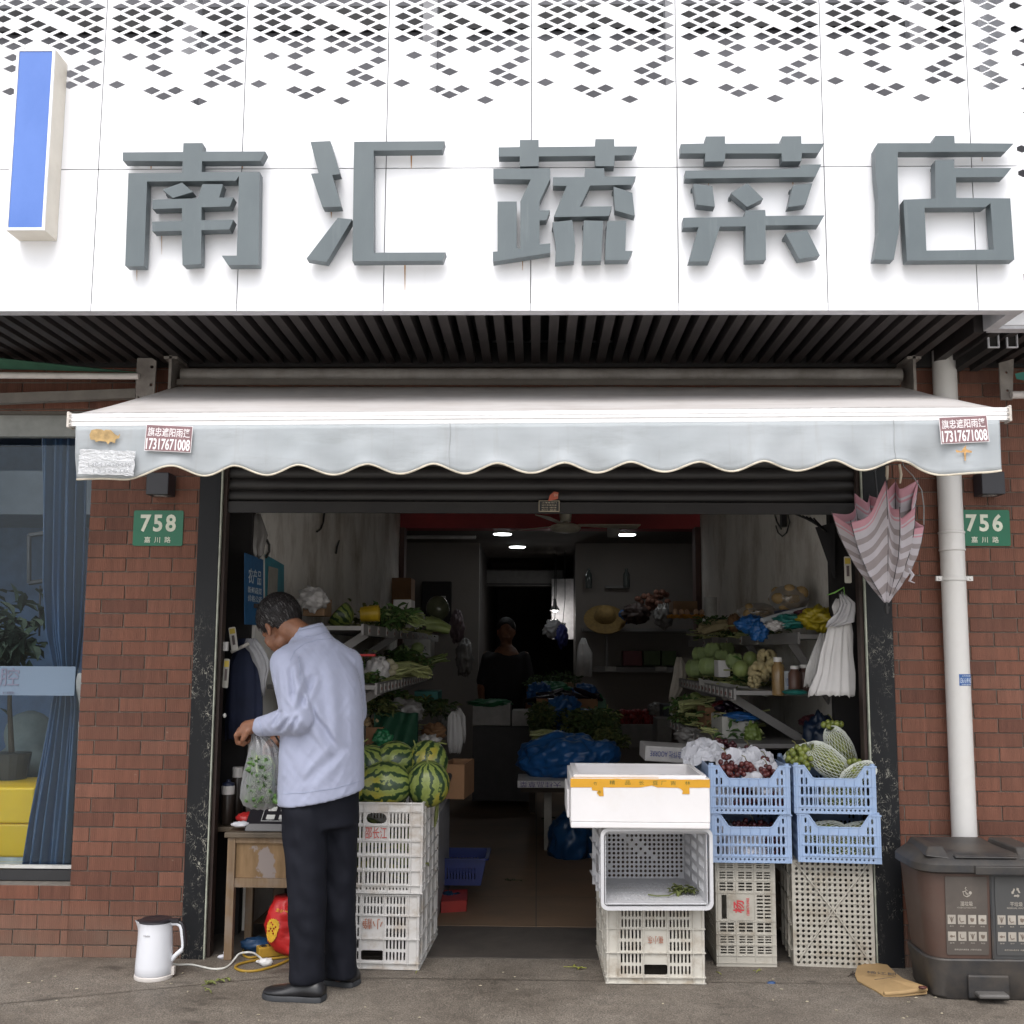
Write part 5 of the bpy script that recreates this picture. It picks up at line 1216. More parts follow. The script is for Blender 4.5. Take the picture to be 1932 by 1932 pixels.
creases = [(PX(556, 1300, YP - .15), PX(640, 1420, YP - .10), .014, .016), (PX(565, 1345, YP - .15), PX(590, 1270, YP - .13), .012, .014), (PX(600, 1250, YP - .1), PX(622, 1390, YP - .12), .007, .02), (PX(640, 1260, YP - .1), PX(650, 1420, YP - .1), .006, .02), (PX(575, 1480, YP - .1), PX(650, 1410, YP - .1), .006, .02),
           (PX(520, 1385, YP - .2), PX(548, 1352, YP - .2), .010, .010), (PX(508, 1372, YP - .2), PX(530, 1340, YP - .2), .008, .009), (PX(545, 1388, YP - .2), PX(562, 1350, YP - .2), .009, .010), (PX(520, 1255, YP - .15), PX(524, 1330, YP - .15), .005, .012), (PX(548, 1255, YP - .15), PX(556, 1330, YP - .17), .010, .011)]
def seg_d(p, a, c):
    p2, a2, c2 = V((p.x, p.z)), V((a.x, a.z)), V((c.x, c.z)); d = c2 - a2; t = max(0, min(1, (p2 - a2).dot(d) / d.length_squared)); return (p2 - a2 - d * t).length, t
nv_ = []
for p in sh.v:
    e = V((0, 0, 0)); dirn = V((-.1, -1, 0))
    amt = 0
    for a, c_, dep, wd in creases:
        d, t = seg_d(p, a, c_)
        if d < wd * 3: amt += dep * (-math.exp(-(d / wd) ** 2) + .75 * math.exp(-((d - 1.5 * wd) / wd) ** 2)) * (1 - abs(2 * t - 1) ** 4)
    amt += .0045 * noise.noise(V((p.x * 16 + p.z * 9, p.y * 12, p.z * 6))) + .0026 * (.35 - abs(noise.noise(V((p.x * 26 - p.z * 15, p.y * 14, p.z * 7 + 3))))) * 2 + .0019 * (.3 - abs(noise.noise(V((p.x * 30 + p.z * 26, p.y * 22, p.z * 14 + 9))))) * 2
    if p.y > YP + .08: amt *= .4
    q = p - dirn * 0 + V((0, -1, 0)) * amt
    nv_.append(q)
sh.v = nv_
sh.build('shirt', M_shirt, man, smooth=180)
# collar band and its fold, yoke seam, hem line
b = B(); cr = []
cc = PX(586, 1193, YP + .03)
for r_, dz_ in ((.060, -.020), (.064, .0), (.060, .016), (.055, .022), (.068, .004), (.078, -.020)):
    cr.append([cc + V((-.012 * (dz_ + .02) * 20, 0, 0)) + SD * r_ * cos(t) + FD * r_ * .92 * sin(t) + V((0, 0, dz_ + .016 * (SD * cos(t) + FD * sin(t)).x * 1.0)) for t in [2 * pi * i / 28 for i in range(28)]])
b.loft(cr, cap=False); b.build('collar', M_shirt, man, smooth=180, solid=.002)
M_seam = mat('shirt seam', (.27, .30, .40), .9)
def seam(pts, r=.0016):
    from mathutils.bvhtree import BVHTree
    tr = BVHTree.FromPolygons([tuple(p) for p in sh.v], sh.f); out = []
    for u, v in pts:
        d = ray(u, v); hit = tr.ray_cast(V((0, 0, CAMZ)), d)
        if hit[0] is not None: out.append(hit[0] - d.normalized() * .0008)
    return out
def dense(pts, n=10):
    o = []
    for a, c_ in zip(pts, pts[1:]): o += [(a[0] + (c_[0] - a[0]) * i / n, a[1] + (c_[1] - a[1]) * i / n) for i in range(n)]
    return o + [pts[-1]]
b = B()
for pl_ in ([(548, 1246), (556, 1228), (575, 1214), (600, 1207), (630, 1204), (650, 1212)], [(563, 1236), (566, 1262), (566, 1290)], [(530, 1498), (570, 1496), (630, 1488), (680, 1474)], [(488, 1358), (492, 1372), (496, 1386)]):
    L = seam(dense(pl_)); 
    if len(L) > 2: b.tube(L, .0011, 5)
b.build('seam', M_seam, man)
# trousers
k = N('dark navy trousers'); k.col(k.ramp(k.noise(6, None, 4), [(.3, (.0065, .0072, .0115)), (.7, (.0115, .0125, .0185))])); k.rough(.8); k.b.inputs['Specular IOR Level'].default_value = .15; k.bump(k.noise(300, None, 2), .1, .001); M_trou = k.m
b = B()
for L, tbl in ((LL, ((1480, 574, .092, -.03), (1540, 573, .092, -.05), (1610, 576, .086, -.07), (1690, 580, .078, -.08), (1770, 580, .072, -.08), (1830, 579, .072, -.075), (1852, 578, .074, -.07))), (RL, ((1480, 640, .088, .04), (1540, 638, .088, .06), (1610, 636, .082, .07), (1690, 639, .076, .08), (1770, 641, .070, .09), (1825, 642, .070, .09), (1844, 642, .071, .09)))):
    rg = []
    for v, u, r_, dy in tbl:
        c_ = PX(u, v, YP + dy); rg.append([c_ + V((r_ * .93 * cos(t), r_ * sin(t), 0)) for t in [2 * pi * i / 24 for i in range(24)]])
    b.loft(rg)
b.loft([eray(PX(606, v, YP), .145, .102) for v in (1560, 1530, 1480, 1450)])
tr_ = blob(b, .008, 6, .5)
tr_.v = [p + V((0, -1, 0)) * (.016 * noise.noise(V((p.x * 11 + p.z * 5, 2, p.z * 5))) + .010 * noise.noise(V((p.x * 24 + p.z * 6, 5, p.z * 16)))) + V((.006 * noise.noise(V((1, p.y * 9, p.z * 9))), 0, 0)) for p in tr_.v]
tr_.build('trousers', M_trou, man, smooth=180)
# shoes
M_shoe = mat('black leather', (.012, .012, .014), .38, .3, 12, .1, 60); M_sole = mat('black rubber sole', (.026, .028, .032), .6, .2, 20)
def shoe(heel, toe, name='shoe'):
    heel, toe = V(heel), V(toe); d = (toe - heel); L = d.length; d.normalize(); s = V((-d.y, d.x, 0))
    t = B(); pr = ((.0, .030, .060), (.08, .038, .075), (.2, .041, .083), (.33, .041, .080), (.48, .044, .064), (.62, .050, .050), (.76, .051, .044), (.88, .043, .040), (.96, .028, .034), (1.0, .012, .024))
    rg = []
    for x, w_, hh_ in pr:
        c_ = heel + d * L * x; rg.append([c_ + s * w_ * cos(a) + V((0, 0, .020 + max(0, hh_ - .020) * max(0, sin(a)) ** .8)) for a in [pi * i / 12 for i in range(13)]] )
    t.loft(rg); u = t.build(name, M_shoe, man, smooth=180)
    t = B(); out = [(heel + d * L * x + s * (w_ + .004)) for x, w_, _ in pr] + [heel + d * (L * 1.012)] + [(heel + d * L * x - s * (w_ + .004)) for x, w_, _ in pr[::-1]] + [heel - d * .006]
    t.loft([[V((p.x, p.y, 0.001)) for p in out], [V((p.x, p.y, .014)) for p in out], [V((p.x, p.y, .020)) - (V((p.x, p.y, 0)) - V(((heel + toe) / 2).xy.to_3d())).normalized() * .004 for p in out]])
    o = t.build('sole', M_sole, u, smooth=35); return o
shoe(gr(611, 1888), gr(497, 1880)); shoe(gr(673, 1860), gr(600, 1850))

# ------------------------------------------------------------ the plastic bag in his hand
M_clear = None
k = N('thin milky plastic'); tr = k.n('BsdfTransparent'); tr.inputs[0].default_value = (.93, .94, .95, 1); gl = k.n('BsdfGlossy'); gl.inputs['Roughness'].default_value = .28; gl.inputs[0].default_value = (.8, .8, .82, 1); df = k.n('BsdfTranslucent'); df.inputs[0].default_value = (.6, .6, .62, 1); d2 = k.n('BsdfDiffuse'); d2.inputs[0].default_value = (.62, .62, .64, 1)
m0 = k.n('MixShader'); m0.inputs[0].default_value = .5; k.l(df.outputs[0], m0.inputs[1]); k.l(d2.outputs[0], m0.inputs[2])
m1 = k.n('MixShader'); lw = k.n('LayerWeight'); lw.inputs[0].default_value = .45; mr = k.n('MapRange'); mr.inputs[3].default_value = .16; mr.inputs[4].default_value = .75; k.l(lw.outputs['Facing'], mr.inputs[0]); k.l(mr.outputs[0], m1.inputs[0]); k.l(tr.outputs[0], m1.inputs[1]); k.l(m0.outputs[0], m1.inputs[2])
m2 = k.n('MixShader'); m2.inputs[0].default_value = .10; k.l(m1.outputs[0], m2.inputs[1]); k.l(gl.outputs[0], m2.inputs[2]); k.l(m2.outputs[0], k.o.inputs[0]); M_bagc = k.m
def bagshape(tbl, Y, folds=9, n=56, amp=.08, seed=0, dy=.6):
    """rings from the top down: (u_left, u_right, v)"""
    rg = []
    for j, (l_, r_, v) in enumerate(tbl):
        a_, c_ = at(l_, v, Y), at(r_, v, Y); mid = (a_ + c_) / 2; w_ = (c_.x - a_.x) / 2
        ring = []
        for i in range(n):
            t = 2 * pi * i / n; k_ = 1 + amp * sin(folds * t + .7 * sin(j * .5) + seed) * (1.4 - j / len(tbl)) + .10 * noise.noise(V((cos(t) * 2.5, sin(t) * 2.5, j * .45 + seed)))
            ring.append(mid + V((w_ * cos(t) * k_, w_ * dy * sin(t) * k_, .006 * noise.noise(V((cos(t) * 4, sin(t) * 4, j + seed))))))
        rg.append(ring)
    return rg
bg_ = thing('vegetable_bag', 'clear plastic bag of leafy greens hanging from the hand of the person', 'bag', at(494, 1525, 4.36))
b = B(); b.loft(bagshape([(476, 489, 1380), (476, 512, 1396), (473, 524, 1412), (468, 530, 1435), (463, 532, 1460), (459, 531, 1485), (456, 528, 1505), (461, 522, 1519), (474, 508, 1526)], 4.37, 7, amp=.11, seed=2, dy=.7), cap=False); b.add(*[b.v[-56:], [tuple(range(56))]]); b.build('bag_film', M_bagc, bg_, smooth=180)
M_green1 = mat('leaf green', (.06, .125, .03), .55, .5, 22); M_green2 = mat('light stem green', (.26, .33, .14), .6, .3, 30)
b = B(); random.seed(9)
for i in range(520):
    t = random.random() ** .6; v = 1435 + 84 * t; half = 12 + 18 * t; p = at(493 + max(-half * .8, min(half * .8, random.gauss(0, half * .42))), v - 6, 4.37 + max(-.035, min(.035, random.gauss(0, .026)))); b.leaf(p, (random.uniform(-1, 1), random.uniform(-1, 1), random.uniform(-.6, 1)), (0, 1, 0), random.uniform(.02, .045), random.uniform(.012, .025), .5, m=0)
for i in range(12): p = at(random.gauss(492, 7), 1470, 4.37 + random.gauss(0, .02)); b.tube([p, p + V((random.uniform(-.01, .01), 0, .05)), p + V((random.uniform(-.02, .02), 0, .09))], .004, 5, m=1)
b.build('greens', [M_green1, M_green2], bg_)
b = B(); hd = wrL + V((-.03, .02, -.01))
b.tube([at(480, 1386, 4.37), hd + V((0, 0, -.012)), at(500, 1392, 4.37)], [.007, .005, .007], 6); b.build('bag_handle', M_bagc, bg_)
b = B(); b.tube([at(520, 1388, 4.52), at(527, 1400, 4.52), at(538, 1412, 4.52)], .004, 6); tag(b.build('wrist_strap', mat('black cord', (.012, .012, .012), .6)), 'short black strap hanging below the sleeve of the person', 'strap')
# ------------------------------------------------------------ kettle
kx, ky = -1.524, 4.60
kt = thing('kettle', 'white electric kettle with black lid standing on the pavement', 'kettle', (kx, ky, 0))
M_kw = mat('white glossy plastic', (.66, .67, .71), .3, .02, 5); M_kb = mat('black kettle plastic', (.018, .016, .020), .35); M_kbase = mat('cream kettle base', (.62, .58, .55), .4)
b = B(); pr = [(.071, .016), (.0735, .019), (.0728, .05), (.069, .12), (.0655, .18), (.0640, .205), (.0660, .214)]
n = 40; rg = []
for r, z in pr:
    ring = []
    for i in range(n):
        t = 2 * pi * i / n; sp = max(0, 1 - abs(t - pi) / .38) ** 1.5 * max(0, (z - .165) / .05) * .020; ring.append(V((kx + (r + sp) * cos(t), ky + (r + sp * .3) * sin(t), z + sp * .15)))
    rg.append(ring)
b.loft(rg); b.build('body', M_kw, kt, smooth=50)
b = B(); b.lathe([(.0745, .0), (.0760, .004), (.0755, .013), (.073, .0155)], 40, T(kx, ky, 0)); b.bb((kx + .070, ky - .010, .012), (kx + .084, ky + .010, .042)); b.build('base', M_kbase, kt, smooth=40)
b = B(); b.lathe([(.0655, .2145), (.064, .221), (.058, .2255), (.040, .228), (.036, .2265), (.001, .2265)], 40, T(kx, ky, 0), cap=False); b.bb((kx + .05, ky - .014, .213), (kx + .095, ky + .014, .226)); b.add([V((kx - .084, ky, .2175)), V((kx - .06, ky - .022, .2155)), V((kx - .06, ky + .022, .2155)), V((kx - .058, ky, .224))], [(0, 1, 3), (0, 3, 2), (0, 2, 1), (1, 2, 3)]); b.build('lid', M_kb, kt, smooth=40)
hp = [V((kx + x, ky, z)) for x, z in ((.060, .207), (.085, .2075), (.100, .200), (.106, .185), (.113, .140), (.115, .115), (.108, .105), (.085, .085), (.068, .066))]
b = B(); b.tube(hp, [.009, .009, .0095, .0095, .009, .009, .009, .009, .010], 12); hd_ = b.build('handle', M_kw, kt, smooth=60)
b = B(); b.tube([p + V((.0055, 0, .0055)) for p in hp[:7]], .0088, 10); b.build('handle_back', M_kb, hd_, smooth=60)
b = B(); q = V((kx - .012, ky - .0668, .173)); b.text('Midea', .026, .0075, T(q) @ UP, t=.0006); b.build('lettering', mat('grey print', (.35, .34, .35), .5), kt)
# cords
def cord(name, pts, r, m, label, Y=None):
    P = []
    for q in pts:
        P.append(gr(q[0], q[1], q[2] if len(q) > 2 else r) if Y is None else at(q[0], q[1], q[2]))
    F_ = []
    for i in range(len(P) - 1):     # smooth path through the points
        p0, p1, p2, p3 = P[max(i - 1, 0)], P[i], P[i + 1], P[min(i + 2, len(P) - 1)]
        for j in range(6):
            t = j / 6; F_.append(.5 * ((2 * p1) + (p2 - p0) * t + (2 * p0 - 5 * p1 + 4 * p2 - p3) * t * t + (3 * p1 - p0 - 3 * p2 + p3) * t ** 3))
    F_.append(P[-1]); b = B(); b.tube(F_, r, 8); return tag(b.build(name, m, smooth=60), label, 'cord')
M_wc = mat('white cable', (.62, .62, .58), .5, .08, 30); M_yc = mat('yellow cable', (.36, .22, .025), .5, .2, 20)
cord('white_cable', [(323, 1817, .02), (334, 1820, .012), (360, 1820), (381, 1824), (400, 1828), (421, 1827), (434, 1820), (443, 1809, .012), (451, 1800, .03), (463, 1797, .045), (478, 1798, .04), (490, 1806, .02), (497, 1812, .012)], .0042, M_wc, 'white cable running from the kettle base to a wrapped plug')
cord('extension_cord', [(556, 1806), (520, 1822), (486, 1831), (460, 1832), (445, 1827), (447, 1821), (462, 1816), (486, 1811), (520, 1808), (556, 1803)], .0055, M_yc, 'yellow cable looping on the ground in front of the wooden table')
cord('extension_cord', [(493, 1803), (473, 1807), (461, 1803), (459, 1794), (470, 1789), (490, 1786), (505, 1785)], .005, M_yc, 'short loop of yellow cable beside the yellow power strip')
cord('extension_cord', [(461, 1775, .03), (473, 1772, .04), (486, 1775, .04), (494, 1782, .03), (515, 1786, .02), (540, 1790, .01)], .005, M_yc, 'yellow cable arching behind the yellow power strip under the table')
ps = thing('power_strip', 'yellow power strip lying under the table', 'power strip', gr(512, 1800)); P0 = gr(512, 1803)
b = B(); M = T(P0 + V((0, 0, .022))) @ RZ(28); b.box((0, 0, 0), (.12, .055, .042), M); b.build('case', mat('dirty yellow plastic', (.40, .24, .03), .5, .25, 20), ps, bevel=.004)
b = B()
for x in (-.035, 0, .035): b.box((x, 0, .0215), (.022, .03, .002), M)
b.build('socket', M_kb, ps)
b = B(); b.ell(gr(501, 1815, .014), (.030, .022, .016), n=20, k=14, fn=lambda p: 1 + .35 * noise.noise(p * 3.3)); b.ell(gr(490, 1814, .008), (.018, .012, .007), n=12, k=8); b = blob(b, .003, 2); tag(b.build('wrapped_plug', mat('white plastic wrap', (.68, .67, .66), .45), smooth=180), 'cable plug wrapped in crumpled white plastic on the ground', 'plug')
for u, v, w_, lab in ((420, 1805, .022, 'white plug lying behind the left table leg'), (427, 1797, .014, 'small white scrap by the left table leg')):
    b = B(); b.ell(gr(u, v, .008), (w_, .011, .009), RZ(20), n=14, k=8, fn=lambda p: 1 + .2 * noise.noise(p * 3)); tag(b.build('plug', M_paper, smooth=180), lab, 'plug')
def scrap(u, v, seed, label, m, n=5, s=.03):
    random.seed(seed); p = gr(u, v, .004); b = B(); 
    a = random.uniform(0, 6.28); d = V((cos(a), sin(a), 0)); b.tube([p - d * s * 1.4, p + V((0, 0, .004)), p + d * s * 1.3 + V((-d.y, d.x, 0)) * s * .4], .0016, 5)
    for i in range(n): b.leaf(p + d * random.uniform(-s, s) + V((0, 0, .003)), (random.uniform(-1, 1), random.uniform(-1, 1), .15), (0, 0, 1), s * random.uniform(.5, .9), s * .3, .5)
    return tag(b.build('leaf_scrap', m), label, 'vegetable scrap', 'vegetable scraps on the ground')
M_yleaf = mat('yellowing leaf', (.25, .26, .05), .7, .4, 40)
scrap(410, 1852, 1, 'wilted green stem on the pavement between the kettle and the shoe', M_vine, 7, .05); scrap(1085, 1826, 2, 'two-leaved sprout on the ground in the middle of the doorway', M_yleaf, 4, .035); scrap(1166, 1806, 3, 'yellow leaf by the left side of the yellowed crate', M_yleaf, 3, .012)
scrap(786, 1834, 4, 'pale crumb beside the lower watermelon crate', M_yleaf, 2, .012); scrap(1430, 1832, 5, 'yellow leaf bits under the ivory crate with the red character', M_yleaf, 4, .016); scrap(1355, 1836, 6, 'yellow leaf bits between the two right crate stacks', M_yleaf, 3, .014); scrap(395, 1868, 7, 'thin dark green strand at the front of the wilted stem', M_vine, 3, .03)
b = B()
random.seed(4)
for i in range(42):
    p = gr(random.uniform(20, 1900), random.uniform(1825, 1925), .002); b.ell(p, (random.uniform(.003, .008), random.uniform(.003, .007), .002), n=6, k=4)
o = b.build('crumbs', mat('pale crumbs', (.34, .30, .22), .8, .4, 60)); o['kind'] = 'stuff'; o['label'] = 'pale specks and crumbs scattered over the pavement'; o['category'] = 'litter'
b = B(); b.ell(gr(1455, 1855, .0), (.018, .012, .008), n=10, k=6, fn=lambda p: 1 + .3 * noise.noise(p * 4)); tag(b.build('plastic_scrap', mat('blue plastic scrap', (.02, .06, .16), .5), smooth=60), 'small blue plastic scrap on the pavement right of centre', 'litter')

# ------------------------------------------------------------ wooden table with scale
def wood_mat(name, a, c):
    k = N(name); st = k.noise(1, k.mapn((3, 3, 40)), 5, .65); s2 = k.noise(7, k.mapn((1, 1, .5)), 5); cc = k.ramp(st, [(.3, a), (.7, c)])
    cc = k.mix(k.math('MULTIPLY', k.ramp(s2, [(.5, 0.0), (.62, 1.0)]), .5), cc, (.26, .21, .19)); k.col(cc); k.rough(.7); k.bump(st, .25, .003); return k.m
def woodv():
    k = N('worn wooden leg'); st = k.noise(1, k.mapn((50, 50, 3)), 5, .65); cc = k.ramp(st, [(.3, (.15, .095, .052)), (.7, (.24, .165, .10))]); cc = k.mix(k.math('MULTIPLY', k.ramp(k.noise(9), [(.5, 0.0), (.7, 1.0)]), .5), cc, (.22, .19, .17)); k.col(cc); k.rough(.75); return k.m
M_wood = woodv(); M_wtop = mat('dark worn table top', (.10, .075, .05), .5, .3, 8)
k = N('peeling veneer'); s2 = k.noise(5, k.mapn((1.4, 1, 1)), 5, .6); gr_n = k.noise(1, k.mapn((40, 40, 8)), 5); cc = k.ramp(gr_n, [(.3, (.16, .095, .04)), (.7, (.25, .155, .075))]); cc = k.mix(k.ramp(s2, [(.52, 0.0), (.55, 1.0)]), cc, (.24, .20, .185)); k.col(cc); k.rough(.7); M_ven = k.m
tb = thing('table', 'old wooden table with peeling drawer panel at the left of the doorway', 'table', (-1.08, 5.02, 0))
ZT_ = .525; tx0, tx1, ty0, ty1 = -1.315, -.84, 4.85, 5.22
b = B(); b.bb((tx0 - .012, ty0 - .012, ZT_ - .022), (tx1 + .012, ty1, ZT_)); b.bb((-1.47, 4.99, ZT_ - .022), (tx0 - .013, ty1, ZT_ - .001)); b.build('table_top', M_wtop, tb, bevel=.003)
for x, y in ((tx0, ty0), (tx1 - .034, ty0), (tx0, ty1 - .04), (tx1 - .034, ty1 - .04)):
    b = B(); b.bb((x, y, 0), (x + .034, y + .036, ZT_ - .0225)); b.build('leg', M_wood, tb, bevel=.003)
b = B(); b.bb((tx0 + .0345, ty0 + .014, .335), (tx1 - .0345, ty0 + .02, ZT_ - .0225)); b.build('drawer_panel', M_ven, tb)
b = B(); b.bb((tx0 + .0345, ty0 + .004, .297), (tx1 - .0345, ty0 + .034, .3345)); b.bb((tx0 + .0345, ty0 + .003, ZT_ - .045), (tx1 - .0345, ty0 + .0135, ZT_ - .0226)); b.build('rail', M_wood, tb)
sc_ = thing('weighing_scale', 'black electronic scale with white keys on the wooden table', 'scale', at(525, 1556, 4.93)); q = at(525, 1530, 4.93)
b = B(); zt = ZT_; x0, x1 = at(468, 1550, 4.93).x, -.90
b.hexa([V((x0, 4.87, zt)), V((x1, 4.87, zt)), V((x1, 5.1, zt)), V((x0, 5.1, zt)), V((x0, 4.885, zt + .03)), V((x1, 4.885, zt + .03)), V((x1, 5.0, zt + .105)), V((x0, 5.0, zt + .105))]); b.hexa([V((x0, 5.0, zt + .0)), V((x1, 5.0, zt)), V((x1, 5.18, zt)), V((x0, 5.18, zt)), V((x0, 5.0, zt + .105)), V((x1, 5.0, zt + .105)), V((x1, 5.18, zt + .08)), V((x0, 5.18, zt + .08))]); b.build('case', M_kb, sc_, bevel=.004)
Mk = T(V(((x0 + x1) / 2, 4.942, zt + .0695))) @ RX(33.5)
b = B()
for i in range(4):
    for j in range(2): b.box((-.075 + i * .055, -.028 + j * .052, .0), (.036, .026, .003), Mk)
b.build('keypad', mat('white keys', (.6, .6, .58), .5), sc_)
b = B(); b.plate(rect(-.112, -.055, .112, .055), [rect(-.109, -.052, .109, .052)], .002, Mk @ T(0, 0, .001))
for i, s_ in enumerate(('单价', '金额', '去皮', '累计')): b.text(s_, .026, .008, Mk @ T(-.075 + i * .055, -.047, .002))
b.build('panel_print', mat('grey panel print', (.4, .4, .4), .6), sc_)
b = B(); b.plate(rrect(0, 0, .24, .20, .02), t=.006, M=T((x0 + x1) / 2, 5.09, zt + .115)); b.build('weighing_pan', mat('steel pan', (.5, .5, .5), .3, metal=1), sc_, bevel=.001)
M_flask = mat('dark brown flask', (.030, .022, .018), .3); M_wht = mat('white plastic cap', (.62, .60, .58), .4); M_navy = mat('navy cap', (.02, .03, .07), .4)
f1 = thing('flask', 'dark flask with broad white band and navy lid on the left end of the table', 'flask', at(428, 1562, 5.06)); q = at(428, 1560, 5.06); q.z = ZT_
zz = lambda v: at(428, v, 5.06).z
b = B(); b.lathe([(.026, ZT_), (.029, ZT_ + .004), (.029, zz(1497)), (.027, zz(1495))], 20, T(q.x, 5.06, 0)); b.build('body', M_flask, f1, smooth=40)
b = B(); b.lathe([(.0285, zz(1499)), (.0295, zz(1497)), (.0295, zz(1483)), (.028, zz(1482))], 20, T(q.x, 5.06, 0)); b.build('band', M_wht, f1, smooth=40)
b = B(); b.lathe([(.027, zz(1482)), (.026, zz(1477)), (.010, zz(1475)), (.008, zz(1471)), (.001, zz(1470))], 20, T(q.x, 5.06, 0)); b.build('lid', M_navy, f1, smooth=40)
f2 = thing('flask', 'taller dark flask with plain white cap behind the other flask on the table', 'flask', at(446, 1545, 5.15)); q = at(446, 1545, 5.15); zz = lambda v: at(446, v, 5.15).z
b = B(); b.lathe([(.024, ZT_), (.026, ZT_ + .004), (.026, zz(1470)), (.022, zz(1466))], 20, T(q.x, 5.15, 0)); b.build('body', M_flask, f2, smooth=40)
b = B(); b.lathe([(.0245, zz(1466)), (.025, zz(1450)), (.024, zz(1447)), (.001, zz(1446))], 20, T(q.x, 5.15, 0)); b.build('lid', M_wht, f2, smooth=40)
b = B(); b.ell(at(455, 1555, 4.90), (.045, .03, .012), n=20, k=12, fn=lambda p: 1 + .3 * noise.noise(p * 4)); tag(b.build('tissue', M_paper, smooth=60), 'crumpled tissue on the table in front of the flasks', 'tissue')
b = B(); b.ell(at(464, 1542, 4.99), (.045, .05, .022), n=20, k=12, fn=lambda p: 1 + .25 * noise.noise(p * 4)); tag(b.build('red_bag', mat('red plastic', (.40, .02, .02), .4), smooth=60), 'crumpled red plastic bag on the table behind the scale', 'bag')
# under the table
rb = thing('carrier_bag', 'red carrier bag with gold emblem lying under the table', 'bag', gr(530, 1800)); c0 = at(537, 1745, 4.93)
M_red = mat('red bag film', (.50, .018, .018), .42, .15, 5, .2, 12)
rg = []
for v, l_, r_, dp in ((1690, 520, 562, .05), (1715, 508, 572, .08), (1745, 500, 578, .09), (1770, 505, 580, .09), (1790, 520, 580, .08), (1800, 538, 578, .05)):
    a_, c_ = at(l_, v, 4.94), at(r_, v, 4.94); m_ = (a_ + c_) / 2; w_ = (c_.x - a_.x) / 2
    rg.append([m_ + V((w_ * cos(t), dp * sin(t), 0)) * (1 + .08 * noise.noise(V((cos(t) * 3, sin(t) * 3, v * .05)))) for t in [2 * pi * i / 24 for i in range(24)]] if False else [m_ + V((w_ * cos(t) * (1 + .06 * sin(5 * t + v * .1)), dp * sin(t) * (1 + .10 * sin(4 * t + v * .07)), 0)) for t in [2 * pi * i / 32 for i in range(32)]])
bb_ = B(); rg = [[r0_.lerp(r1_, j / 5) for r0_, r1_ in zip(ra, rb_)] for ra, rb_ in zip(rg, rg[1:]) for j in range(5)] + [rg[-1]]; rg = [[p + V((.6, -1, .3)) * (.020 * (.25 - abs(noise.noise(p * 22))) + .010 * (.25 - abs(noise.noise(p * 48)))) for p in r_] for r_ in rg]; bb_.loft(rg); bb_.build('bag_film', M_red, rb, smooth=180)
M_gold = mat('gold print', (.62, .36, .02), .5, .2, 60); b = B()
random.seed(2)
em = at(515, 1752, 4.84); EM = T(em + V((-.002, .003, 0))) @ UP @ RZ(-8)
out = []
for i in range(40):
    t = 2 * pi * i / 40; r_ = .032 * (1 + .10 * (i % 2) + .08 * sin(3 * t)); out.append((r_ * cos(t) * .75, r_ * sin(t) * 1.25 - .012 * (sin(t) < -.4)))
hl = []
for i in range(16):
    a = i * 2.4; r_ = .006 + .0011 * i; x, y = r_ * cos(a) * .8, r_ * sin(a) * 1.3; hl.append([(x + .0034 * cos(t) * (1 + .4 * (j % 2)), y + .0034 * sin(t) * (1 + .4 * ((j + 1) % 2))) for j, t in enumerate([2 * pi * q_ / 8 for q_ in range(8)])])
b.plate(out, hl[::2], .0012, EM); b.text('金台林', .055, .016, T(at(532, 1719, 4.855)) @ UP @ RZ(-14)); b.build('gold_emblem', M_gold, rb)
b = B(); b.ell(at(485, 1782, 4.98), (.07, .05, .03), n=24, k=14, fn=lambda p: 1 + .3 * noise.noise(p * 3)); tag(b.build('blue_cloth', mat('blue film', (.012, .045, .11), .45), smooth=60), 'crumpled blue plastic under the wooden table', 'bag')
b = B(); b.bb((-1.17, 5.10, .03), (-1.12, 5.18, .30)); tag(b.build('plank', mat('rough plank', (.09, .06, .04), .8)), 'short upright plank in the dark under the table', 'plank')
b = B(); b.ell(at(525, 1720, 5.12), (.03, .03, .06), n=16, k=10, fn=lambda p: 1 + .2 * noise.noise(p * 3)); tag(b.build('teal_bottle', mat('teal plastic', (.008, .05, .07), .4), smooth=60), 'teal plastic container deep under the table', 'container')

# ------------------------------------------------------------ litter bin
bx, by = 1.732, 4.585
lb = thing('litter_bin', 'grimy two-compartment pedal bin with dark lid at the foot of the downpipe', 'bin', (bx, by, 0))
M_bdark = mat('dusty black bin plastic', (.020, .021, .024), .5, .3, 6, dirt=(.10, .08, .06), ds=4, da=.7); M_bbrown = mat('brown bin plastic', (.072, .040, .030), .5, .15, 6, dirt=(.10, .085, .07), ds=4, da=.4); M_bgrey = mat('grey bin plastic', (.052, .053, .055), .5, .15, 6, dirt=(.10, .09, .08), ds=4, da=.4)
def rring(w_, d_, r_, z, cx=bx, cy=by, n=7): return [V((x, y, z)) for x, y in rrect(cx, cy, w_ * .86, d_ * .78, r_ * .72, n)]
b = B(); b.loft([rring(.50, .36, .09, .0), rring(.52, .38, .09, .012), rring(.545, .39, .10, .10), rring(.565, .40, .10, .145), rring(.555, .39, .10, .150)])
b = B() if False else b
b.build('base', M_bdark, lb, smooth=35)
for sx, m, nm in ((-1, M_bbrown, 'brown'), (1, M_bgrey, 'grey')):
    b = B(); rg = []
    for w_, d_, z in ((.535, .375, .151), (.56, .385, .25), (.585, .395, .38), (.60, .405, .466)):
        full = rring(w_, d_, .10, z)
        half = [V((min(p.x, bx - .004) if sx < 0 else max(p.x, bx + .004), p.y, p.z)) for p in full]; rg.append(half)
    b.loft(rg); b.build('body', m, lb, smooth=35)
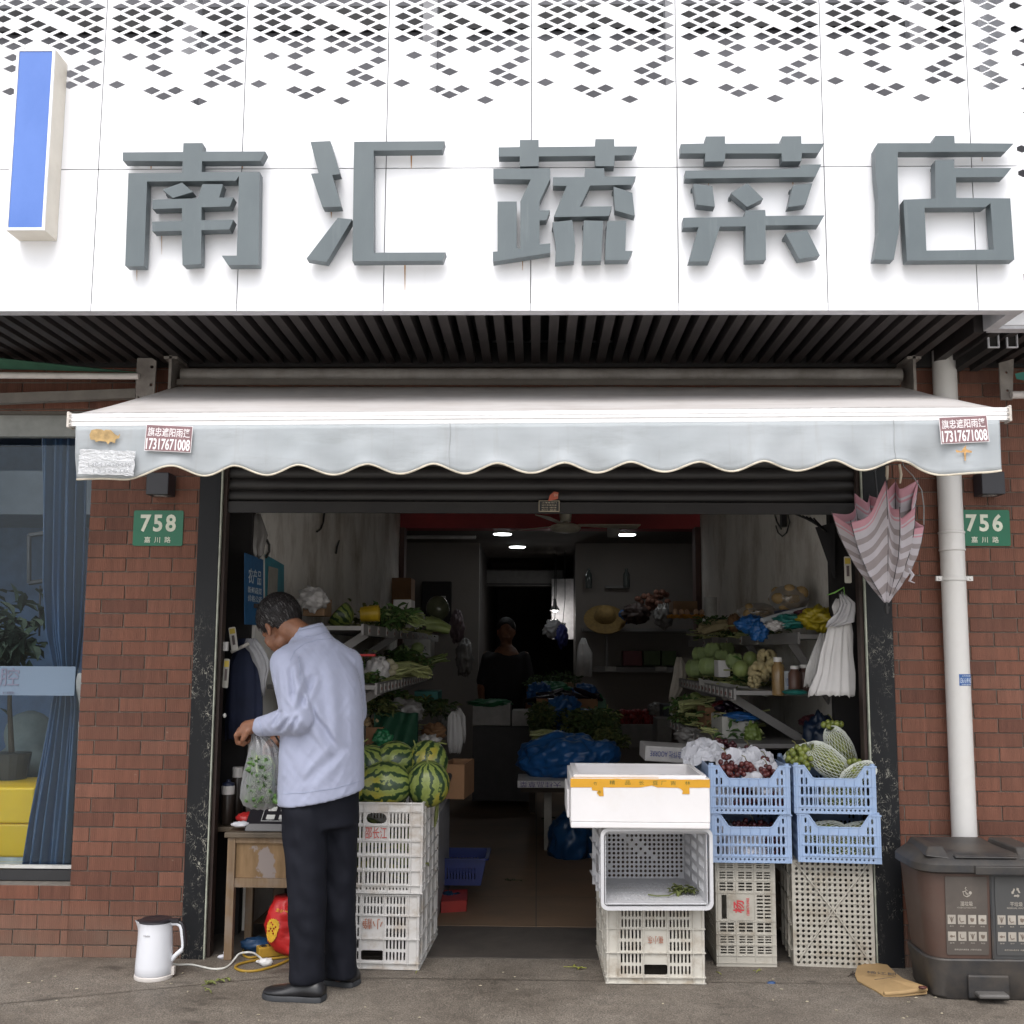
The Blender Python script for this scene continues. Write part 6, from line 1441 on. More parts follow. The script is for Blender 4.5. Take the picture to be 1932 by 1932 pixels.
b = B(); b.bb((bx - .0035, by - .156, .152), (bx + .0035, by + .12, .465)); b.build('divider', M_bdark, lb)
b = B(); b.loft([rring(.62, .44, .12, .467), rring(.645, .465, .13, .474), rring(.645, .465, .13, .500), rring(.63, .45, .12, .506), rring(.56, .37, .10, .532), rring(.52, .33, .09, .538)]); b.build('lid', M_bdark, lb, smooth=30)
b = B(); b.hexa([V((1.49, 4.43, .528)), V((1.585, 4.425, .520)), V((1.56, 4.72, .53)), V((1.51, 4.72, .53)), V((1.515, 4.47, .558)), V((1.575, 4.47, .558)), V((1.55, 4.70, .560)), V((1.525, 4.70, .560))]); b.build('lid_hump', M_bdark, lb, bevel=.006)
b = B(); b.hexa([V((1.845, 4.425, .520)), V((1.955, 4.43, .528)), V((1.94, 4.72, .53)), V((1.835, 4.72, .53)), V((1.85, 4.47, .558)), V((1.935, 4.47, .558)), V((1.925, 4.70, .560)), V((1.84, 4.70, .560))]); b.build('lid_hump', M_bdark, lb, bevel=.006)
for x0_, x1_, lab in ((1.665, 1.985, 0),):
    b = B(); b.hexa([V((1.60, 4.42, .522)), V((1.835, 4.42, .522)), V((1.82, 4.74, .545)), V((1.555, 4.74, .545)), V((1.60, 4.42, .530)), V((1.835, 4.42, .530)), V((1.82, 4.74, .553)), V((1.555, 4.74, .553))]); b.build('lid_flap', M_bdark, lb, bevel=.004)
b = B(); b.bb((1.665, 4.394, .466), (1.93, 4.41, .499)); b.build('lid_lip', M_bdark, lb, bevel=.004)
b = B(); b.bb((1.630, 4.421, .010), (1.785, 4.434, .095)); b.build('pedal_recess', M_bdark, lb, bevel=.008)
b = B(); b.bb((1.652, 4.375, .022), (1.765, 4.43, .038)); b.build('pedal', mat('worn pedal', (.10, .095, .09), .5), lb, bevel=.006)
# label stickers: panel leaned with the body front
M_stk = mat('grey brown sticker', (.072, .060, .052), .55, .1, 6, dirt=(.14, .12, .1), ds=5, da=.4); M_stg = mat('grey sticker', (.058, .058, .058), .55, .1, 6); M_icon = mat('pale pictogram square', (.33, .30, .26), .6); M_idraw = mat('brown pictogram', (.13, .10, .08), .7)
tilt = math.degrees(atan2((.405 - .375) * .78 / 2, .315))
for cx, w_, m, t1, t2, sy, dx in ((1.638, .158, M_stk, '湿垃圾', 'HOUSEHOLD FOOD WASTE', 0, 0), (1.826, .158, M_stg, '干垃圾', 'RESIDUAL WASTE', 1, 0)):
    F0 = T(V((cx, by - .1482, .155))) @ RX(tilt) @ UP
    b = B(); b.plate(rrect(0, .155, w_, .29, .006), t=.0015, M=F0 @ T(0, 0, .001)); so_ = b.build('sticker', m, lb)
    b = B(); FM = F0 @ T(0, 0, .0026) @ SC(.92, 1, 1)
    b.text(t1, .052, .017, FM @ T(0, .200, 0), t=.0006, bold=.01); b.text(t2, .078, .006, FM @ T(0, .185, 0), t=.0006)
    for j in range(2):
        for i in range(4):
            x = -.063 + i * .042; y = .142 - j * .062; b.plate(rect(x - .0165, y - .018, x + .0165, y + .016), t=.0006, M=FM)
            b.text(('菜叶', '果皮', '茶叶渣', '食品')[i] if j == 0 else ('鱼骨', '饼干', '花卉', '剩饭')[i], .018, .005, FM @ T(x, y - .026, 0), t=.0005)
    b.text('请将垃圾分类投放  共建绿色家园', .11, .006, FM @ T(0, .03, 0), t=.0006)
    if sy == 0:
        b.tube([(.0, .262, 0), (-.004, .255, 0), (.004, .248, 0)], .0016, 5, M=FM); b.plate(circ(.017, .240, .006, 12), t=.0008, M=FM)
        b.tube([(-.014, .246, 0), (-.010, .230, 0), (.002, .225, 0), (.014, .230, 0), (.018, .240, 0)], .0016, 5, M=FM); b.tube([(-.016, .243, 0), (-.004, .246, 0), (.002, .238, 0), (.010, .235, 0)], .0014, 5, M=FM); b.tube([(-.004, .250, 0), (-.001, .236, 0), (.008, .230, 0)], .0014, 5, M=FM)
    else:
        for a in (0, 120, 240):
            Q = FM @ T(0, .243, 0) @ RZ(a); b.plate([(-.010, -.015), (.006, -.015), (.006, -.019), (.014, -.012), (.006, -.005), (.006, -.009), (-.007, -.009)], t=.0008, M=Q)
    b.build('pale_print', M_icon, so_)
    b = B(); random.seed(cx)
    for j in range(2):
        for i in range(4):
            x = -.063 + i * .042; y = .141 - j * .062; Q = FM @ T(x, y, .0006); kk = i + 4 * j
            if kk in (0, 6): [b.tube([(0, -.010, 0), (dx_, .004, 0), (dx_ * 1.6, .010, 0)], .0014, 5, M=Q) for dx_ in (-.005, 0, .005)]
            elif kk in (1, 5): b.tube([(-.008, .008, 0), (-.009, -.002, 0), (-.003, -.009, 0), (.008, -.006, 0)], .0018, 5, M=Q)
            elif kk in (3,): b.plate([(-.010, -.002), (.002, -.008), (.010, -.002), (-.002, .006)], t=.0006, M=Q)
            elif kk == 4: b.plate([(-.011, 0), (-.003, .005), (.006, .001), (.011, .004), (.010, -.005), (.006, -.001), (-.003, -.005)], t=.0006, M=Q)
            else: b.plate([(-.009, .004), (-.004, .007), (.002, .005), (.009, .005), (.006, -.006), (0, -.009), (-.006, -.006)], t=.0006, M=Q)
    b.build('pictograms', M_idraw, so_)
# cardboard on the ground
ca = thing('cardboard_sheet', 'torn brown cardboard sheet lying against the base of the bin', 'cardboard', gr(1680, 1845))
M_card = mat('brown cardboard', (.34, .225, .105), .8, .12, 9, dirt=(.16, .11, .06), ds=5, da=.4)
P = [gr(1613, 1838, .012), gr(1618, 1822, .014), gr(1640, 1815, .02), gr(1674, 1820, .022), gr(1690, 1836, .03), gr(1704, 1846, .03), gr(1748, 1861, .03), gr(1749, 1873, .012), gr(1700, 1878, .006), gr(1667, 1878, .006), gr(1652, 1868, .006), gr(1640, 1862, .006), gr(1618, 1850, .006)]
b = B(); cen = sum(P, V()) / len(P) + V((0, 0, .008)); b.add([cen] + P + [p - V((0, 0, .005)) for p in P], [(0, i + 1, (i + 1) % len(P) + 1) for i in range(len(P))] + [(i + 1, i + 1 + len(P), (i + 1) % len(P) + 1 + len(P), (i + 1) % len(P) + 1) for i in range(len(P))]); b.build('sheet', M_card, ca)
b = B(); b.tube([gr(1668, 1875, .010), gr(1700, 1873, .014), gr(1748, 1866, .022)], .009, 8, sq=1); b.build('folded_edge', M_card, ca, smooth=60)
b = B(); q = gr(1663, 1836, .034); b.text('杨江即', .11, .035, T(q) @ RZ(-14), t=.0008); b.tube([gr(1650, 1848, .03), gr(1690, 1843, .034)], .001, 4); b.build('handwriting', mat('pen ink', (.06, .05, .05), .7), ca)
b = B(); b.ell(gr(1741, 1863, .036), (.018, .012, .006), RZ(10), n=12, k=6, fn=lambda p: 1 + .3 * noise.noise(p * 3)); tag(b.build('dried_peel', mat('brown peel', (.07, .015, .012), .5), smooth=60), 'dried brown peel on the cardboard sheet', 'vegetable scrap')
b = B(); b.ell(gr(1768, 1815, .02), (.022, .022, .02), n=16, k=10); tag(b.build('fallen_grape', mat('dull plum', (.06, .02, .018), .4), smooth=180), 'dark red fruit on the ground between the black post and the bin', 'fruit')

# ------------------------------------------------------------ umbrella hanging upside down
um = thing('umbrella', 'pink and taupe striped umbrella hanging half folded by the right door post', 'umbrella', at(1672, 1145, 4.58))
YU = 4.60; tip = at(1673, 1142, YU); topc = at(1660, 935, YU); ax = (topc - tip).normalized(); AL = (topc - tip).length
M_tau = mat('taupe stripe', (.265, .23, .235), .8, .08, 20); M_pal = mat('pale lilac stripe', (.43, .40, .43), .8, .06, 20); M_pink = mat('dusty pink border', (.47, .235, .275), .8, .06, 20); M_rib = mat('dark umbrella rib', (.02, .02, .022), .4)
ribsd = [  # (angle, u at rim, v at rim, y offset)
 (0, 1744, 993, .0), (35, 1733, 905, .10), (75, 1690, 908, .14), (115, 1640, 935, .15), (160, 1612, 930, .10), (195, 1569, 968, .0), (245, 1605, 985, -.12), (275, 1671, 903, -.11), (305, 1698, 960, -.12), (335, 1728, 955, -.09)]
NR = len(ribsd); NT = 44; PER = 8
ends = [at(u, v, YU + dy) for a, u, v, dy in ribsd]
def canopy(i, t):
    a = i / PER; k0 = int(a) % NR; k1 = (k0 + 1) % NR; f = a - int(a)
    e0, e1 = ends[k0], ends[k1]
    p0 = tip.lerp(e0, t); p1 = tip.lerp(e1, t); bow = .032 * sin(pi * t)
    mid = tip + ax * ((p0 - tip).dot(ax) * (1 - f) + (p1 - tip).dot(ax) * f)
    p0 = p0 + (p0 - mid).normalized() * bow; p1 = p1 + (p1 - mid).normalized() * bow
    p = p0.lerp(p1, f); s = sin(pi * f)
    mid = tip + ax * (p - tip).dot(ax)
    out = p - mid
    p = p - out * .26 * s * t ** .8 - ax * (.040 * s * t * t)
    return p + V((.003 * noise.noise(V((i * .5, t * 6, 1))), .004 * noise.noise(V((i * .4, t * 7, 4))), 0))
b = B(); n = NR * PER
vs = [canopy(i, .03 + .97 * j / NT) for j in range(NT + 1) for i in range(n)]; fs = []; mi = []
for j in range(NT):
    for i in range(n):
        fs.append((j * n + i, j * n + (i + 1) % n, (j + 1) * n + (i + 1) % n, (j + 1) * n + i)); t = j / NT
        m = 2 if t > .84 else (1 if t > .80 else (0 if int(t * 100 / 7.6) % 2 else 1))
        if t > .84 and j in (int(.86 * NT), int(.90 * NT)): m = 1
        mi.append(m)
b.v = vs; b.f = fs; b.mi = mi; b.build('canopy', [M_tau, M_pal, M_pink], um, smooth=40, solid=.0012)
for k_ in range(NR):
    b = B(); b.tube([canopy(k_ * PER, t) * .999 + topc * .001 for t in (.1, .3, .5, .7, .85, .97)] + [ends[k_] + ax * .008], .0017, 5); b.build('rib', M_rib, um)
b = B(); b.tube([tip - ax * .03, tip, at(1668, 1050, YU), at(1654, 925, YU), at(1650, 885, YU)], [.003, .005, .005, .004, .004], 8); b.build('shaft', M_rib, um)
b = B(); b.tube([at(1650, 890, YU), at(1651, 870, YU), at(1653, 855, YU)], [.006, .008, .008], 8); b.build('handle', mat('black handle', (.015, .015, .018), .4), um)
b = B(); b.tube([tip - ax * .034, tip - ax * .005], [.006, .012], 10); b.build('ferrule', M_rib, um)
b = B(); L = [at(1743, 990, YU), at(1743, 955, 4.6), at(1739, 925, 4.6), (at(1722, 897, 4.62)), at(1705, 880, 4.65), at(1700, 862, 4.7)]; b.tube(L, .0024, 6); tag(b.build('wire_hook', mat('grey wire', (.22, .22, .22), .5)), 'bent grey wire looping from the awning to the striped umbrella', 'wire')
b = B(); b.tube([at(1698, 912, 4.5), at(1700, 895, 4.5), at(1697, 876, 4.5)], [.004, .006, .005], 8); b.tube([at(1673, 905, 4.5), at(1674, 880, 4.52)], [.006, .007], 8); tag(b.build('hanging_hook', mat('pale wooden hook', (.42, .36, .28), .6)), 'small pale hook above the umbrella under the awning edge', 'hook')
b = B(); b.tube([at(1714, 1072, 4.48), at(1722, 1085, 4.47), at(1716, 1096, 4.47), at(1726, 1100, 4.47)], [.004, .008, .006, .002], 6); b.build('tie_strap', M_pal, um)

# ------------------------------------------------------------ white bags hung on the right jamb, jacket and tags on the left
M_bagw = mat('white plastic bag film', (.62, .60, .59), .45, .06, 8, alpha=.80)
def skirt(name, tbl, Y, folds, label, m=M_bagw, amp=.16, seed=0, dy=.35, cat='bags', cap=False):
    rg = bagshape(tbl, Y, folds, 72, amp, seed, dy)
    for r_i, wt in ((-1, 1.0), (-2, .35)): rg[r_i] = [p + V((.004 * noise.noise(V((i * .9, seed, 2))), 0, wt * (.020 * noise.noise(V((i * .55, seed, 0))) + .008 * noise.noise(V((i * 1.7, seed, 4)))))) for i, p in enumerate(rg[r_i])]
    rg = [[p + V((.006 * noise.noise(V((p.x * 30, p.z * 22, seed))), .006 * noise.noise(V((p.x * 34, p.z * 26, seed + 3))), 0)) for p in r_] for r_ in rg]
    b = B(); b.loft(rg, cap=cap); return tag(b.build(name, m, smooth=60, solid=.001), label, cat)
skirt('bag_bundle', [(1578, 1592, 1130), (1572, 1602, 1145), (1575, 1600, 1160), (1566, 1604, 1178), (1562, 1606, 1195), (1552, 1607, 1230), (1543, 1610, 1270), (1532, 1612, 1300), (1527, 1610, 1312)], 4.99, 13, 'bundle of white plastic bags hanging on the right door jamb', seed=1)
skirt('bag_bundle', [(1548, 1566, 1195), (1536, 1570, 1225), (1526, 1575, 1260), (1519, 1580, 1295)], 5.08, 7, 'greyer white plastic bags hanging behind the left edge of the white bundle', mat('greyish bag film', (.42, .41, .40), .55), .12, 3)
skirt('bag_knot', [(1560, 1580, 1182), (1566, 1606, 1172), (1580, 1612, 1155), (1586, 1612, 1140), (1584, 1594, 1122)], 4.95, 8, 'twisted grey plastic bag knot above the white bag bundle', mat('grey film', (.36, .35, .36), .4), .2, 5, .5)
b = B(); b.tube([at(1560, 1123, 4.97), at(1575, 1118, 4.96), at(1592, 1108, 4.95), at(1594, 1130, 4.95)], [.003, .008, .006, .003], 6, sq=.5); tag(b.build('green_tie', mat('bright green tape', (.14, .34, .05), .5)), 'bright green plastic tie on the right door jamb', 'tie')
def tagcard(u0, v0, u1, v1, Y, label, rot=0, t1='', c=(.4, .38, .34)):
    t = thing('price_stick', label, 'tag', at((u0 + u1) / 2, v1, Y), 'packed tools hung by the door'); M = T(at((u0 + u1) / 2, (v0 + v1) / 2, Y)) @ UP @ RZ(rot); w_ = at(u1, v0, Y).x - at(u0, v0, Y).x; h_ = at(u0, v0, Y).z - at(u0, v1, Y).z
    b = B(); b.plate(rrect(0, 0, w_, h_, w_ * .2), t=.003, M=M); b.build('card', mat('cream card', c, .6), t)
    b = B(); b.bb((-w_ * .4, h_ * .22, .0018), (w_ * .4, h_ * .44, .0028), M); b.build('yellow_top', mat('yellow print', (.42, .31, .04), .6), t)
    b = B(); b.bb((-w_ * .2, -h_ * .25, .0018), (w_ * .2, h_ * .15, .0028), M); b.build('dark_print', mat('dark print', (.08, .06, .06), .6), t)
tagcard(1593, 1050, 1606, 1100, 4.93, 'pale packaged tool with yellow top hanging on the right jamb')
tagcard(421, 1243, 432, 1298, 4.93, 'pale packaged tool with yellow top hanging low on the left jamb', -2, c=(.30, .29, .26))
tagcard(434, 1183, 447, 1228, 5.0, 'tilted white packaged tool hanging above the dark blue jacket', 10, c=(.45, .43, .40))
skirt('jacket', [(452, 470, 1205), (446, 486, 1225), (432, 494, 1255), (428, 496, 1290), (426, 496, 1340), (426, 494, 1395)], 5.14, 6, 'dark blue jacket hanging at the left side of the doorway', mat('dark blue cloth', (.010, .016, .045), .8, .25, 8), .08, 2, .4, 'jacket')
b = B(); b.tube([at(436, 1230, 5.05), at(470, 1214, 5.05)], .008, 6); tag(b.build('paper_roll', mat('grey paper roll', (.42, .40, .37), .7)), 'thin grey roll laid across the top of the blue jacket', 'roll')
skirt('bag_bundle', [(466, 482, 1205), (464, 490, 1218), (474, 500, 1232), (480, 505, 1246), (488, 506, 1262), (492, 502, 1285), (494, 499, 1310)], 5.10, 6, 'white plastic bags hanging between the blue jacket and the shirt of the person', mat('white bag film', (.30, .30, .32), .5), .22, 8)
b = B(); b.bb((at(421, 1210, 4.93).x, 4.92, at(421, 1228, 4.93).z), (at(431, 1210, 4.93).x, 4.94, at(421, 1211, 4.93).z)); tag(b.build('door_latch', mat('pale latch', (.42, .41, .40), .4)), 'small pale latch block on the left door jamb', 'latch')
b = B(); b.ell(at(424, 1350, 4.92), (.008, .006, .010)); tag(b.build('round_stud', mat('pale knob', (.5, .5, .48), .3), smooth=180), 'small round pale knob low on the left door jamb', 'knob')
b = B(); b.bb((at(465, 970, 5.3).x - .01, 5.29, at(465, 1145, 5.3).z), (at(465, 970, 5.3).x + .01, 5.31, 1.95)); b.bb((at(452, 1142, 5.3).x, 5.285, at(465, 1147, 5.3).z), (at(496, 1142, 5.3).x, 5.305, at(465, 1139, 5.3).z)); tag(b.build('iron_rack', mat('dark iron', (.03, .018, .016), .6)), 'dark iron rod and crossbar in front of the blue posters on the left wall', 'rack')
# ------------------------------------------------------------ inside the shop
WL = lambda Y: -1.352 + (Y - 5.335) * (.107 / 4.765)
def lw(u, v, off=.0):    # point on the left inner wall seen at u,v
    d = ray(u, v); s = .107 / 4.765; t = (-1.352 - 5.335 * s + off) / (d.x - d.y * s); return V((0, 0, CAMZ)) + d * t
def rw(u, v, X=1.45):
    d = ray(u, v); return V((0, 0, CAMZ)) + d * (X / d.x)
def atz(u, v, z): return gr(u, v, z)
M_steel = mat('dull shelf steel', (.20, .19, .185), .5, .2, 6, dirt=(.08, .07, .06), ds=6, da=.6); M_rail = mat('grey price rail', (.17, .16, .155), .5, .15, 8); M_ticket = mat('white ticket', (.40, .38, .36), .7); M_redt = mat('ticket print', (.22, .10, .09), .7)
def shelf(name, label, x_in, x_out, y0, y1, z, ticks, side, rail=.055):
    """one wall shelf: board, price rail on its free edge, tickets, brackets"""
    t = thing('wall_shelf', label, 'shelf', ((x_in + x_out) / 2, y0, z)); b = B(); b.bb((x_in, y0, z - .02), (x_out, y1, z)); b.build('shelf_board', M_steel, t)
    b = B(); xo = x_out + side * .0005; b.bb((xo, y0, z - .045), (xo + side * .012, y1, z + rail - .045)); b.build('price_rail', M_rail, t)
    n = len(ticks)
    for y in ticks:
        b = B(); b.bb((xo + side * .0125, y, z - .038), (xo + side * .0155, y + .06, z + rail - .052)); b.bb((xo + side * .0158, y + .01, z - .028), (xo + side * .0162, y + .05, z - .012), m=1); b.build('price_ticket', [M_ticket, M_redt], t)
    y = y0 + .25
    while y < y1:
        b = B(); b.hexa([V((x_in, y, z - .34)), V((x_in, y + .02, z - .34)), V((x_in, y + .02, z - .29)), V((x_in, y, z - .29)), V((x_out, y, z - .05)), V((x_out, y + .02, z - .05)), V((x_out - side * .03, y + .02, z - .021)), V((x_out - side * .03, y, z - .021))]); b.build('shelf_bracket', M_steel, t); y += 1.15
    return t
frange = lambda a, c, s: [a + s * i for i in range(int((c - a) / s))]
ZL1, ZL2, ZR1, ZR2, ZR3 = 1.415, 1.13, 1.385, 1.115, .865
shelf('s', 'upper steel shelf on the left wall with grey price rail', -1.30, -.86, 5.45, 9.6, ZL1, frange(5.6, 9, .33), 1)
shelf('s', 'lower wider steel shelf on the left wall crowded with price tickets', -1.30, -.78, 5.4, 8.3, ZL2, frange(5.5, 8.2, .14), 1)
shelf('s', 'lowest dark shelf on the left wall holding boxes and bags', -1.30, -.74, 5.6, 8.6, .60, [], 1)
shelf('s', 'upper steel shelf on the right wall loaded with bags and potatoes', 1.44, 1.25, 5.35, 9.2, ZR1, frange(6.3, 9, .5), -1)
shelf('s', 'middle steel shelf on the right wall with cabbages and cauliflowers', 1.44, .96, 5.45, 7.6, ZR2, frange(5.5, 7.5, .13), -1)
shelf('s', 'lowest shelf on the right wall with white box and greens', 1.44, .86, 5.45, 7.4, ZR3, frange(5.6, 7.3, .17), -1)
b = B(); b.bb((1.19, 7.65, 0), (1.25, 7.70, 1.40)); b.bb((.98, 7.62, 1.13), (1.19, 7.66, 1.26)); tag(b.build('shelf_upright', M_panelwall), 'pale upright post at the far end of the right shelves', 'post')

def lump(name, u, v, Y, w_, h_, m, label, cat, d_=None, seed=0, amp=.2, f=2.4, group=None, rot=0, smooth=180):
    """an uneven rounded thing resting with its middle at u,v (pixels wide and high)"""
    c = at(u, v, Y); s = Y / FPX; b = B(); d_ = d_ or w_
    b.ell(c, (w_ * s / 2, d_ * s / 2, h_ * s / 2), RY(rot), n=44, k=28, fn=lambda p: 1 + amp * noise.noise(p * f + V((seed, seed * 2, 0))) + amp * .6 * noise.noise(p * f * 2.7 + V((seed, 3, 1))) + (amp * .9 * (.22 - abs(noise.noise(p * f * 1.9 + V((seed, 7, 2))))) + amp * .4 * (.2 - abs(noise.noise(p * f * 4.5 + V((seed, 1, 6)))))) * (1 if amp > .18 else 0))
    return tag(b.build(name, m, smooth=smooth), label, cat, group)
def carton(name, u0, v0, u1, v1, Y, dep, m, label, cat='box', open_=False, group=None, rz=0, text=None, tm=None):
    a, c = at(u0, v0, Y), at(u1, v1, Y); x0, x1, z0, z1 = a.x, c.x, c.z, a.z; b = B(); cx = (x0 + x1) / 2; M = T(cx, Y, z0) @ RZ(rz); w2 = (x1 - x0) / 2; hh = z1 - z0
    if open_:
        t_ = .008; b.bb((-w2, 0, 0), (w2, t_, hh), M); b.bb((-w2, dep - t_, 0), (w2, dep, hh), M); b.bb((-w2, t_, 0), (-w2 + t_, dep - t_, hh), M); b.bb((w2 - t_, t_, 0), (w2, dep - t_, hh), M); b.bb((-w2 + t_, t_, 0), (w2 - t_, dep - t_, .01), M)
    else: b.bb((-w2, 0, 0), (w2, dep, hh), M)
    if text:
        t = thing(name, label, cat, (cx, Y, z0), group); b.build('box_body', m, t, bevel=.003); c = B(); c.text(text, w2 * 1.4, hh * .35, M @ T(0, -.002, hh * .5) @ UP); c.build('lettering', tm, t); return t
    return tag(b.build(name, m, bevel=.003), label, cat, group)
def leaves(name, u, v, Y, w_, h_, n, m, label, seed, L=.08, W=.03, group='heaps of leafy vegetables', spread=.12, up=.5):
    L *= .62; W *= .62; n = int(n * 2.2); random.seed(seed); s = Y / FPX; c = at(u, v, Y); b = B()
    for i in range(n):
        a = random.uniform(0, 6.28); r_ = sqrt(random.random()); p = c + V((cos(a) * r_ * w_ * s / 2, random.uniform(-spread, spread), sin(a) * r_ * h_ * s / 2)); d = V((random.uniform(-1, 1), random.uniform(-1, .3), random.uniform(-.4, up))); b.leaf(p, d, (0, -.3, 1), L * random.uniform(.6, 1.3), W * random.uniform(.7, 1.3), .5, m=random.choice((0, 0, 1)))
    return tag(b.build(name, m), label, 'vegetables', group)
def stalks(name, u0, v0, u1, v1, Y, n, r, m, label, seed, jit=.03, dy=.1, cat='vegetables', group='bundles of stalks'):
    random.seed(seed); b = B(); a, c = at(u0, v0, Y), at(u1, v1, Y)
    for i in range(n):
        o = V((random.uniform(-jit, jit) * .4, random.uniform(-dy, dy), random.uniform(-jit, jit))); o2 = V((random.uniform(-jit, jit), random.uniform(-dy, dy), random.uniform(-jit, jit))); mid = (a + c) / 2 + (o + o2) / 2 + V((0, 0, .01)); b.tube([a + o, mid, c + o2], [r, r * 1.1, r * .7], 6)
    return tag(b.build(name, m, smooth=60), label, cat, group)
M_film = mat('cloudy film bag', (.46, .44, .43), .35, .1, 9, .2, 30); M_filmd = mat('dull clear film', (.20, .19, .18), .25, .2, 9, .25, 30); M_cart = mat('brown carton', (.24, .125, .06), .8, .12, 6); M_cart2 = mat('pale brown carton', (.28, .17, .095), .8, .12, 6)
M_pot = mat('potato skin', (.30, .20, .085), .7, .25, 20); M_cab = mat('cabbage leaf', (.25, .33, .13), .55, .25, 14, .3, 30); M_caul = mat('cauliflower curd', (.46, .38, .20), .8, .15, 30, .6, 90); M_gourd = mat('pale green gourd', (.24, .30, .10), .45, .15, 12); M_bluef = mat('blue plastic film', (.012, .085, .26), .35, .3, 8, .25, 22); M_yelf = mat('yellow plastic film', (.36, .28, .015), .4, .2, 8, .2, 22); M_tealf = mat('teal film', (.015, .16, .14), .4, .25, 8, .2, 22); M_gfilm = mat('green film', (.02, .15, .06), .4, .25, 8, .2, 22)
M_dkl = mat('dark herb leaf', (.045, .075, .020), .6, .5, 25); M_olv = mat('olive leaf', (.11, .12, .035), .6, .5, 25); M_stalkg = mat('pale stalk', (.36, .38, .16), .55, .25, 20); M_aub = mat('aubergine skin', (.010, .004, .012), .25); M_tom = mat('red apple skin', (.20, .008, .010), .35, .25, 12)
# left wall: posters, torn wires, hanging bag
def wallposter(us, vs_, label, m, extra=None, side='l'):
    f = (lambda u, v, o: lw(u, v, o)) if side == 'l' else (lambda u, v, o: rw(u, v, 1.45 - o))
    q = [f(us[0], vs_[0], .004), f(us[1], vs_[1], .004), f(us[2], vs_[2], .004), f(us[3], vs_[3], .004)]
    t = thing('poster', label, 'poster', q[3], 'posters on the left wall'); b = B(); b.add(q + [p - V((.003, 0, 0)) for p in q], [(0, 1, 2, 3), (7, 6, 5, 4), (0, 4, 5, 1), (1, 5, 6, 2), (2, 6, 7, 3), (3, 7, 4, 0)]); b.build('sheet', m, t)
    d = (q[1] - q[0]).normalized(); n = V((d.y, -d.x, 0)); M = Matrix(((d.x, 0, n.x, 0), (d.y, 0, n.y, 0), (0, 1, 0, 0), (0, 0, 0, 1)))
    for (fu, fv, s_, w_, h_) in extra or ():
        p = q[0].lerp(q[1], fu).lerp(q[3].lerp(q[2], fu), fv) + n * .003; b = B(); b.text(s_, w_, h_, T(p) @ M); b.build('lettering', mat('pale blue print', (.45, .52, .58), .6), t)
    return t, q, M, n
wallposter((462, 497, 497, 462), (1043, 1056, 1180, 1178), 'deep blue poster with pale handwriting low on the left wall', mat('deep blue paper', (.015, .10, .24), .6), [(.5, .3, '农产品', .22, .07), (.5, .5, '新鲜蔬菜', .24, .03), (.5, .62, '价格公道', .24, .03)])
t, q, M, n = wallposter((501, 536, 536, 501), (1046, 1066, 1130, 1150), 'teal and white poster partly covered by a grey card on the left wall', mat('teal paper', (.03, .20, .26), .6))
b = B(); p = q[0].lerp(q[1], .4).lerp(q[3].lerp(q[2], .4), .62); b.plate(rect(-.12, -.17, .06, .10), t=.003, M=T(p + n * .005) @ M); b.build('grey_card', mat('grey card', (.26, .25, .22), .7), t)
skirt('bag_bundle', [(476, 490, 970), (472, 498, 990), (470, 502, 1010), (468, 500, 1030), (474, 496, 1046), (482, 490, 1052)], 5.32, 5, 'greyish plastic bag hanging from the ceiling at the front of the left wall', M_filmd, .16, 11, .6)
def wires(pts, label, r=.006, side='l'):
    P = [lw(u, v, .012) if side == 'l' else rw(u, v, 1.436) for u, v in pts]; b = B(); b.tube(P, r, 6); return tag(b.build('loose_wire', mat('black wire', (.02, .018, .016), .5)), label, 'wire')
wires([(503, 1018), (508, 1028), (508, 1040), (502, 1052)], 'curved black wire beside the hanging grey bag'); wires([(612, 968), (610, 985), (605, 998), (598, 1003)], 'black wire stub hanging from the ceiling along the left wall'); wires([(640, 1020), (636, 1032), (634, 1044)], 'short dark wire end sticking out of the left wall')
wires([(1486, 968), (1490, 985), (1484, 1005), (1476, 1012), (1468, 1005), (1464, 992)], 'grey cable loop hanging on the right wall near the shutter', .004, 'r'); wires([(1462, 972), (1466, 985), (1474, 998)], 'black cable on the right wall beside the loop', .005, 'r')
p = rw(1478, 978, 1.42); b = B(); b.box(p, (.03, .05, .10)); tag(b.build('junction_box', M_shut), 'small black box under the shutter on the right wall', 'box')
b = B()
for i in range(6): b.tube([at(1500 + i * 7, 970 + i * 1.5, 5.25), at(1535 + i * 5, 985 + i * 4, 5.2)], .004, 5)
b.hexa([at(1538, 995, 5.22), at(1575, 985, 5.22), at(1576, 1092, 5.22), at(1572, 1090, 5.22)] + [at(1538, 995, 5.25), at(1575, 985, 5.25), at(1576, 1092, 5.25), at(1572, 1090, 5.25)]); tag(b.build('folded_fan', mat('black board', (.014, .013, .014), .5)), 'black board with thin slats hanging behind the umbrella', 'board')
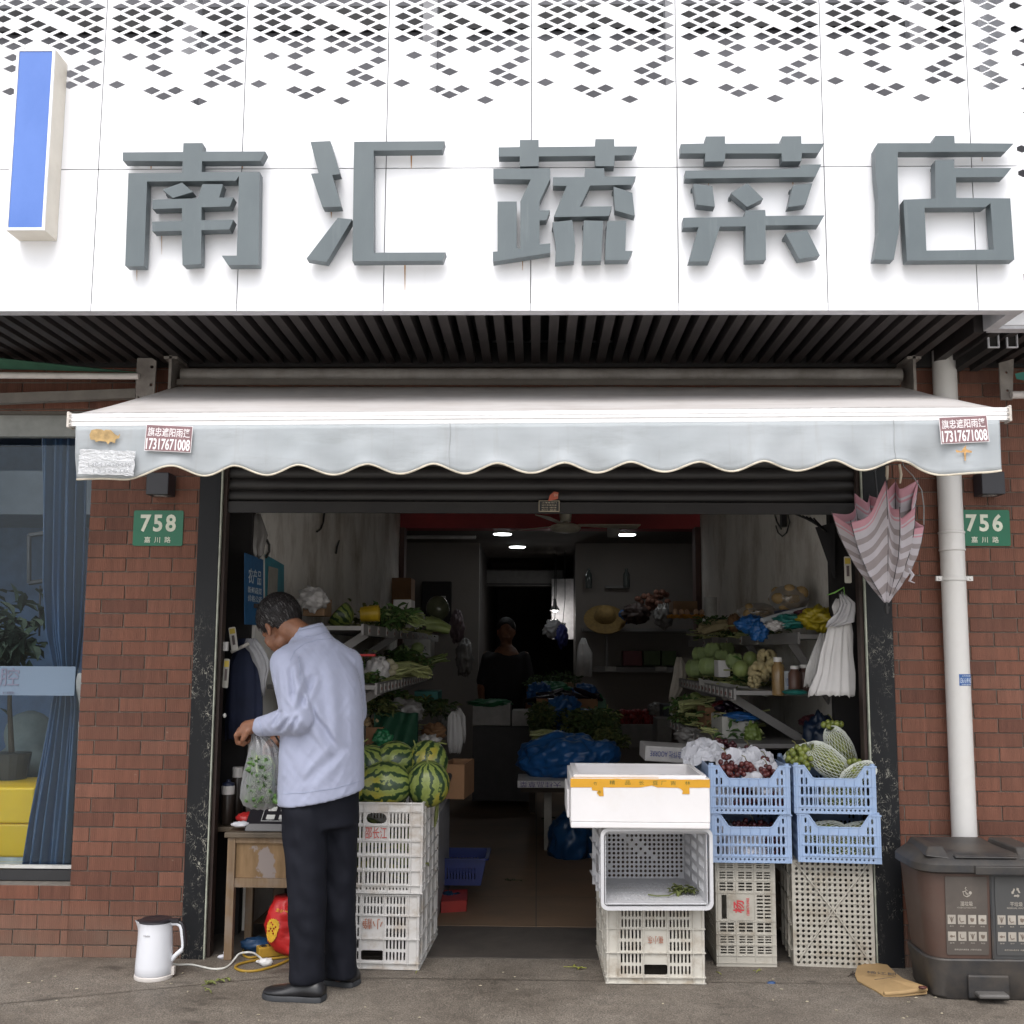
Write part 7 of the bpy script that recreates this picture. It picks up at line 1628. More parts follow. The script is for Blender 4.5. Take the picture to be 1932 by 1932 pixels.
# things on the left shelves
carton('paper_box', 572, 1128, 612, 1162, 5.75, .2, M_cart2, 'small open box under a white plastic bag on the upper left shelf')
lump('plastic_bag', 590, 1130, 5.7, 52, 42, M_film, 'crumpled white plastic bag on the small box of the upper left shelf', 'bag', seed=3, amp=.35)
def melonhalf(u, v, Y, r):
    c = at(u, v, Y); t = thing('watermelon', 'cut watermelon with red flesh on the upper left shelf', 'watermelon', c - V((0, 0, r * .8))); t.rotation_euler = (RY(-50) @ RZ(30)).to_euler(); b = B(); b.ell((0, 0, 0), (r, r, r * 1.05), n=28, k=16); b.v = [V((p.x, p.y, min(p.z, .25 * r))) for p in b.v]; o = b.build('rind', M_melon, None, smooth=40); o.parent = t; o.location = (0, 0, -r * .2 + 0 * r)
    b = B(); b.lathe([(r * .90, .262 * r), (.001, .266 * r)], 28, cap=False); o2 = b.build('flesh', mat('melon flesh', (.45, .05, .05), .5), None); l_ = o2.location.copy(); o2.parent = t; o2.location = V((0, 0, l_.z + r * .85 - 0 * r)) if False else V((0, 0, l_.z + r * .86))
    return t
melonhalf(658, 1153, 6.0, .075)
b = B(); c = at(698, 1158, 6.1); b.lathe([(.040, -.05), (.046, .05), (.043, .05), (.038, -.045)], 20, T(c) @ RY(86)); tag(b.build('yellow_cup', mat('yellow plastic', (.46, .30, .015), .4), smooth=40), 'yellow plastic cup lying on its side on the upper left shelf', 'cup')
stalks('long_beans', 718, 1160, 792, 1172, 6.4, 44, .006, M_gourd, 'bundle of long green beans on the upper left shelf', 21, .035)
leaves('leek_leaves', 745, 1163, 6.4, 70, 26, 90, [M_green1, M_dkl], 'dark green leek leaves among the beans on the upper left shelf', 22, .12, .02)
carton('foam_block', 742, 1131, 776, 1150, 6.9, .2, M_foam, 'white foam block behind the beans on the upper left shelf'); lump('plastic_bag', 782, 1168, 6.5, 36, 34, M_film, 'white plastic bag at the end of the beans on the upper left shelf', 'bag', seed=7, amp=.3)
stalks('winter_gourd', 806, 1176, 850, 1190, 7.2, 3, .032, M_gourd, 'long green gourds lying at the far end of the upper left shelf', 23, .03, .05)
lump('glass_jar', 826, 1148, 8.0, 44, 48, mat('greenish jar', (.09, .10, .06), .15), 'large greenish jar at the far end of the upper left shelf', 'jar', seed=2, amp=.02)
lump('plastic_bag', 712, 1262, 5.9, 44, 44, M_film, 'clear bag of mushrooms on the lower left shelf', 'bag', seed=12, amp=.25); b = B(); b.box(at(690, 1236, 5.8), (.10, .04, .012), RY(18) if False else None); tag(b.build('red_strip', mat('red plastic strip', (.5, .02, .02), .5)), 'red edged strip above the bag on the lower left shelf', 'strip')
for i, (u, v) in enumerate(((735, 1250), (728, 1262), (742, 1258), (738, 1268))): lump('tofu_block', u, v, 6.1, 18, 14, mat('pale tofu', (.44, .40, .27), .7), 'pale block in the pile on the lower left shelf, ' + ('topmost', 'leftmost', 'rightmost', 'lowest')[i], 'tofu', seed=i, amp=.12, group='pale blocks on the lower left shelf')
stalks('celery_bunch', 750, 1264, 802, 1268, 6.5, 34, .009, M_stalkg, 'bundle of pale celery stalks on the lower left shelf', 24, .04); leaves('celery_leaves', 790, 1256, 6.6, 50, 34, 90, [M_green1, M_olv], 'celery tops at the end of the stalks on the lower left shelf', 25, .05, .03); leaves('leafy_greens', 765, 1240, 6.9, 60, 26, 80, [M_green1, M_dkl], 'leafy greens behind the celery on the lower left shelf', 26)
carton('printed_foam_box', 762, 1206, 812, 1240, 7.6, .3, mat('dim white carton', (.36, .36, .35), .7), 'white box with black characters leaning at the far end of the lower left shelf', text='口江水', tm=mat('black print', (.05, .05, .05), .7))
# floor level left
carton('carton', 690, 1372, 722, 1410, 6.0, .25, M_cart, 'small brown carton of ginger on the lowest left shelf', open_=True)
for i in range(7):
    lump('ginger_root', 693 + (i % 4) * 8, 1366 - (i // 4) * 7 + (i % 2) * 2, 6.12 + .03 * (i % 3), 14, 9, mat('ginger skin', (.40, .28, .15), .8), 'ginger root in the heap on the small brown carton', 'ginger', seed=i, amp=.35, group='ginger roots in the small carton', rot=i * 35)
lump('film_bag', 758, 1346, 6.4, 80, 54, M_filmd, 'large glossy clear bag on the lowest left shelf', 'bag', seed=31, amp=.3)
b = B(); 
def drape(u, v):
    p = at(706 + 84 * u, 1345 + 60 * v + 18 * u * v, 6.1 + .12 * u); p.y += .03 * sin(u * 12 + v * 3) - .12 * v; p.z += .012 * noise.noise(V((u * 6, v * 6, 2))); return p
b.sheetgrid(drape, 30, 20); tag(b.build('green_cloth', mat('dark green film', (.015, .065, .035), .5), smooth=180, solid=.002), 'dark green plastic sheet draped over the lowest left shelf', 'sheet')
carton('teal_box', 782, 1304, 826, 1326, 7.4, .3, M_tealf, 'teal wrapped box below the lower left shelf'); leaves('leafy_greens', 810, 1335, 7.2, 90, 30, 110, [M_dkl, M_olv], 'dark stringy greens in front of the teal box', 32, .09, .02)
skirt('bag_bundle', [(853, 861, 1342), (848, 866, 1352), (846, 870, 1375), (845, 872, 1400), (848, 868, 1420)], 7.0, 8, 'white shopping bags hanging below the left shelves', M_bagw, .15, 14); skirt('bag_bundle', [(862, 868, 1336), (858, 876, 1352), (858, 878, 1385), (862, 876, 1402)], 7.2, 7, 'thin white bag hanging behind the white shopping bags at left', M_film, .15, 15)
lump('paper_bag', 806, 1410, 6.3, 52, 44, mat('white paper sack', (.42, .40, .38), .7), 'crumpled white sack behind the watermelons', 'bag', seed=35, amp=.4); lump('paper_bag', 760, 1418, 6.2, 44, 24, M_cart, 'crumpled brown paper between the watermelons and the white sack', 'bag', seed=36, amp=.3)
t = carton('carton', 832, 1442, 876, 1508, 5.95, .32, M_cart, 'brown carton with round hand hole standing right of the watermelons', open_=True, rz=-6)
p = at(846, 1468, 5.945); b = B(); b.plate(obr(0, 0, .055, .03, 5), t=.004, M=T(p) @ UP @ RZ(70)); o = b.build('hand_hole', M_black); o.parent = t; o.location = o.location - t.location
b = B(); b.bb((-.56, 5.6, 0), (-.48, 6.3, .50)); tag(b.build('foam_stack', mat('grey film sheet', (.28, .28, .29), .5)), 'grey wrapped block supporting the brown carton beside the watermelon crates', 'block')
bk = thing('basket', 'blue plastic basket on the shop floor behind the watermelon crates', 'basket', gr(862, 1700)); M_bk = mat('blue basket plastic', (.010, .022, .13), .4)
b = B(); zb_ = .02; c0 = gr(862, 1700); hs_ = [obr(-.10 + i * .016, .06, .006, .06) for i in range(13)]
a_ = at(835, 1700, c0.y).x; 
b.plate([(-.12, 0), (.12, 0), (.145, .13), (-.145, .13)], hs_, .004, T(c0.x, c0.y, zb_ + .06) @ UP); b.plate([(-.12, 0), (.12, 0), (.145, .13), (-.145, .13)], hs_, .004, T(c0.x, c0.y + .3, zb_ + .06) @ UP)
for s in (-1, 1): b.hexa([V((c0.x + s * .12, c0.y, .08)), V((c0.x + s * .124, c0.y, .08)), V((c0.x + s * .124, c0.y + .3, .08)), V((c0.x + s * .12, c0.y + .3, .08)), V((c0.x + s * .145, c0.y, .21)), V((c0.x + s * .149, c0.y, .21)), V((c0.x + s * .149, c0.y + .3, .21)), V((c0.x + s * .145, c0.y + .3, .21))])
b.bb((c0.x - .12, c0.y + .003, .078), (c0.x + .12, c0.y + .297, .082)); b.plate(rrect(0, 0, .33, .34, .02), [rrect(0, 0, .29, .30, .015)], .008, T(c0.x, c0.y + .15, .214)); b.build('basket_body', M_bk, bk)
lump('blue_bag', 848, 1708, c0.y - .12, 42, 48, mat('glossy dark blue bag', (.008, .04, .09), .2, .3, 10, .3, 25), 'glossy dark blue plastic bag in front of the blue basket', 'bag', seed=41, amp=.3)
b = B(); b.hexa([gr(832, 1725), gr(880, 1722), gr(882, 1700), gr(835, 1702)] + [p + V((0, 0, .06)) for p in (gr(832, 1725), gr(880, 1722), gr(882, 1700), gr(835, 1702))]); tag(b.build('red_tray', mat('red tray', (.30, .02, .015), .5)), 'low red tray under the blue basket', 'tray')
# right wall shelves: produce
s_ = lambda u: 0
def roundveg(name, u, v, Y, w_, h_, m, label, cat, seed, group, amp=.06, f=3):
    return lump(name, u, v, Y, w_, h_, m, label, cat, None, seed, amp, f, group)
cabs = [(1312, 1262, 6.9, 34, 34), (1338, 1258, 6.6, 36, 38), (1322, 1236, 7.0, 30, 28), (1345, 1228, 6.9, 30, 30), (1362, 1240, 6.7, 28, 30), (1370, 1228, 7.1, 30, 22), (1386, 1248, 6.3, 30, 26)]
cl = ['leftmost of the heap', 'largest in front', 'second from the left in the upper row', 'topmost, pale and ribbed', 'right of the topmost', 'small one at the very back', 'beside the green gourd']
for i, (u, v, Y, a_, c_) in enumerate(cabs):
    p = at(u, v, Y); t = thing('cabbage', 'green cabbage on the middle right shelf, ' + cl[i], 'cabbage', p, 'cabbages on the right shelf'); r_ = a_ * Y / FPX / 2; b = B(); b.ell(p, (r_ * .9, r_ * .9, r_ * .95), n=24, k=16, fn=lambda q: 1 + .05 * sin(7 * atan2(q.y, q.x) + 2 * q.z)); b.build('head', M_cab, t, smooth=180)
    b = B(); random.seed(i)
    for j in range(7):
        a = j * .9 + i; ring = []
        def wrap(uu, vv, a=a): th = a + (uu - .5) * 1.3; ph = -.9 + vv * 1.9; rr = r_ * (1.04 + .12 * vv * vv + .05 * sin(uu * 9)); return p + V((rr * cos(ph) * cos(th), rr * cos(ph) * sin(th), rr * sin(ph)))
        b.sheetgrid(wrap, 7, 7)
    b.build('outer_leaf', M_cab, t, smooth=180, solid=.002)
roundveg('round_gourd', 1398, 1262, 5.9, 32, 32, M_gourd, 'round pale green gourd on the middle right shelf, in front', 'gourd', 51, 'round gourds on the right shelf', .02); roundveg('round_gourd', 1416, 1244, 6.1, 28, 30, M_gourd, 'round pale green gourd on the middle right shelf, behind the first', 'gourd', 52, 'round gourds on the right shelf', .02)
for i, (u, v, Y, a_) in enumerate(((1432, 1268, 5.8, 46), (1446, 1240, 5.9, 36), (1462, 1256, 5.75, 34), (1424, 1286, 5.7, 28))):
    p = at(u, v, Y); b = B(); random.seed(60 + i); r_ = a_ * Y / FPX / 2
    for j in range(38):
        d = V((random.gauss(0, 1), random.gauss(0, 1), random.gauss(0, 1))).normalized(); b.ell(p + V((d.x * r_ * .72, d.y * r_ * .72, d.z * r_ * .66)), r_ * random.uniform(.26, .38), n=9, k=7)
    tag(b.build('cauliflower', M_caul, smooth=180), 'yellowish cauliflower on the middle right shelf, ' + ('largest in front', 'topmost', 'right of the topmost', 'lowest at the shelf edge')[i], 'cauliflower', 'cauliflowers on the right shelf')
b = B(); 
def traypaper(u, v): p = at(1318 + 126 * u, 1280 + 22 * u + 12 * v, 6.5 - .95 * u); p.y -= .05 * v; p.z += .006 * noise.noise(V((u * 20, v * 4, 0))); return p
b.sheetgrid(traypaper, 40, 4); tag(b.build('tray_paper', mat('white tray liner', (.40, .39, .37), .7), solid=.002), 'white paper liner along the front of the middle right shelf', 'paper')
carton('foam_tray', 1355, 1246, 1378, 1278, 6.35, .15, M_foam, 'small white foam tray among the cabbages')
def bottle(u, vt, vb, Y, w_, m, lid, label, seed=0):
    p = at(u, vb, Y); h_ = at(u, vt, Y).z - p.z; r_ = w_ * Y / FPX / 2; t = thing('storage_jar', label, 'jar', p, 'jars at the front of the middle right shelf'); b = B(); b.lathe([(r_ * .9, 0), (r_, .01), (r_, h_ * .72), (r_ * .6, h_ * .84), (r_ * .6, h_ * .88)], 20, T(p)); b.build('body', m, t, smooth=40); b = B(); b.lathe([(r_ * .66, h_ * .88), (r_ * .66, h_), (.001, h_)], 20, T(p), cap=False); b.build('lid', lid, t, smooth=40)
bottle(1469, 1240, 1312, 5.45, 24, mat('amber jar', (.22, .14, .06), .2), M_wht, 'amber jar with pale lid at the front of the middle right shelf'); bottle(1500, 1256, 1308, 5.42, 24, mat('brown tin', (.10, .05, .035), .4), M_wht, 'brown canister right of the blue lettered carton'); bottle(1518, 1254, 1306, 5.45, 26, mat('dark tin', (.07, .035, .03), .4), M_wht, 'dark canister at the right end of the middle right shelf')
carton('milk_carton', 1480, 1266, 1494, 1308, 5.42, .06, mat('grey white carton', (.30, .32, .34), .5), 'grey white carton with blue lettering beside the amber jar', text='1 CUP 2', tm=mat('blue print', (.04, .09, .25), .6)); lump('teal_cloth', 1500, 1306, 5.36, 46, 10, M_tealf, 'folded teal cloth at the right front edge of the middle right shelf', 'cloth', seed=4)
# upper right shelf
random.seed(77)
def potatoes(u, v, Y, w_, h_, n, label, bag=True, m=M_pot, d_=.10):
    p = at(u, v, Y); s = Y / FPX; t = thing('potato_bag', label, 'bag', p - V((0, 0, h_ * s / 2)), 'bags of potatoes on the shelves')
    for i in range(n):
        a = random.uniform(0, 6.28); r_ = sqrt(random.random()) * .8; q = p + V((cos(a) * r_ * w_ * s / 2, random.uniform(-d_, d_) * .7, sin(a) * r_ * h_ * s / 2)); b = B(); b.ell(q, (.036, .030, .028), RZ(random.uniform(0, 180)) @ RX(random.uniform(0, 90)), n=12, k=8, fn=lambda e: 1 + .1 * noise.noise(e * 2)); b.build('potato', m, t, smooth=180)
    if bag:
        b = B(); b.ell(p, (w_ * s / 2 * 1.06, d_ * 1.1, h_ * s / 2 * 1.08), n=28, k=18, fn=lambda e: 1 + .10 * noise.noise(e * 3) + .06 * noise.noise(e * 8)); b.build('bag_film', M_bagc, t, smooth=180)
potatoes(1488, 1130, 5.8, 66, 46, 26, 'bag of potatoes highest on the upper right shelf'); potatoes(1430, 1156, 6.2, 70, 34, 20, 'spread bag of potatoes left of the highest potato bag')
lump('taro_root', 1386, 1175, 6.9, 26, 34, mat('taro skin', (.17, .09, .04), .8), 'brown taro root at the left of the potato bags', 'taro', seed=5, amp=.15); stalks('yam_roots', 1322, 1186, 1372, 1180, 7.3, 8, .020, mat('yam skin', (.36, .30, .17), .7), 'pale yam roots on the far part of the upper right shelf', 81, .03); leaves('leafy_greens', 1345, 1172, 7.4, 70, 16, 50, [M_green1, M_dkl], 'green sprigs over the yam roots', 82, .06)
b = B(); b.tube([at(1438, 1172, 5.6), at(1478, 1160, 5.65), at(1520, 1150, 5.7)], .016, 14); tag(b.build('white_tube', mat('white roll', (.50, .52, .55), .5), smooth=40), 'white rolled tube lying on the upper right shelf', 'roll'); carton('flat_book', 1476, 1150, 1536, 1158, 5.7, .2, mat('dark blue cover', (.02, .03, .08), .5), 'dark blue folder under the potatoes on the upper right shelf')
lump('blue_bag', 1418, 1178, 5.7, 56, 30, M_bluef, 'blue plastic bag hanging over the edge of the upper right shelf', 'bag', seed=8, amp=.4); lump('blue_bag', 1432, 1192, 5.6, 34, 34, M_bluef, 'lower end of a blue bag drooping below the upper right shelf', 'bag', seed=9, amp=.4); lump('teal_bag', 1490, 1172, 5.6, 70, 26, M_tealf, 'teal plastic bag on the upper right shelf', 'bag', seed=10, amp=.4); lump('white_bag', 1462, 1180, 5.55, 34, 18, M_film, 'small white bag under the white tube', 'bag', seed=11, amp=.4); lump('yellow_bag', 1546, 1168, 5.4, 70, 44, M_yelf, 'mustard yellow plastic bag at the front end of the upper right shelf', 'bag', seed=13, amp=.35); lump('dark_cloth', 1530, 1156, 5.6, 60, 16, mat('dark maroon cloth', (.07, .02, .03), .8), 'dark maroon cloth behind the yellow bag', 'cloth', seed=14)
def egg_tray(u, v, Y, label):
    p = at(u, v, Y); t = thing('egg_tray', label, 'tray', p); b = B()
    def fn(a, c): return p + V(((a - .5) * .30, (c - .5) * .30, .014 * sin(a * 18.8 + 1.57) * sin(c * 18.8 + 1.57)))
    b.sheetgrid(fn, 36, 36); b.build('tray', mat('orange pulp tray', (.50, .22, .015), .7), t, smooth=180, solid=.003)
    for i in range(5):
        b = B(); b.ell(p + V((-.11 + .055 * i, -.10 + .06 * (i % 3), .030)), (.021, .021, .027), n=12, k=9); b.build('egg', mat('egg shell', (.55, .36, .24), .6), t, smooth=180)
egg_tray(1297, 1163, 9.0, 'orange egg tray with pale eggs at the end of the upper right shelf'); carton('carton', 1270, 1134, 1316, 1154, 9.35, .3, M_cart2, 'flat brown carton behind the orange egg tray')
b = B(); p = at(1341, 1165, 8.3); b.lathe([(.045, 0), (.05, .15), (.048, .15)], 20, T(p)); tag(b.build('white_canister', mat('white canister', (.5, .5, .48), .5), smooth=40), 'white canister beside the egg tray', 'canister')
# lowest right shelf
leaves('leafy_greens', 1298, 1342, 6.9, 60, 50, 150, [M_green1, M_olv], 'pale green leafy bunches at the far end of the lowest right shelf', 91, .08); stalks('celery_bunch', 1285, 1335, 1340, 1325, 6.7, 22, .009, M_stalkg, 'celery stalks on top of the leafy bunches of the lowest right shelf', 92, .03)
carton('carton', 1330, 1336, 1362, 1384, 6.3, .3, M_cart, 'brown carton on the lowest right shelf', open_=True); carton('white_box', 1362, 1352, 1424, 1420, 5.75, .35, mat('dim white box', (.40, .39, .36), .7), 'white open box lined with blue film on the lowest right shelf', open_=True); lump('blue_bag', 1400, 1352, 5.8, 66, 18, M_bluef, 'blue film folded over the rim of the white box', 'bag', seed=17, amp=.3); lump('green_bag', 1420, 1385, 5.7, 30, 40, mat('lime film', (.16, .22, .05), .4), 'lime green bag hanging on the right side of the white box', 'bag', seed=18, amp=.35)
lump('red_cloth', 1375, 1330, 6.3, 60, 16, mat('dark red film', (.13, .012, .012), .5), 'dark red plastic over the carton of the lowest right shelf', 'cloth', seed=19)
skirt('bag_bundle', [(1277, 1285, 1240), (1274, 1292, 1256), (1272, 1294, 1275), (1266, 1286, 1300), (1262, 1276, 1322)], 7.55, 6, 'knotted beige bag hanging from the far end of the right shelves', mat('beige film', (.40, .36, .31), .5), .2, 21); lump('white_bag', 1270, 1338, 7.5, 14, 24, M_film, 'small pale bag end below the knotted beige bag', 'bag', seed=22, amp=.2)
lump('blue_bag', 1552, 1395, 5.6, 70, 90, mat('navy film', (.008, .02, .05), .4), 'dark navy bag in the shade under the right shelves', 'bag', seed=23, amp=.25); lump('pink_bag', 1530, 1362, 5.9, 40, 24, mat('dim pink film', (.16, .05, .06), .5), 'dim pink bag above the navy bag under the right shelves', 'bag', seed=24, amp=.3)
for i, (u0, v0, u1, v1, Y) in enumerate(((1290, 1420, 1400, 1600, 5.9), (1440, 1430, 1560, 1600, 5.8))): carton('dark_crate', u0, v0, u1, v1, Y, .5, mat('dark crate', (.03, .035, .045), .6), 'dark crate on the floor under the right shelves, ' + ('nearer the middle', 'nearer the door post')[i], 'crate')
p0, p1 = at(1217, 1421, 5.6), at(1312, 1430, 5.6); t = thing('foam_slab', 'white foam lid with blue upside-down print behind the foam box', 'lid', p0); b = B(); M = T(V(((p0.x + p1.x) / 2, 5.6, at(1260, 1424, 5.6).z))) @ RY(3) ; w2 = (p1.x - p0.x) / 2; b.box((0, .15, 0), (w2 * 2, .3, .075), M); b.build('slab', mat('dim foam', (.48, .46, .45), .7), t, bevel=.005); b = B(); b.text('农业合作社 AOORRE', w2 * 1.6, .035, M @ T(0, -.003, 0) @ UP @ RZ(180)); b.build('lettering', mat('blue violet print', (.06, .08, .26), .7), t)
# centre: low tables with heaps
M_tabled = mat('dark table wood', (.05, .035, .025), .7)
t = thing('low_table', 'low display table in the middle of the shop carrying the heaps', 'table', (.25, 8.2, 0)); b = B(); b.bb((-.10, 7.3, .40), (.62, 9.3, .43)); b.build('table_top', M_tabled, t)
for x, y in ((.05, 7.5), (.56, 7.35), (-.06, 9.2), (.56, 9.2)):
    b = B(); b.bb((x, y, 0), (x + .05, y + .05, .40)); b.build('leg', mat('worn pale leg', (.24, .22, .19), .7) if y < 8 else M_tabled, t)
t = thing('foam_slab', 'white foam lid with upside-down lettering on the front of the low table', 'lid', (.05, 7.2, .43)); a_, c_ = at(976, 1473, 7.15), at(1075, 1487, 7.15); b = B(); b.bb((a_.x, 7.15, c_.z), (c_.x, 7.55, a_.z)); b.build('slab', mat('grey white foam', (.52, .5, .49), .7), t, bevel=.004); b = B(); b.text('大桂品草菜', .26, .036, T(V(((a_.x + c_.x) / 2 - .02, 7.146, (a_.z + c_.z) / 2))) @ UP @ RZ(180)); b.build('lettering', mat('violet print', (.12, .09, .22), .7), t)
b = B(); c = at(1062, 1432, 7.5); S75 = 7.5 / FPX
b.ell(c, (84 * S75, .22, 48 * S75), n=56, k=40, fn=lambda p: 1 + .12 * noise.noise(p * 2.2) + .10 * noise.noise(p * 5 + V((0, 0, 3))) + .16 * (.2 - abs(noise.noise(p * 4.2))) + .08 * (.2 - abs(noise.noise(p * 10)))); c2 = at(1140, 1420, 7.4); b.ell(c2, (30 * S75, .10, 22 * S75), n=24, k=16, fn=lambda p: 1 + .3 * noise.noise(p * 3)); b = blob(b, .009, 1); tag(b.build('blue_bag', M_bluef, smooth=180), 'large blue plastic bag slumped on the front of the low table', 'bag')
b = B(); c = at(1078, 1590, 7.3); b.ell(c, (42 * 7.3 / FPX, .16, 52 * 7.3 / FPX), n=48, k=30, fn=lambda p: 1 + .18 * noise.noise(p * 2.6) + .10 * noise.noise(p * 7)); tag(b.build('blue_bag', mat('dark blue film', (.006, .04, .11), .35, .3, 8, .25, 22), smooth=180), 'dark blue bag filled under the low table', 'bag')
leaves('herb_heap', 1022, 1355, 8.3, 50, 60, 260, [M_dkl, M_olv], 'dark frilly herb heap at the left of the low table', 101, .06, .04); leaves('herb_heap', 1115, 1372, 8.0, 100, 60, 380, [M_dkl, M_olv], 'brownish green leaf heap behind the large blue bag', 102, .08, .05); stalks('celery_bunch', 1004, 1392, 1045, 1388, 7.9, 22, .010, M_stalkg, 'bright celery stalks at the left edge of the low table', 103, .04); leaves('herb_heap', 1135, 1352, 8.4, 60, 26, 120, [M_green1, M_stalkg], 'bright green stalky heap at the right of the low table', 104, .08, .02)
carton('foam_tray', 1118, 1366, 1142, 1385, 8.1, .15, M_foam, 'small white foam tray at the right of the low table')
t = carton('carton', 1012, 1318, 1128, 1350, 8.9, .45, M_cart, 'brown carton holding aubergines in the middle of the shop', open_=True)
for i in range(9): 
    random.seed(200 + i); u = 1022 + i * 11; b = B(); p = at(u, 1318 - 4 * (i % 3), 9.0 + .04 * (i % 4)); d = V((random.uniform(.5, 1) * random.choice((-1, 1)), random.uniform(-.4, .4), random.uniform(-.1, .35))).normalized(); b.tube([p - d * .14, p - d * .05, p + d * .05, p + d * .14], [.012, .020, .024, .014], 10); tag(b.build('aubergine', M_aub, smooth=60), 'long dark aubergine in the heap on the brown carton', 'aubergine', 'aubergines on the carton')
lump('blue_bag', 1065, 1345, 8.6, 60, 60, M_bluef, 'bright blue bag in front of the aubergine carton', 'bag', seed=61, amp=.4); lump('blue_bag', 1018, 1312, 9.2, 44, 46, M_bluef, 'blue film at the left of the aubergine carton', 'bag', seed=62, amp=.4); lump('blue_bag', 1108, 1352, 8.5, 50, 26, M_bluef, 'blue bag right of the bright blue bag on the table', 'bag', seed=63, amp=.4); lump('green_bag', 1040, 1297, 9.5, 66, 22, M_gfilm, 'green film behind the aubergine carton', 'bag', seed=64, amp=.4); lump('blue_bag', 1104, 1306, 9.4, 44, 30, M_bluef, 'blue film right behind the aubergines', 'bag', seed=65, amp=.4)
carton('carton', 1050, 1288, 1082, 1308, 9.6, .3, M_cart2, 'upright pale carton of greens at the back of the display'); leaves('leafy_greens', 1062, 1282, 9.7, 60, 22, 90, [M_dkl, M_green1], 'dark greens rising above the pale carton', 105); leaves('leafy_greens', 1020, 1290, 9.9, 60, 30, 90, [M_dkl, M_green1], 'dark greens left of the pale carton', 106)
b = B(); pts_ = [(1115, 1325), (1120, 1312), (1132, 1310), (1142, 1330), (1144, 1345)]; b.tube([at(u, v, 9.2) for u, v in pts_], .012, 8); b.box(at(1128, 1330, 9.2), (.12, .1, .10)); tag(b.build('green_pouch', M_gfilm), 'dark green pouch with handle beside the aubergine carton', 'pouch')
# foam boxes at the back and the shopkeeper behind them
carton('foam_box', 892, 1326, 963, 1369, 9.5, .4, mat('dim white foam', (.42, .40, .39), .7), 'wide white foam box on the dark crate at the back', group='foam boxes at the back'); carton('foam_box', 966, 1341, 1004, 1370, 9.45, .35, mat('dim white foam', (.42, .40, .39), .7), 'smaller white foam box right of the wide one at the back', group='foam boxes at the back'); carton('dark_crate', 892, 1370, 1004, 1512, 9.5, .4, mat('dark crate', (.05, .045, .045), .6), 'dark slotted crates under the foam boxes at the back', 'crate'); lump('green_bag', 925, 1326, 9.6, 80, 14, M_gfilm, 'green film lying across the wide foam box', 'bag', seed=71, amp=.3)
sk = thing('person', 'person in dark clothes standing in the shade behind the white foam boxes', 'person', (-.31, 10.1, 0))
YS = 10.1; c = at(950, 1232, YS); hx = c.x
hd = at(955, 1196, YS); hd.z += .02
b = B(); b.ell(hd, (.075, .092, .11), n=20, k=14); b.ell(hd + V((.01, -.085, -.02)), (.014, .018, .024)); b.caps(hd + V((-.03, -.085, -.055)), hd + V((.03, -.085, -.055)), .010, .010)
for s in (-1, 1): b.ell(hd + V((s * .077, 0, -.005)), (.010, .02, .03)); b.ell(hd + V((s * .03, -.078, .012)), (.016, .014, .010))
nk = hd + V((0, .02, -.17)); b.caps(hd + V((0, .01, -.05)), nk, .052, .055); b.caps(nk + V((0, 0, -.06)), V((hx, YS, .85)), .12, .13)
for s in (-1, 1):
    sh_ = nk + V((s * .17, 0, -.05)); el = sh_ + V((s * .05, -.06, -.28)); wr = el + V((-s * .02, -.18, -.17)); b.caps(sh_, el, .045, .037); b.caps(el, wr, .036, .026); b.ell(wr + V((0, -.04, -.03)), (.035, .05, .022))
    for j in range(4): b.caps(wr + V((-.025 + .016 * j, -.07, -.035)), wr + V((-.025 + .016 * j, -.115, -.055)), .009, .008, 8)
    b.caps(wr + V((-s * .03, -.03, -.03)), wr + V((-s * .05, -.07, -.045)), .011, .009, 8); b.caps(V((hx + s * .09, YS, .85)), V((hx + s * .09, YS, .08)), .075, .045)
b = blob(b, .010, 3); b.build('body', M_skin, sk, smooth=180)
b = B(); b.ell(hd + V((0, .02, .03)), (.086, .098, .105), n=20, k=14); b.v = [p if p.z > hd.z + .01 or p.y > hd.y + .02 else V((p.x, max(p.y, hd.y - .02), max(p.z, hd.z + .0))) for p in b.v]; b.build('hair', M_hair, sk, smooth=180)
b = B(); M_dksh = mat('dark plum shirt', (.014, .011, .014), .9); b.loft([[V((hx + a_ * cos(t), YS + d_ * sin(t), z)) for t in [2 * pi * i / 24 for i in range(24)]] for z, a_, d_ in ((.78, .19, .14), (.95, .19, .135), (1.10, .20, .135), (nk.z - .06, .19, .11), (nk.z - .02, .10, .08), (nk.z - .01, .06, .06))])
for s in (-1, 1): b.caps(nk + V((s * .16, 0, -.065)), nk + V((s * .21, -.05, -.27)), .062, .055)
b = blob(b, .012, 4); b.build('shirt', M_dksh, sk, smooth=180); b = B()
for s in (-1, 1): b.caps(V((hx + s * .09, YS, .82)), V((hx + s * .095, YS, .10)), .095, .07)
b = blob(b, .014, 3); b.build('trousers', M_dksh, sk, smooth=180)
b = B()
for s in (-1, 1): b.caps(V((hx + s * .09, YS + .04, .04)), V((hx + s * .10, YS - .14, .035)), .042, .036)
b.build('shoes', M_shoe, sk, smooth=180)
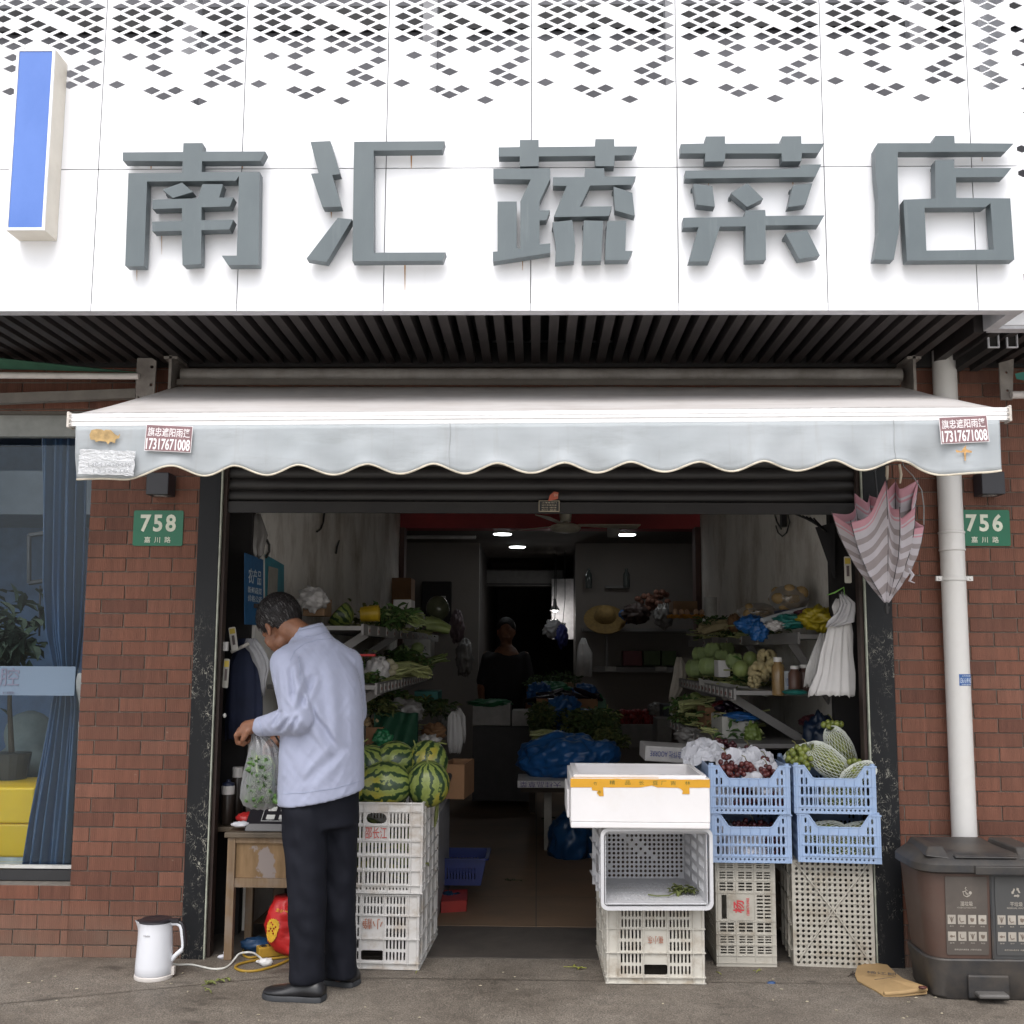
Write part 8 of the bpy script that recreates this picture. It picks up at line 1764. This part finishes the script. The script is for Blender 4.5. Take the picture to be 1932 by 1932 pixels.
# alcove shelf, hat, fruit crates, cupboard, air conditioner
t = thing('wall_shelf', 'two-tier shelf on the pale back wall at the right', 'shelf', (.9, 11.3, 1.2)); b = B(); a_, c_ = at(1100, 1187, 11.1), at(1262, 1187, 11.1); b.bb((a_.x, 11.1, a_.z - .02), (c_.x + .2, 11.5, a_.z + .01)); b.bb((at(1118, 1262, 11.1).x, 11.1, at(1118, 1268, 11.1).z), (c_.x + .2, 11.5, at(1118, 1258, 11.1).z)); b.build('shelf_board', M_steel, t)
b = B(); b.bb((at(1143, 1187, 11.1).x, 11.10, at(1143, 1262, 11.1).z), (at(1147, 1187, 11.1).x, 11.13, a_.z - .021)); b.build('support', M_steel, t)
for u in (1152, 1247): b = B(); p = at(u, 1262, 11.09); b.box(p, (.11, .004, .045)); b.build('price_ticket', M_ticket, t)
b = B(); hc = at(1141, 1164, 11.0); b.lathe([(.20, 0), (.205, .01), (.11, .045), (.09, .11), (.05, .14), (.001, .145)], 32, T(hc + V((0, -.02, -.03))) @ RX(44), cap=False); tag(b.build('straw_hat', mat('straw', (.20, .125, .035), .8, .2, 40), smooth=40, solid=.006), 'yellow straw hat leaning on the back shelf', 'hat')
lump('blue_bag', 1176, 1165, 11.0, 20, 26, M_bluef, 'blue cloth behind the straw hat', 'cloth', seed=81, amp=.3); potatoes(1232, 1132, 10.9, 80, 46, 30, 'bag of reddish brown roots on the back shelf', False, mat('reddish root skin', (.16, .07, .045), .7, .3, 20), .14); lump('onion_bag', 1200, 1158, 10.8, 50, 36, mat('dark brown bag', (.05, .03, .025), .6, .3, 14), 'dark brown bag under the reddish net bag', 'bag', seed=83, amp=.25); lump('film_bag', 1252, 1162, 10.7, 34, 46, M_filmd, 'hanging clear film at the edge of the back shelf', 'bag', seed=84, amp=.3)
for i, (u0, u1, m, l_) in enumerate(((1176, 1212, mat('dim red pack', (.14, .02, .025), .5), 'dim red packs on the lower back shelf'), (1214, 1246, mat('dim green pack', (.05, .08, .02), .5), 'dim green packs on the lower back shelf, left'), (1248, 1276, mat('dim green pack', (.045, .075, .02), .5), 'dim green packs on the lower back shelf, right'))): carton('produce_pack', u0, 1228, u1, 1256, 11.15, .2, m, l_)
skirt('bag_bundle', [(1098, 1104, 1204), (1092, 1110, 1218), (1090, 1116, 1232), (1088, 1116, 1276)], 10.9, 7, 'white bags hanging on the edge of the pale back wall', M_bagw, .12, 31)
for u, v0, v1, l_ in ((1111, 1073, 1110, 'small glass bottle fixed on the pale back wall, left'), (1182, 1073, 1108, 'small glass bottle fixed on the pale back wall, right')):
    p = at(u, v1, 11.42); h_ = at(u, v0, 11.42).z - p.z; b = B(); b.lathe([(.03, 0), (.034, .01), (.034, h_ * .7), (.015, h_ * .85), (.015, h_)], 14, T(p)); tag(b.build('glass_bottle', mat('dim glass', (.09, .10, .095), .15), smooth=40), l_, 'bottle', 'bottles on the back wall')
b = B(); a_, c_ = at(1142, 1105, 11.45), at(1188, 1110, 11.45); b.bb((a_.x, 11.42, c_.z), (c_.x, 11.49, a_.z)); tag(b.build('wall_rack', M_steel), 'thin steel rack on the pale back wall', 'rack')
t = carton('fruit_box', 1166, 1366, 1264, 1412, 10.0, .4, mat('dim slotted crate', (.20, .19, .18), .6), 'dim white crate of red apples at the back right', 'crate', open_=True); random.seed(9)
for i in range(26): p = at(1172 + (i % 9) * 8 + random.uniform(-2, 2), 1362 - (i // 9) * 8 + random.uniform(-2, 2), 10.1 + .08 * (i % 3)); b = B(); b.ell(p, (.036, .036, .033), n=12, k=8); tag(b.build('red_apple', M_tom, smooth=180), 'dark red apple in the heap on the dim white crate', 'apple', 'red apples at the back right')
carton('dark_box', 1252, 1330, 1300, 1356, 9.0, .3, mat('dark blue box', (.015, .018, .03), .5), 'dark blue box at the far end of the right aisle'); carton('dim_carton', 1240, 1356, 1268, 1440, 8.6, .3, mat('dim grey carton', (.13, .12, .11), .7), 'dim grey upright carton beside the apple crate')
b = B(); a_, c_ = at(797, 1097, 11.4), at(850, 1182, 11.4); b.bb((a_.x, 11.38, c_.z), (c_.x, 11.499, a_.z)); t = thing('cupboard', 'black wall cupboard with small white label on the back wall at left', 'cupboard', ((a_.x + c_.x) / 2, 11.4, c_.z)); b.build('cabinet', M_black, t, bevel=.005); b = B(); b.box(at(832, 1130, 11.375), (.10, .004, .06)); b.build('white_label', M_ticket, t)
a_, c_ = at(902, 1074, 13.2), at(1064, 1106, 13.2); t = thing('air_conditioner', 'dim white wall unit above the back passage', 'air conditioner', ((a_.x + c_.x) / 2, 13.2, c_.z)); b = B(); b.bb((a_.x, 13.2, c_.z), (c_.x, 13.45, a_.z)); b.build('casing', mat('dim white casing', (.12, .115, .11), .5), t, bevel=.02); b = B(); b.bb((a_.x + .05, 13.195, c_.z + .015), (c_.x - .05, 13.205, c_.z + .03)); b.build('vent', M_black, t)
# ceiling fan and lamps
p = at(1067, 975, 9.3); fz = at(1067, 997, 9.3).z; t = thing('ceiling_fan', 'cream ceiling fan hanging below the red beam', 'fan', (p.x, 9.3, fz)); M_fan = mat('cream fan enamel', (.62, .57, .46), .4)
b = B(); b.lathe([(.045, p.z - .04), (.055, p.z + .05), (.06, 2.78)], 20, T(p.x, 9.3, 0)); b.build('canopy', M_fan, t, smooth=40); b = B(); b.lathe([(.02, fz - .04), (.11, fz - .025), (.13, fz), (.12, fz + .025), (.03, fz + .05), (.02, p.z - .04)], 28, T(p.x, 9.3, 0)); b.build('motor', M_fan, t, smooth=50)
for a in (12, 132, 252):
    b = B(); M = T(p.x, 9.3, fz + .03) @ RZ(a); b.hexa([M @ V(q) for q in ((.10, -.035, .0), (.64, -.06, .01), (.64, .06, -.012), (.10, .03, -.008), (.10, -.035, .006), (.64, -.06, .016), (.64, .06, -.006), (.10, .03, -.002))]); b.build('blade', M_fan, t)
M_glow = mat('lit lamp disc', (.92, .97, 1.0), .5, 0, emit=6)
for u, v, zc_, l_ in ((948, 1010, 2.41, 'round ceiling lamp nearest the left end of the back ceiling'), (976, 1034, 2.41, 'round ceiling lamp furthest back over the passage'), (1182, 1011, 2.41, 'round ceiling lamp above the pale back wall at right')):
    d = ray(u, v); tt = (zc_ - .03 - CAMZ) / d.z; p = V((0, 0, CAMZ)) + d * tt; t = thing('ceiling_lamp', l_, 'lamp', p, 'round ceiling lamps in the shop'); b = B(); b.lathe([(.095, .012), (.09, .03)], 28, T(p)); b.build('rim', M_fan, t, smooth=40); b = B(); b.lathe([(.082, .005), (.085, .012)], 28, T(p)); b.build('diffuser', M_glow, t)
    ld = bpy.data.lights.new('ceiling_lamp_glow', 'AREA'); ld.shape = 'DISK'; ld.size = .15; ld.energy = .05 if v > 1020 else .22; ld.color = (.9, .96, 1); lo = bpy.data.objects.new('ceiling_lamp_glow', ld); COL.objects.link(lo); lo.parent = t; lo.matrix_parent_inverse = pm(t).inverted(); lo.location = p - V((0, 0, .01))
a_, c_ = at(768, 999, 10.6), at(898, 996, 10.6); b = B(); b.tube([V((a_.x, 10.6, 2.375)), V((c_.x, 10.6, 2.375))], .018, 10); tag(b.build('tube_light', mat('unlit white tube', (.42, .41, .40), .4), smooth=40), 'unlit white tube light along the back ceiling at left', 'lamp')
b = B(); p = at(1157, 1005, 9.8); b.lathe([(.05, -.04), (.055, .03), (.04, .06)], 16, T(p)); b.tube([p + V((0, 0, .05)), V((p.x, p.y, 2.41))], .008, 6); tag(b.build('ceiling_speaker', mat('dim white plastic', (.28, .27, .26), .5), smooth=40), 'small dim white drum under the ceiling right of the fan', 'speaker')
p = at(1047, 1147, 12.6); t = thing('pendant_bulb', 'small shaded bulb lit over the back passage', 'lamp', p); b = B(); b.lathe([(.055, -.03), (.05, -.01), (.02, .03), (.015, .10)], 20, T(p), cap=False); b.build('shade', mat('steel shade', (.3, .3, .3), .4), t, smooth=40, solid=.003); b = B(); b.ell(p + V((0, 0, -.022)), .024); b.build('bulb', mat('glowing bulb', (1, .97, .92), .5, 0, emit=30), t); b = B(); b.tube([p + V((0, 0, .1)), V((p.x, p.y, 2.4))], .006, 6); b.build('wire', M_black, t)
ld = bpy.data.lights.new('pendant_bulb_glow', 'POINT'); ld.energy = 1.5; ld.color = (1, .97, .95); ld.shadow_soft_size = .03; lo = bpy.data.objects.new('pendant_bulb_glow', ld); COL.objects.link(lo); lo.parent = t; lo.matrix_parent_inverse = pm(t).inverted(); lo.location = p + V((0, 0, -.06))
lump('film_bag', 1046, 1188, 12.4, 40, 34, mat('bright white film', (.55, .54, .55), .4, .15, 9), 'white plastic bag hanging under the lit bulb', 'bag', seed=91, amp=.35); lump('blue_bag', 1061, 1200, 12.3, 22, 40, mat('violet blue film', (.05, .06, .25), .4, .3, 9), 'violet blue bag hanging beside the white bag under the bulb', 'bag', seed=92, amp=.35)
b = B(); b.tube([at(1046, 1175, 12.4), at(1050, 1120, 12.4), V((at(1050, 1100, 12.4).x, 12.4, 2.4))], .004, 5); b.tube([at(1061, 1184, 12.3), at(1066, 1130, 12.3), V((at(1066, 1100, 12.3).x, 12.3, 2.4))], .004, 5); tag(b.build('hanging_string', M_black), 'dark strings holding the two bags under the bulb', 'string')
b = B(); random.seed(3); L = [gr(972, 1662, .012)]
scrap(972, 1662, 31, 'dark leaf scrap on the brown shop floor', mat('dull leaf', (.06, .07, .03), .7), 6, .05); scrap(1035, 1545, 32, 'dark leaf litter beside the low table leg', mat('dull leaf', (.05, .06, .03), .7), 6, .05); scrap(1612, 1838, 33, 'dark wet leaf under the round-holed crate', mat('wet dark leaf', (.03, .02, .015), .4), 5, .035)
# more goods filling the shelves and the floor
leaves('leafy_greens', 742, 1322, 6.6, 90, 34, 130, [M_green1, M_olv], 'mixed greens in front of the teal box at the left', 301, .07, .04); leaves('leafy_greens', 720, 1335, 6.2, 60, 30, 90, [M_olv, M_dkl], 'olive greens beside the green sheet at the left', 302, .06, .03)
leaves('leafy_greens', 700, 1278, 5.8, 40, 20, 60, [M_green1, M_olv], 'small greens at the front of the lower left shelf', 303, .05, .03); stalks('spring_onions', 804, 1252, 840, 1240, 7.6, 26, .007, M_gourd, 'spring onions at the far end of the lower left shelf', 304, .03)
for i, (u, v, Y, w_, h_, m, l_) in enumerate(((770, 1340, 7.6, 40, 30, M_film, 'pale bag above the green sheet at the left'), (838, 1368, 7.8, 30, 34, M_filmd, 'dull clear bag left of the white shopping bags'), (820, 1380, 7.0, 44, 30, M_cart, 'brown crumpled carton below the teal box'), (722, 1392, 5.9, 36, 30, M_gfilm, 'green film beside the small brown carton'), (1300, 1388, 6.2, 50, 30, M_filmd, 'dull clear bag on the floor under the right shelves'), (1330, 1318, 7.2, 46, 20, M_gourd, 'pale squash at the far end of the lowest right shelf'), (1240, 1338, 9.6, 34, 24, M_filmd, 'dull bag behind the dim grey carton'))): lump('goods_bag' if m not in (M_gourd,) else 'squash', u, v, Y, w_, h_, m, l_, 'bag' if m not in (M_gourd,) else 'squash', seed=300 + i, amp=.3)
for i, (u, v) in enumerate(((1360, 1336), (1376, 1330), (1392, 1338), (1408, 1332), (1368, 1346), (1388, 1348))): lump('aubergine', u, v, 6.0, 24, 14, M_aub, 'short aubergine on the carton of the lowest right shelf, number %s from the left' % ('one', 'two', 'three', 'four', 'five', 'six')[i], 'aubergine', seed=i, amp=.1, rot=20 * i)
leaves('herb_heap', 1085, 1352, 8.5, 70, 30, 200, [M_dkl, M_olv], 'low olive heap between the two herb heaps', 305, .06, .04); leaves('leafy_greens', 1150, 1398, 7.7, 60, 40, 160, [M_olv, M_dkl], 'brownish greens spilling at the right end of the low table', 306, .07, .04)
for i, (u0, u1, v0, v1, Y, l_) in enumerate(((735, 775, 1090, 1150, 9.6, 'dim grey carton on the far left wall'), (1003, 1040, 1400, 1470, 8.6, 'dim carton under the herbs at the left of the low table'))): carton('carton', u0, v0, u1, v1, Y, .3, M_cart, l_)
lump('film_bag', 862, 1182, 10.4, 26, 60, mat('dim mauve film', (.13, .09, .10), .5), 'dim mauve bag hanging at the back left of the passage', 'bag', seed=320, amp=.3); lump('film_bag', 876, 1240, 10.6, 30, 70, M_filmd, 'dim clear bag hanging at the back left of the passage', 'bag', seed=321, amp=.3)
def heap(label, pts, n, seed, L=.055, W=.022):
    """leafy goods spread along a shelf between points (x, y, z)"""
    random.seed(seed); b = B()
    for i in range(n):
        t = random.random(); a, c = V(pts[0]), V(pts[1]); p = a.lerp(c, t) + V((random.uniform(-.09, .09), random.uniform(-.05, .05), random.random() ** 2 * .11 * (1 + .5 * sin(t * 23 + seed)))); kind = int(t * 13 + seed) % 4
        if kind == 3: d = V((random.choice((-1, 1)), random.uniform(-.2, .2), random.uniform(-.1, .2))); b.tube([p, p + d * .05, p + d * .10], .0045, 5, m=2)
        else: d = V((random.uniform(-1, 1), random.uniform(-1, .3), random.uniform(-.2, .8))); b.leaf(p, d, (0, -.3, 1), L * random.uniform(.6, 1.3), W * random.uniform(.7, 1.5), .5, m=(0, 1, 0, 2)[kind] if random.random() < .8 else 2)
    o = b.build('leafy_produce', [M_green1, M_olv, M_stalkg]); tag(o, label, 'vegetables'); o['kind'] = 'stuff'
heap('mixed greens spread along the upper left shelf', ((-1.0, 6.3, ZL1), (-.98, 9.4, ZL1)), 420, 1); heap('mixed greens and stalks spread along the lower left shelf', ((-.92, 5.9, ZL2), (-.92, 8.1, ZL2)), 460, 2); heap('mixed greens on the lowest left shelf', ((-.86, 5.9, .60), (-.86, 8.5, .62)), 380, 3)
heap('mixed greens along the upper right shelf', ((1.33, 6.2, ZR1), (1.33, 9.0, ZR1)), 320, 4); heap('mixed greens between the cabbages on the middle right shelf', ((1.15, 5.9, ZR2), (1.15, 7.5, ZR2)), 300, 5); heap('mixed greens on the lowest right shelf', ((1.02, 5.7, ZR3), (1.0, 7.3, ZR3)), 380, 6); heap('low green litter over the display table', ((.18, 7.7, .45), (.22, 9.2, .55)), 420, 7, .07, .03)
for i, (u, v, Y, w_, h_, m, l_) in enumerate(((668, 1262, 5.6, 26, 24, M_pot, 'pale brown root at the near end of the lower left shelf'), (760, 1228, 7.2, 26, 22, M_cab, 'small cabbage behind the celery on the lower left shelf'), (788, 1222, 7.4, 24, 20, M_cab, 'smaller cabbage further along the lower left shelf'), (776, 1160, 7.4, 26, 20, M_gourd, 'green squash behind the beans on the upper left shelf'), (1404, 1176, 6.6, 26, 20, M_pot, 'brown root between taro and blue bag on the upper right shelf'), (1352, 1182, 7.6, 22, 16, M_pot, 'brown root behind the yams on the upper right shelf'), (1312, 1316, 7.0, 24, 20, M_gourd, 'pale green squash at the back of the lowest right shelf'))): lump('root_vegetable', u, v, Y, w_, h_, m, l_, 'vegetable', seed=400 + i, amp=.08)
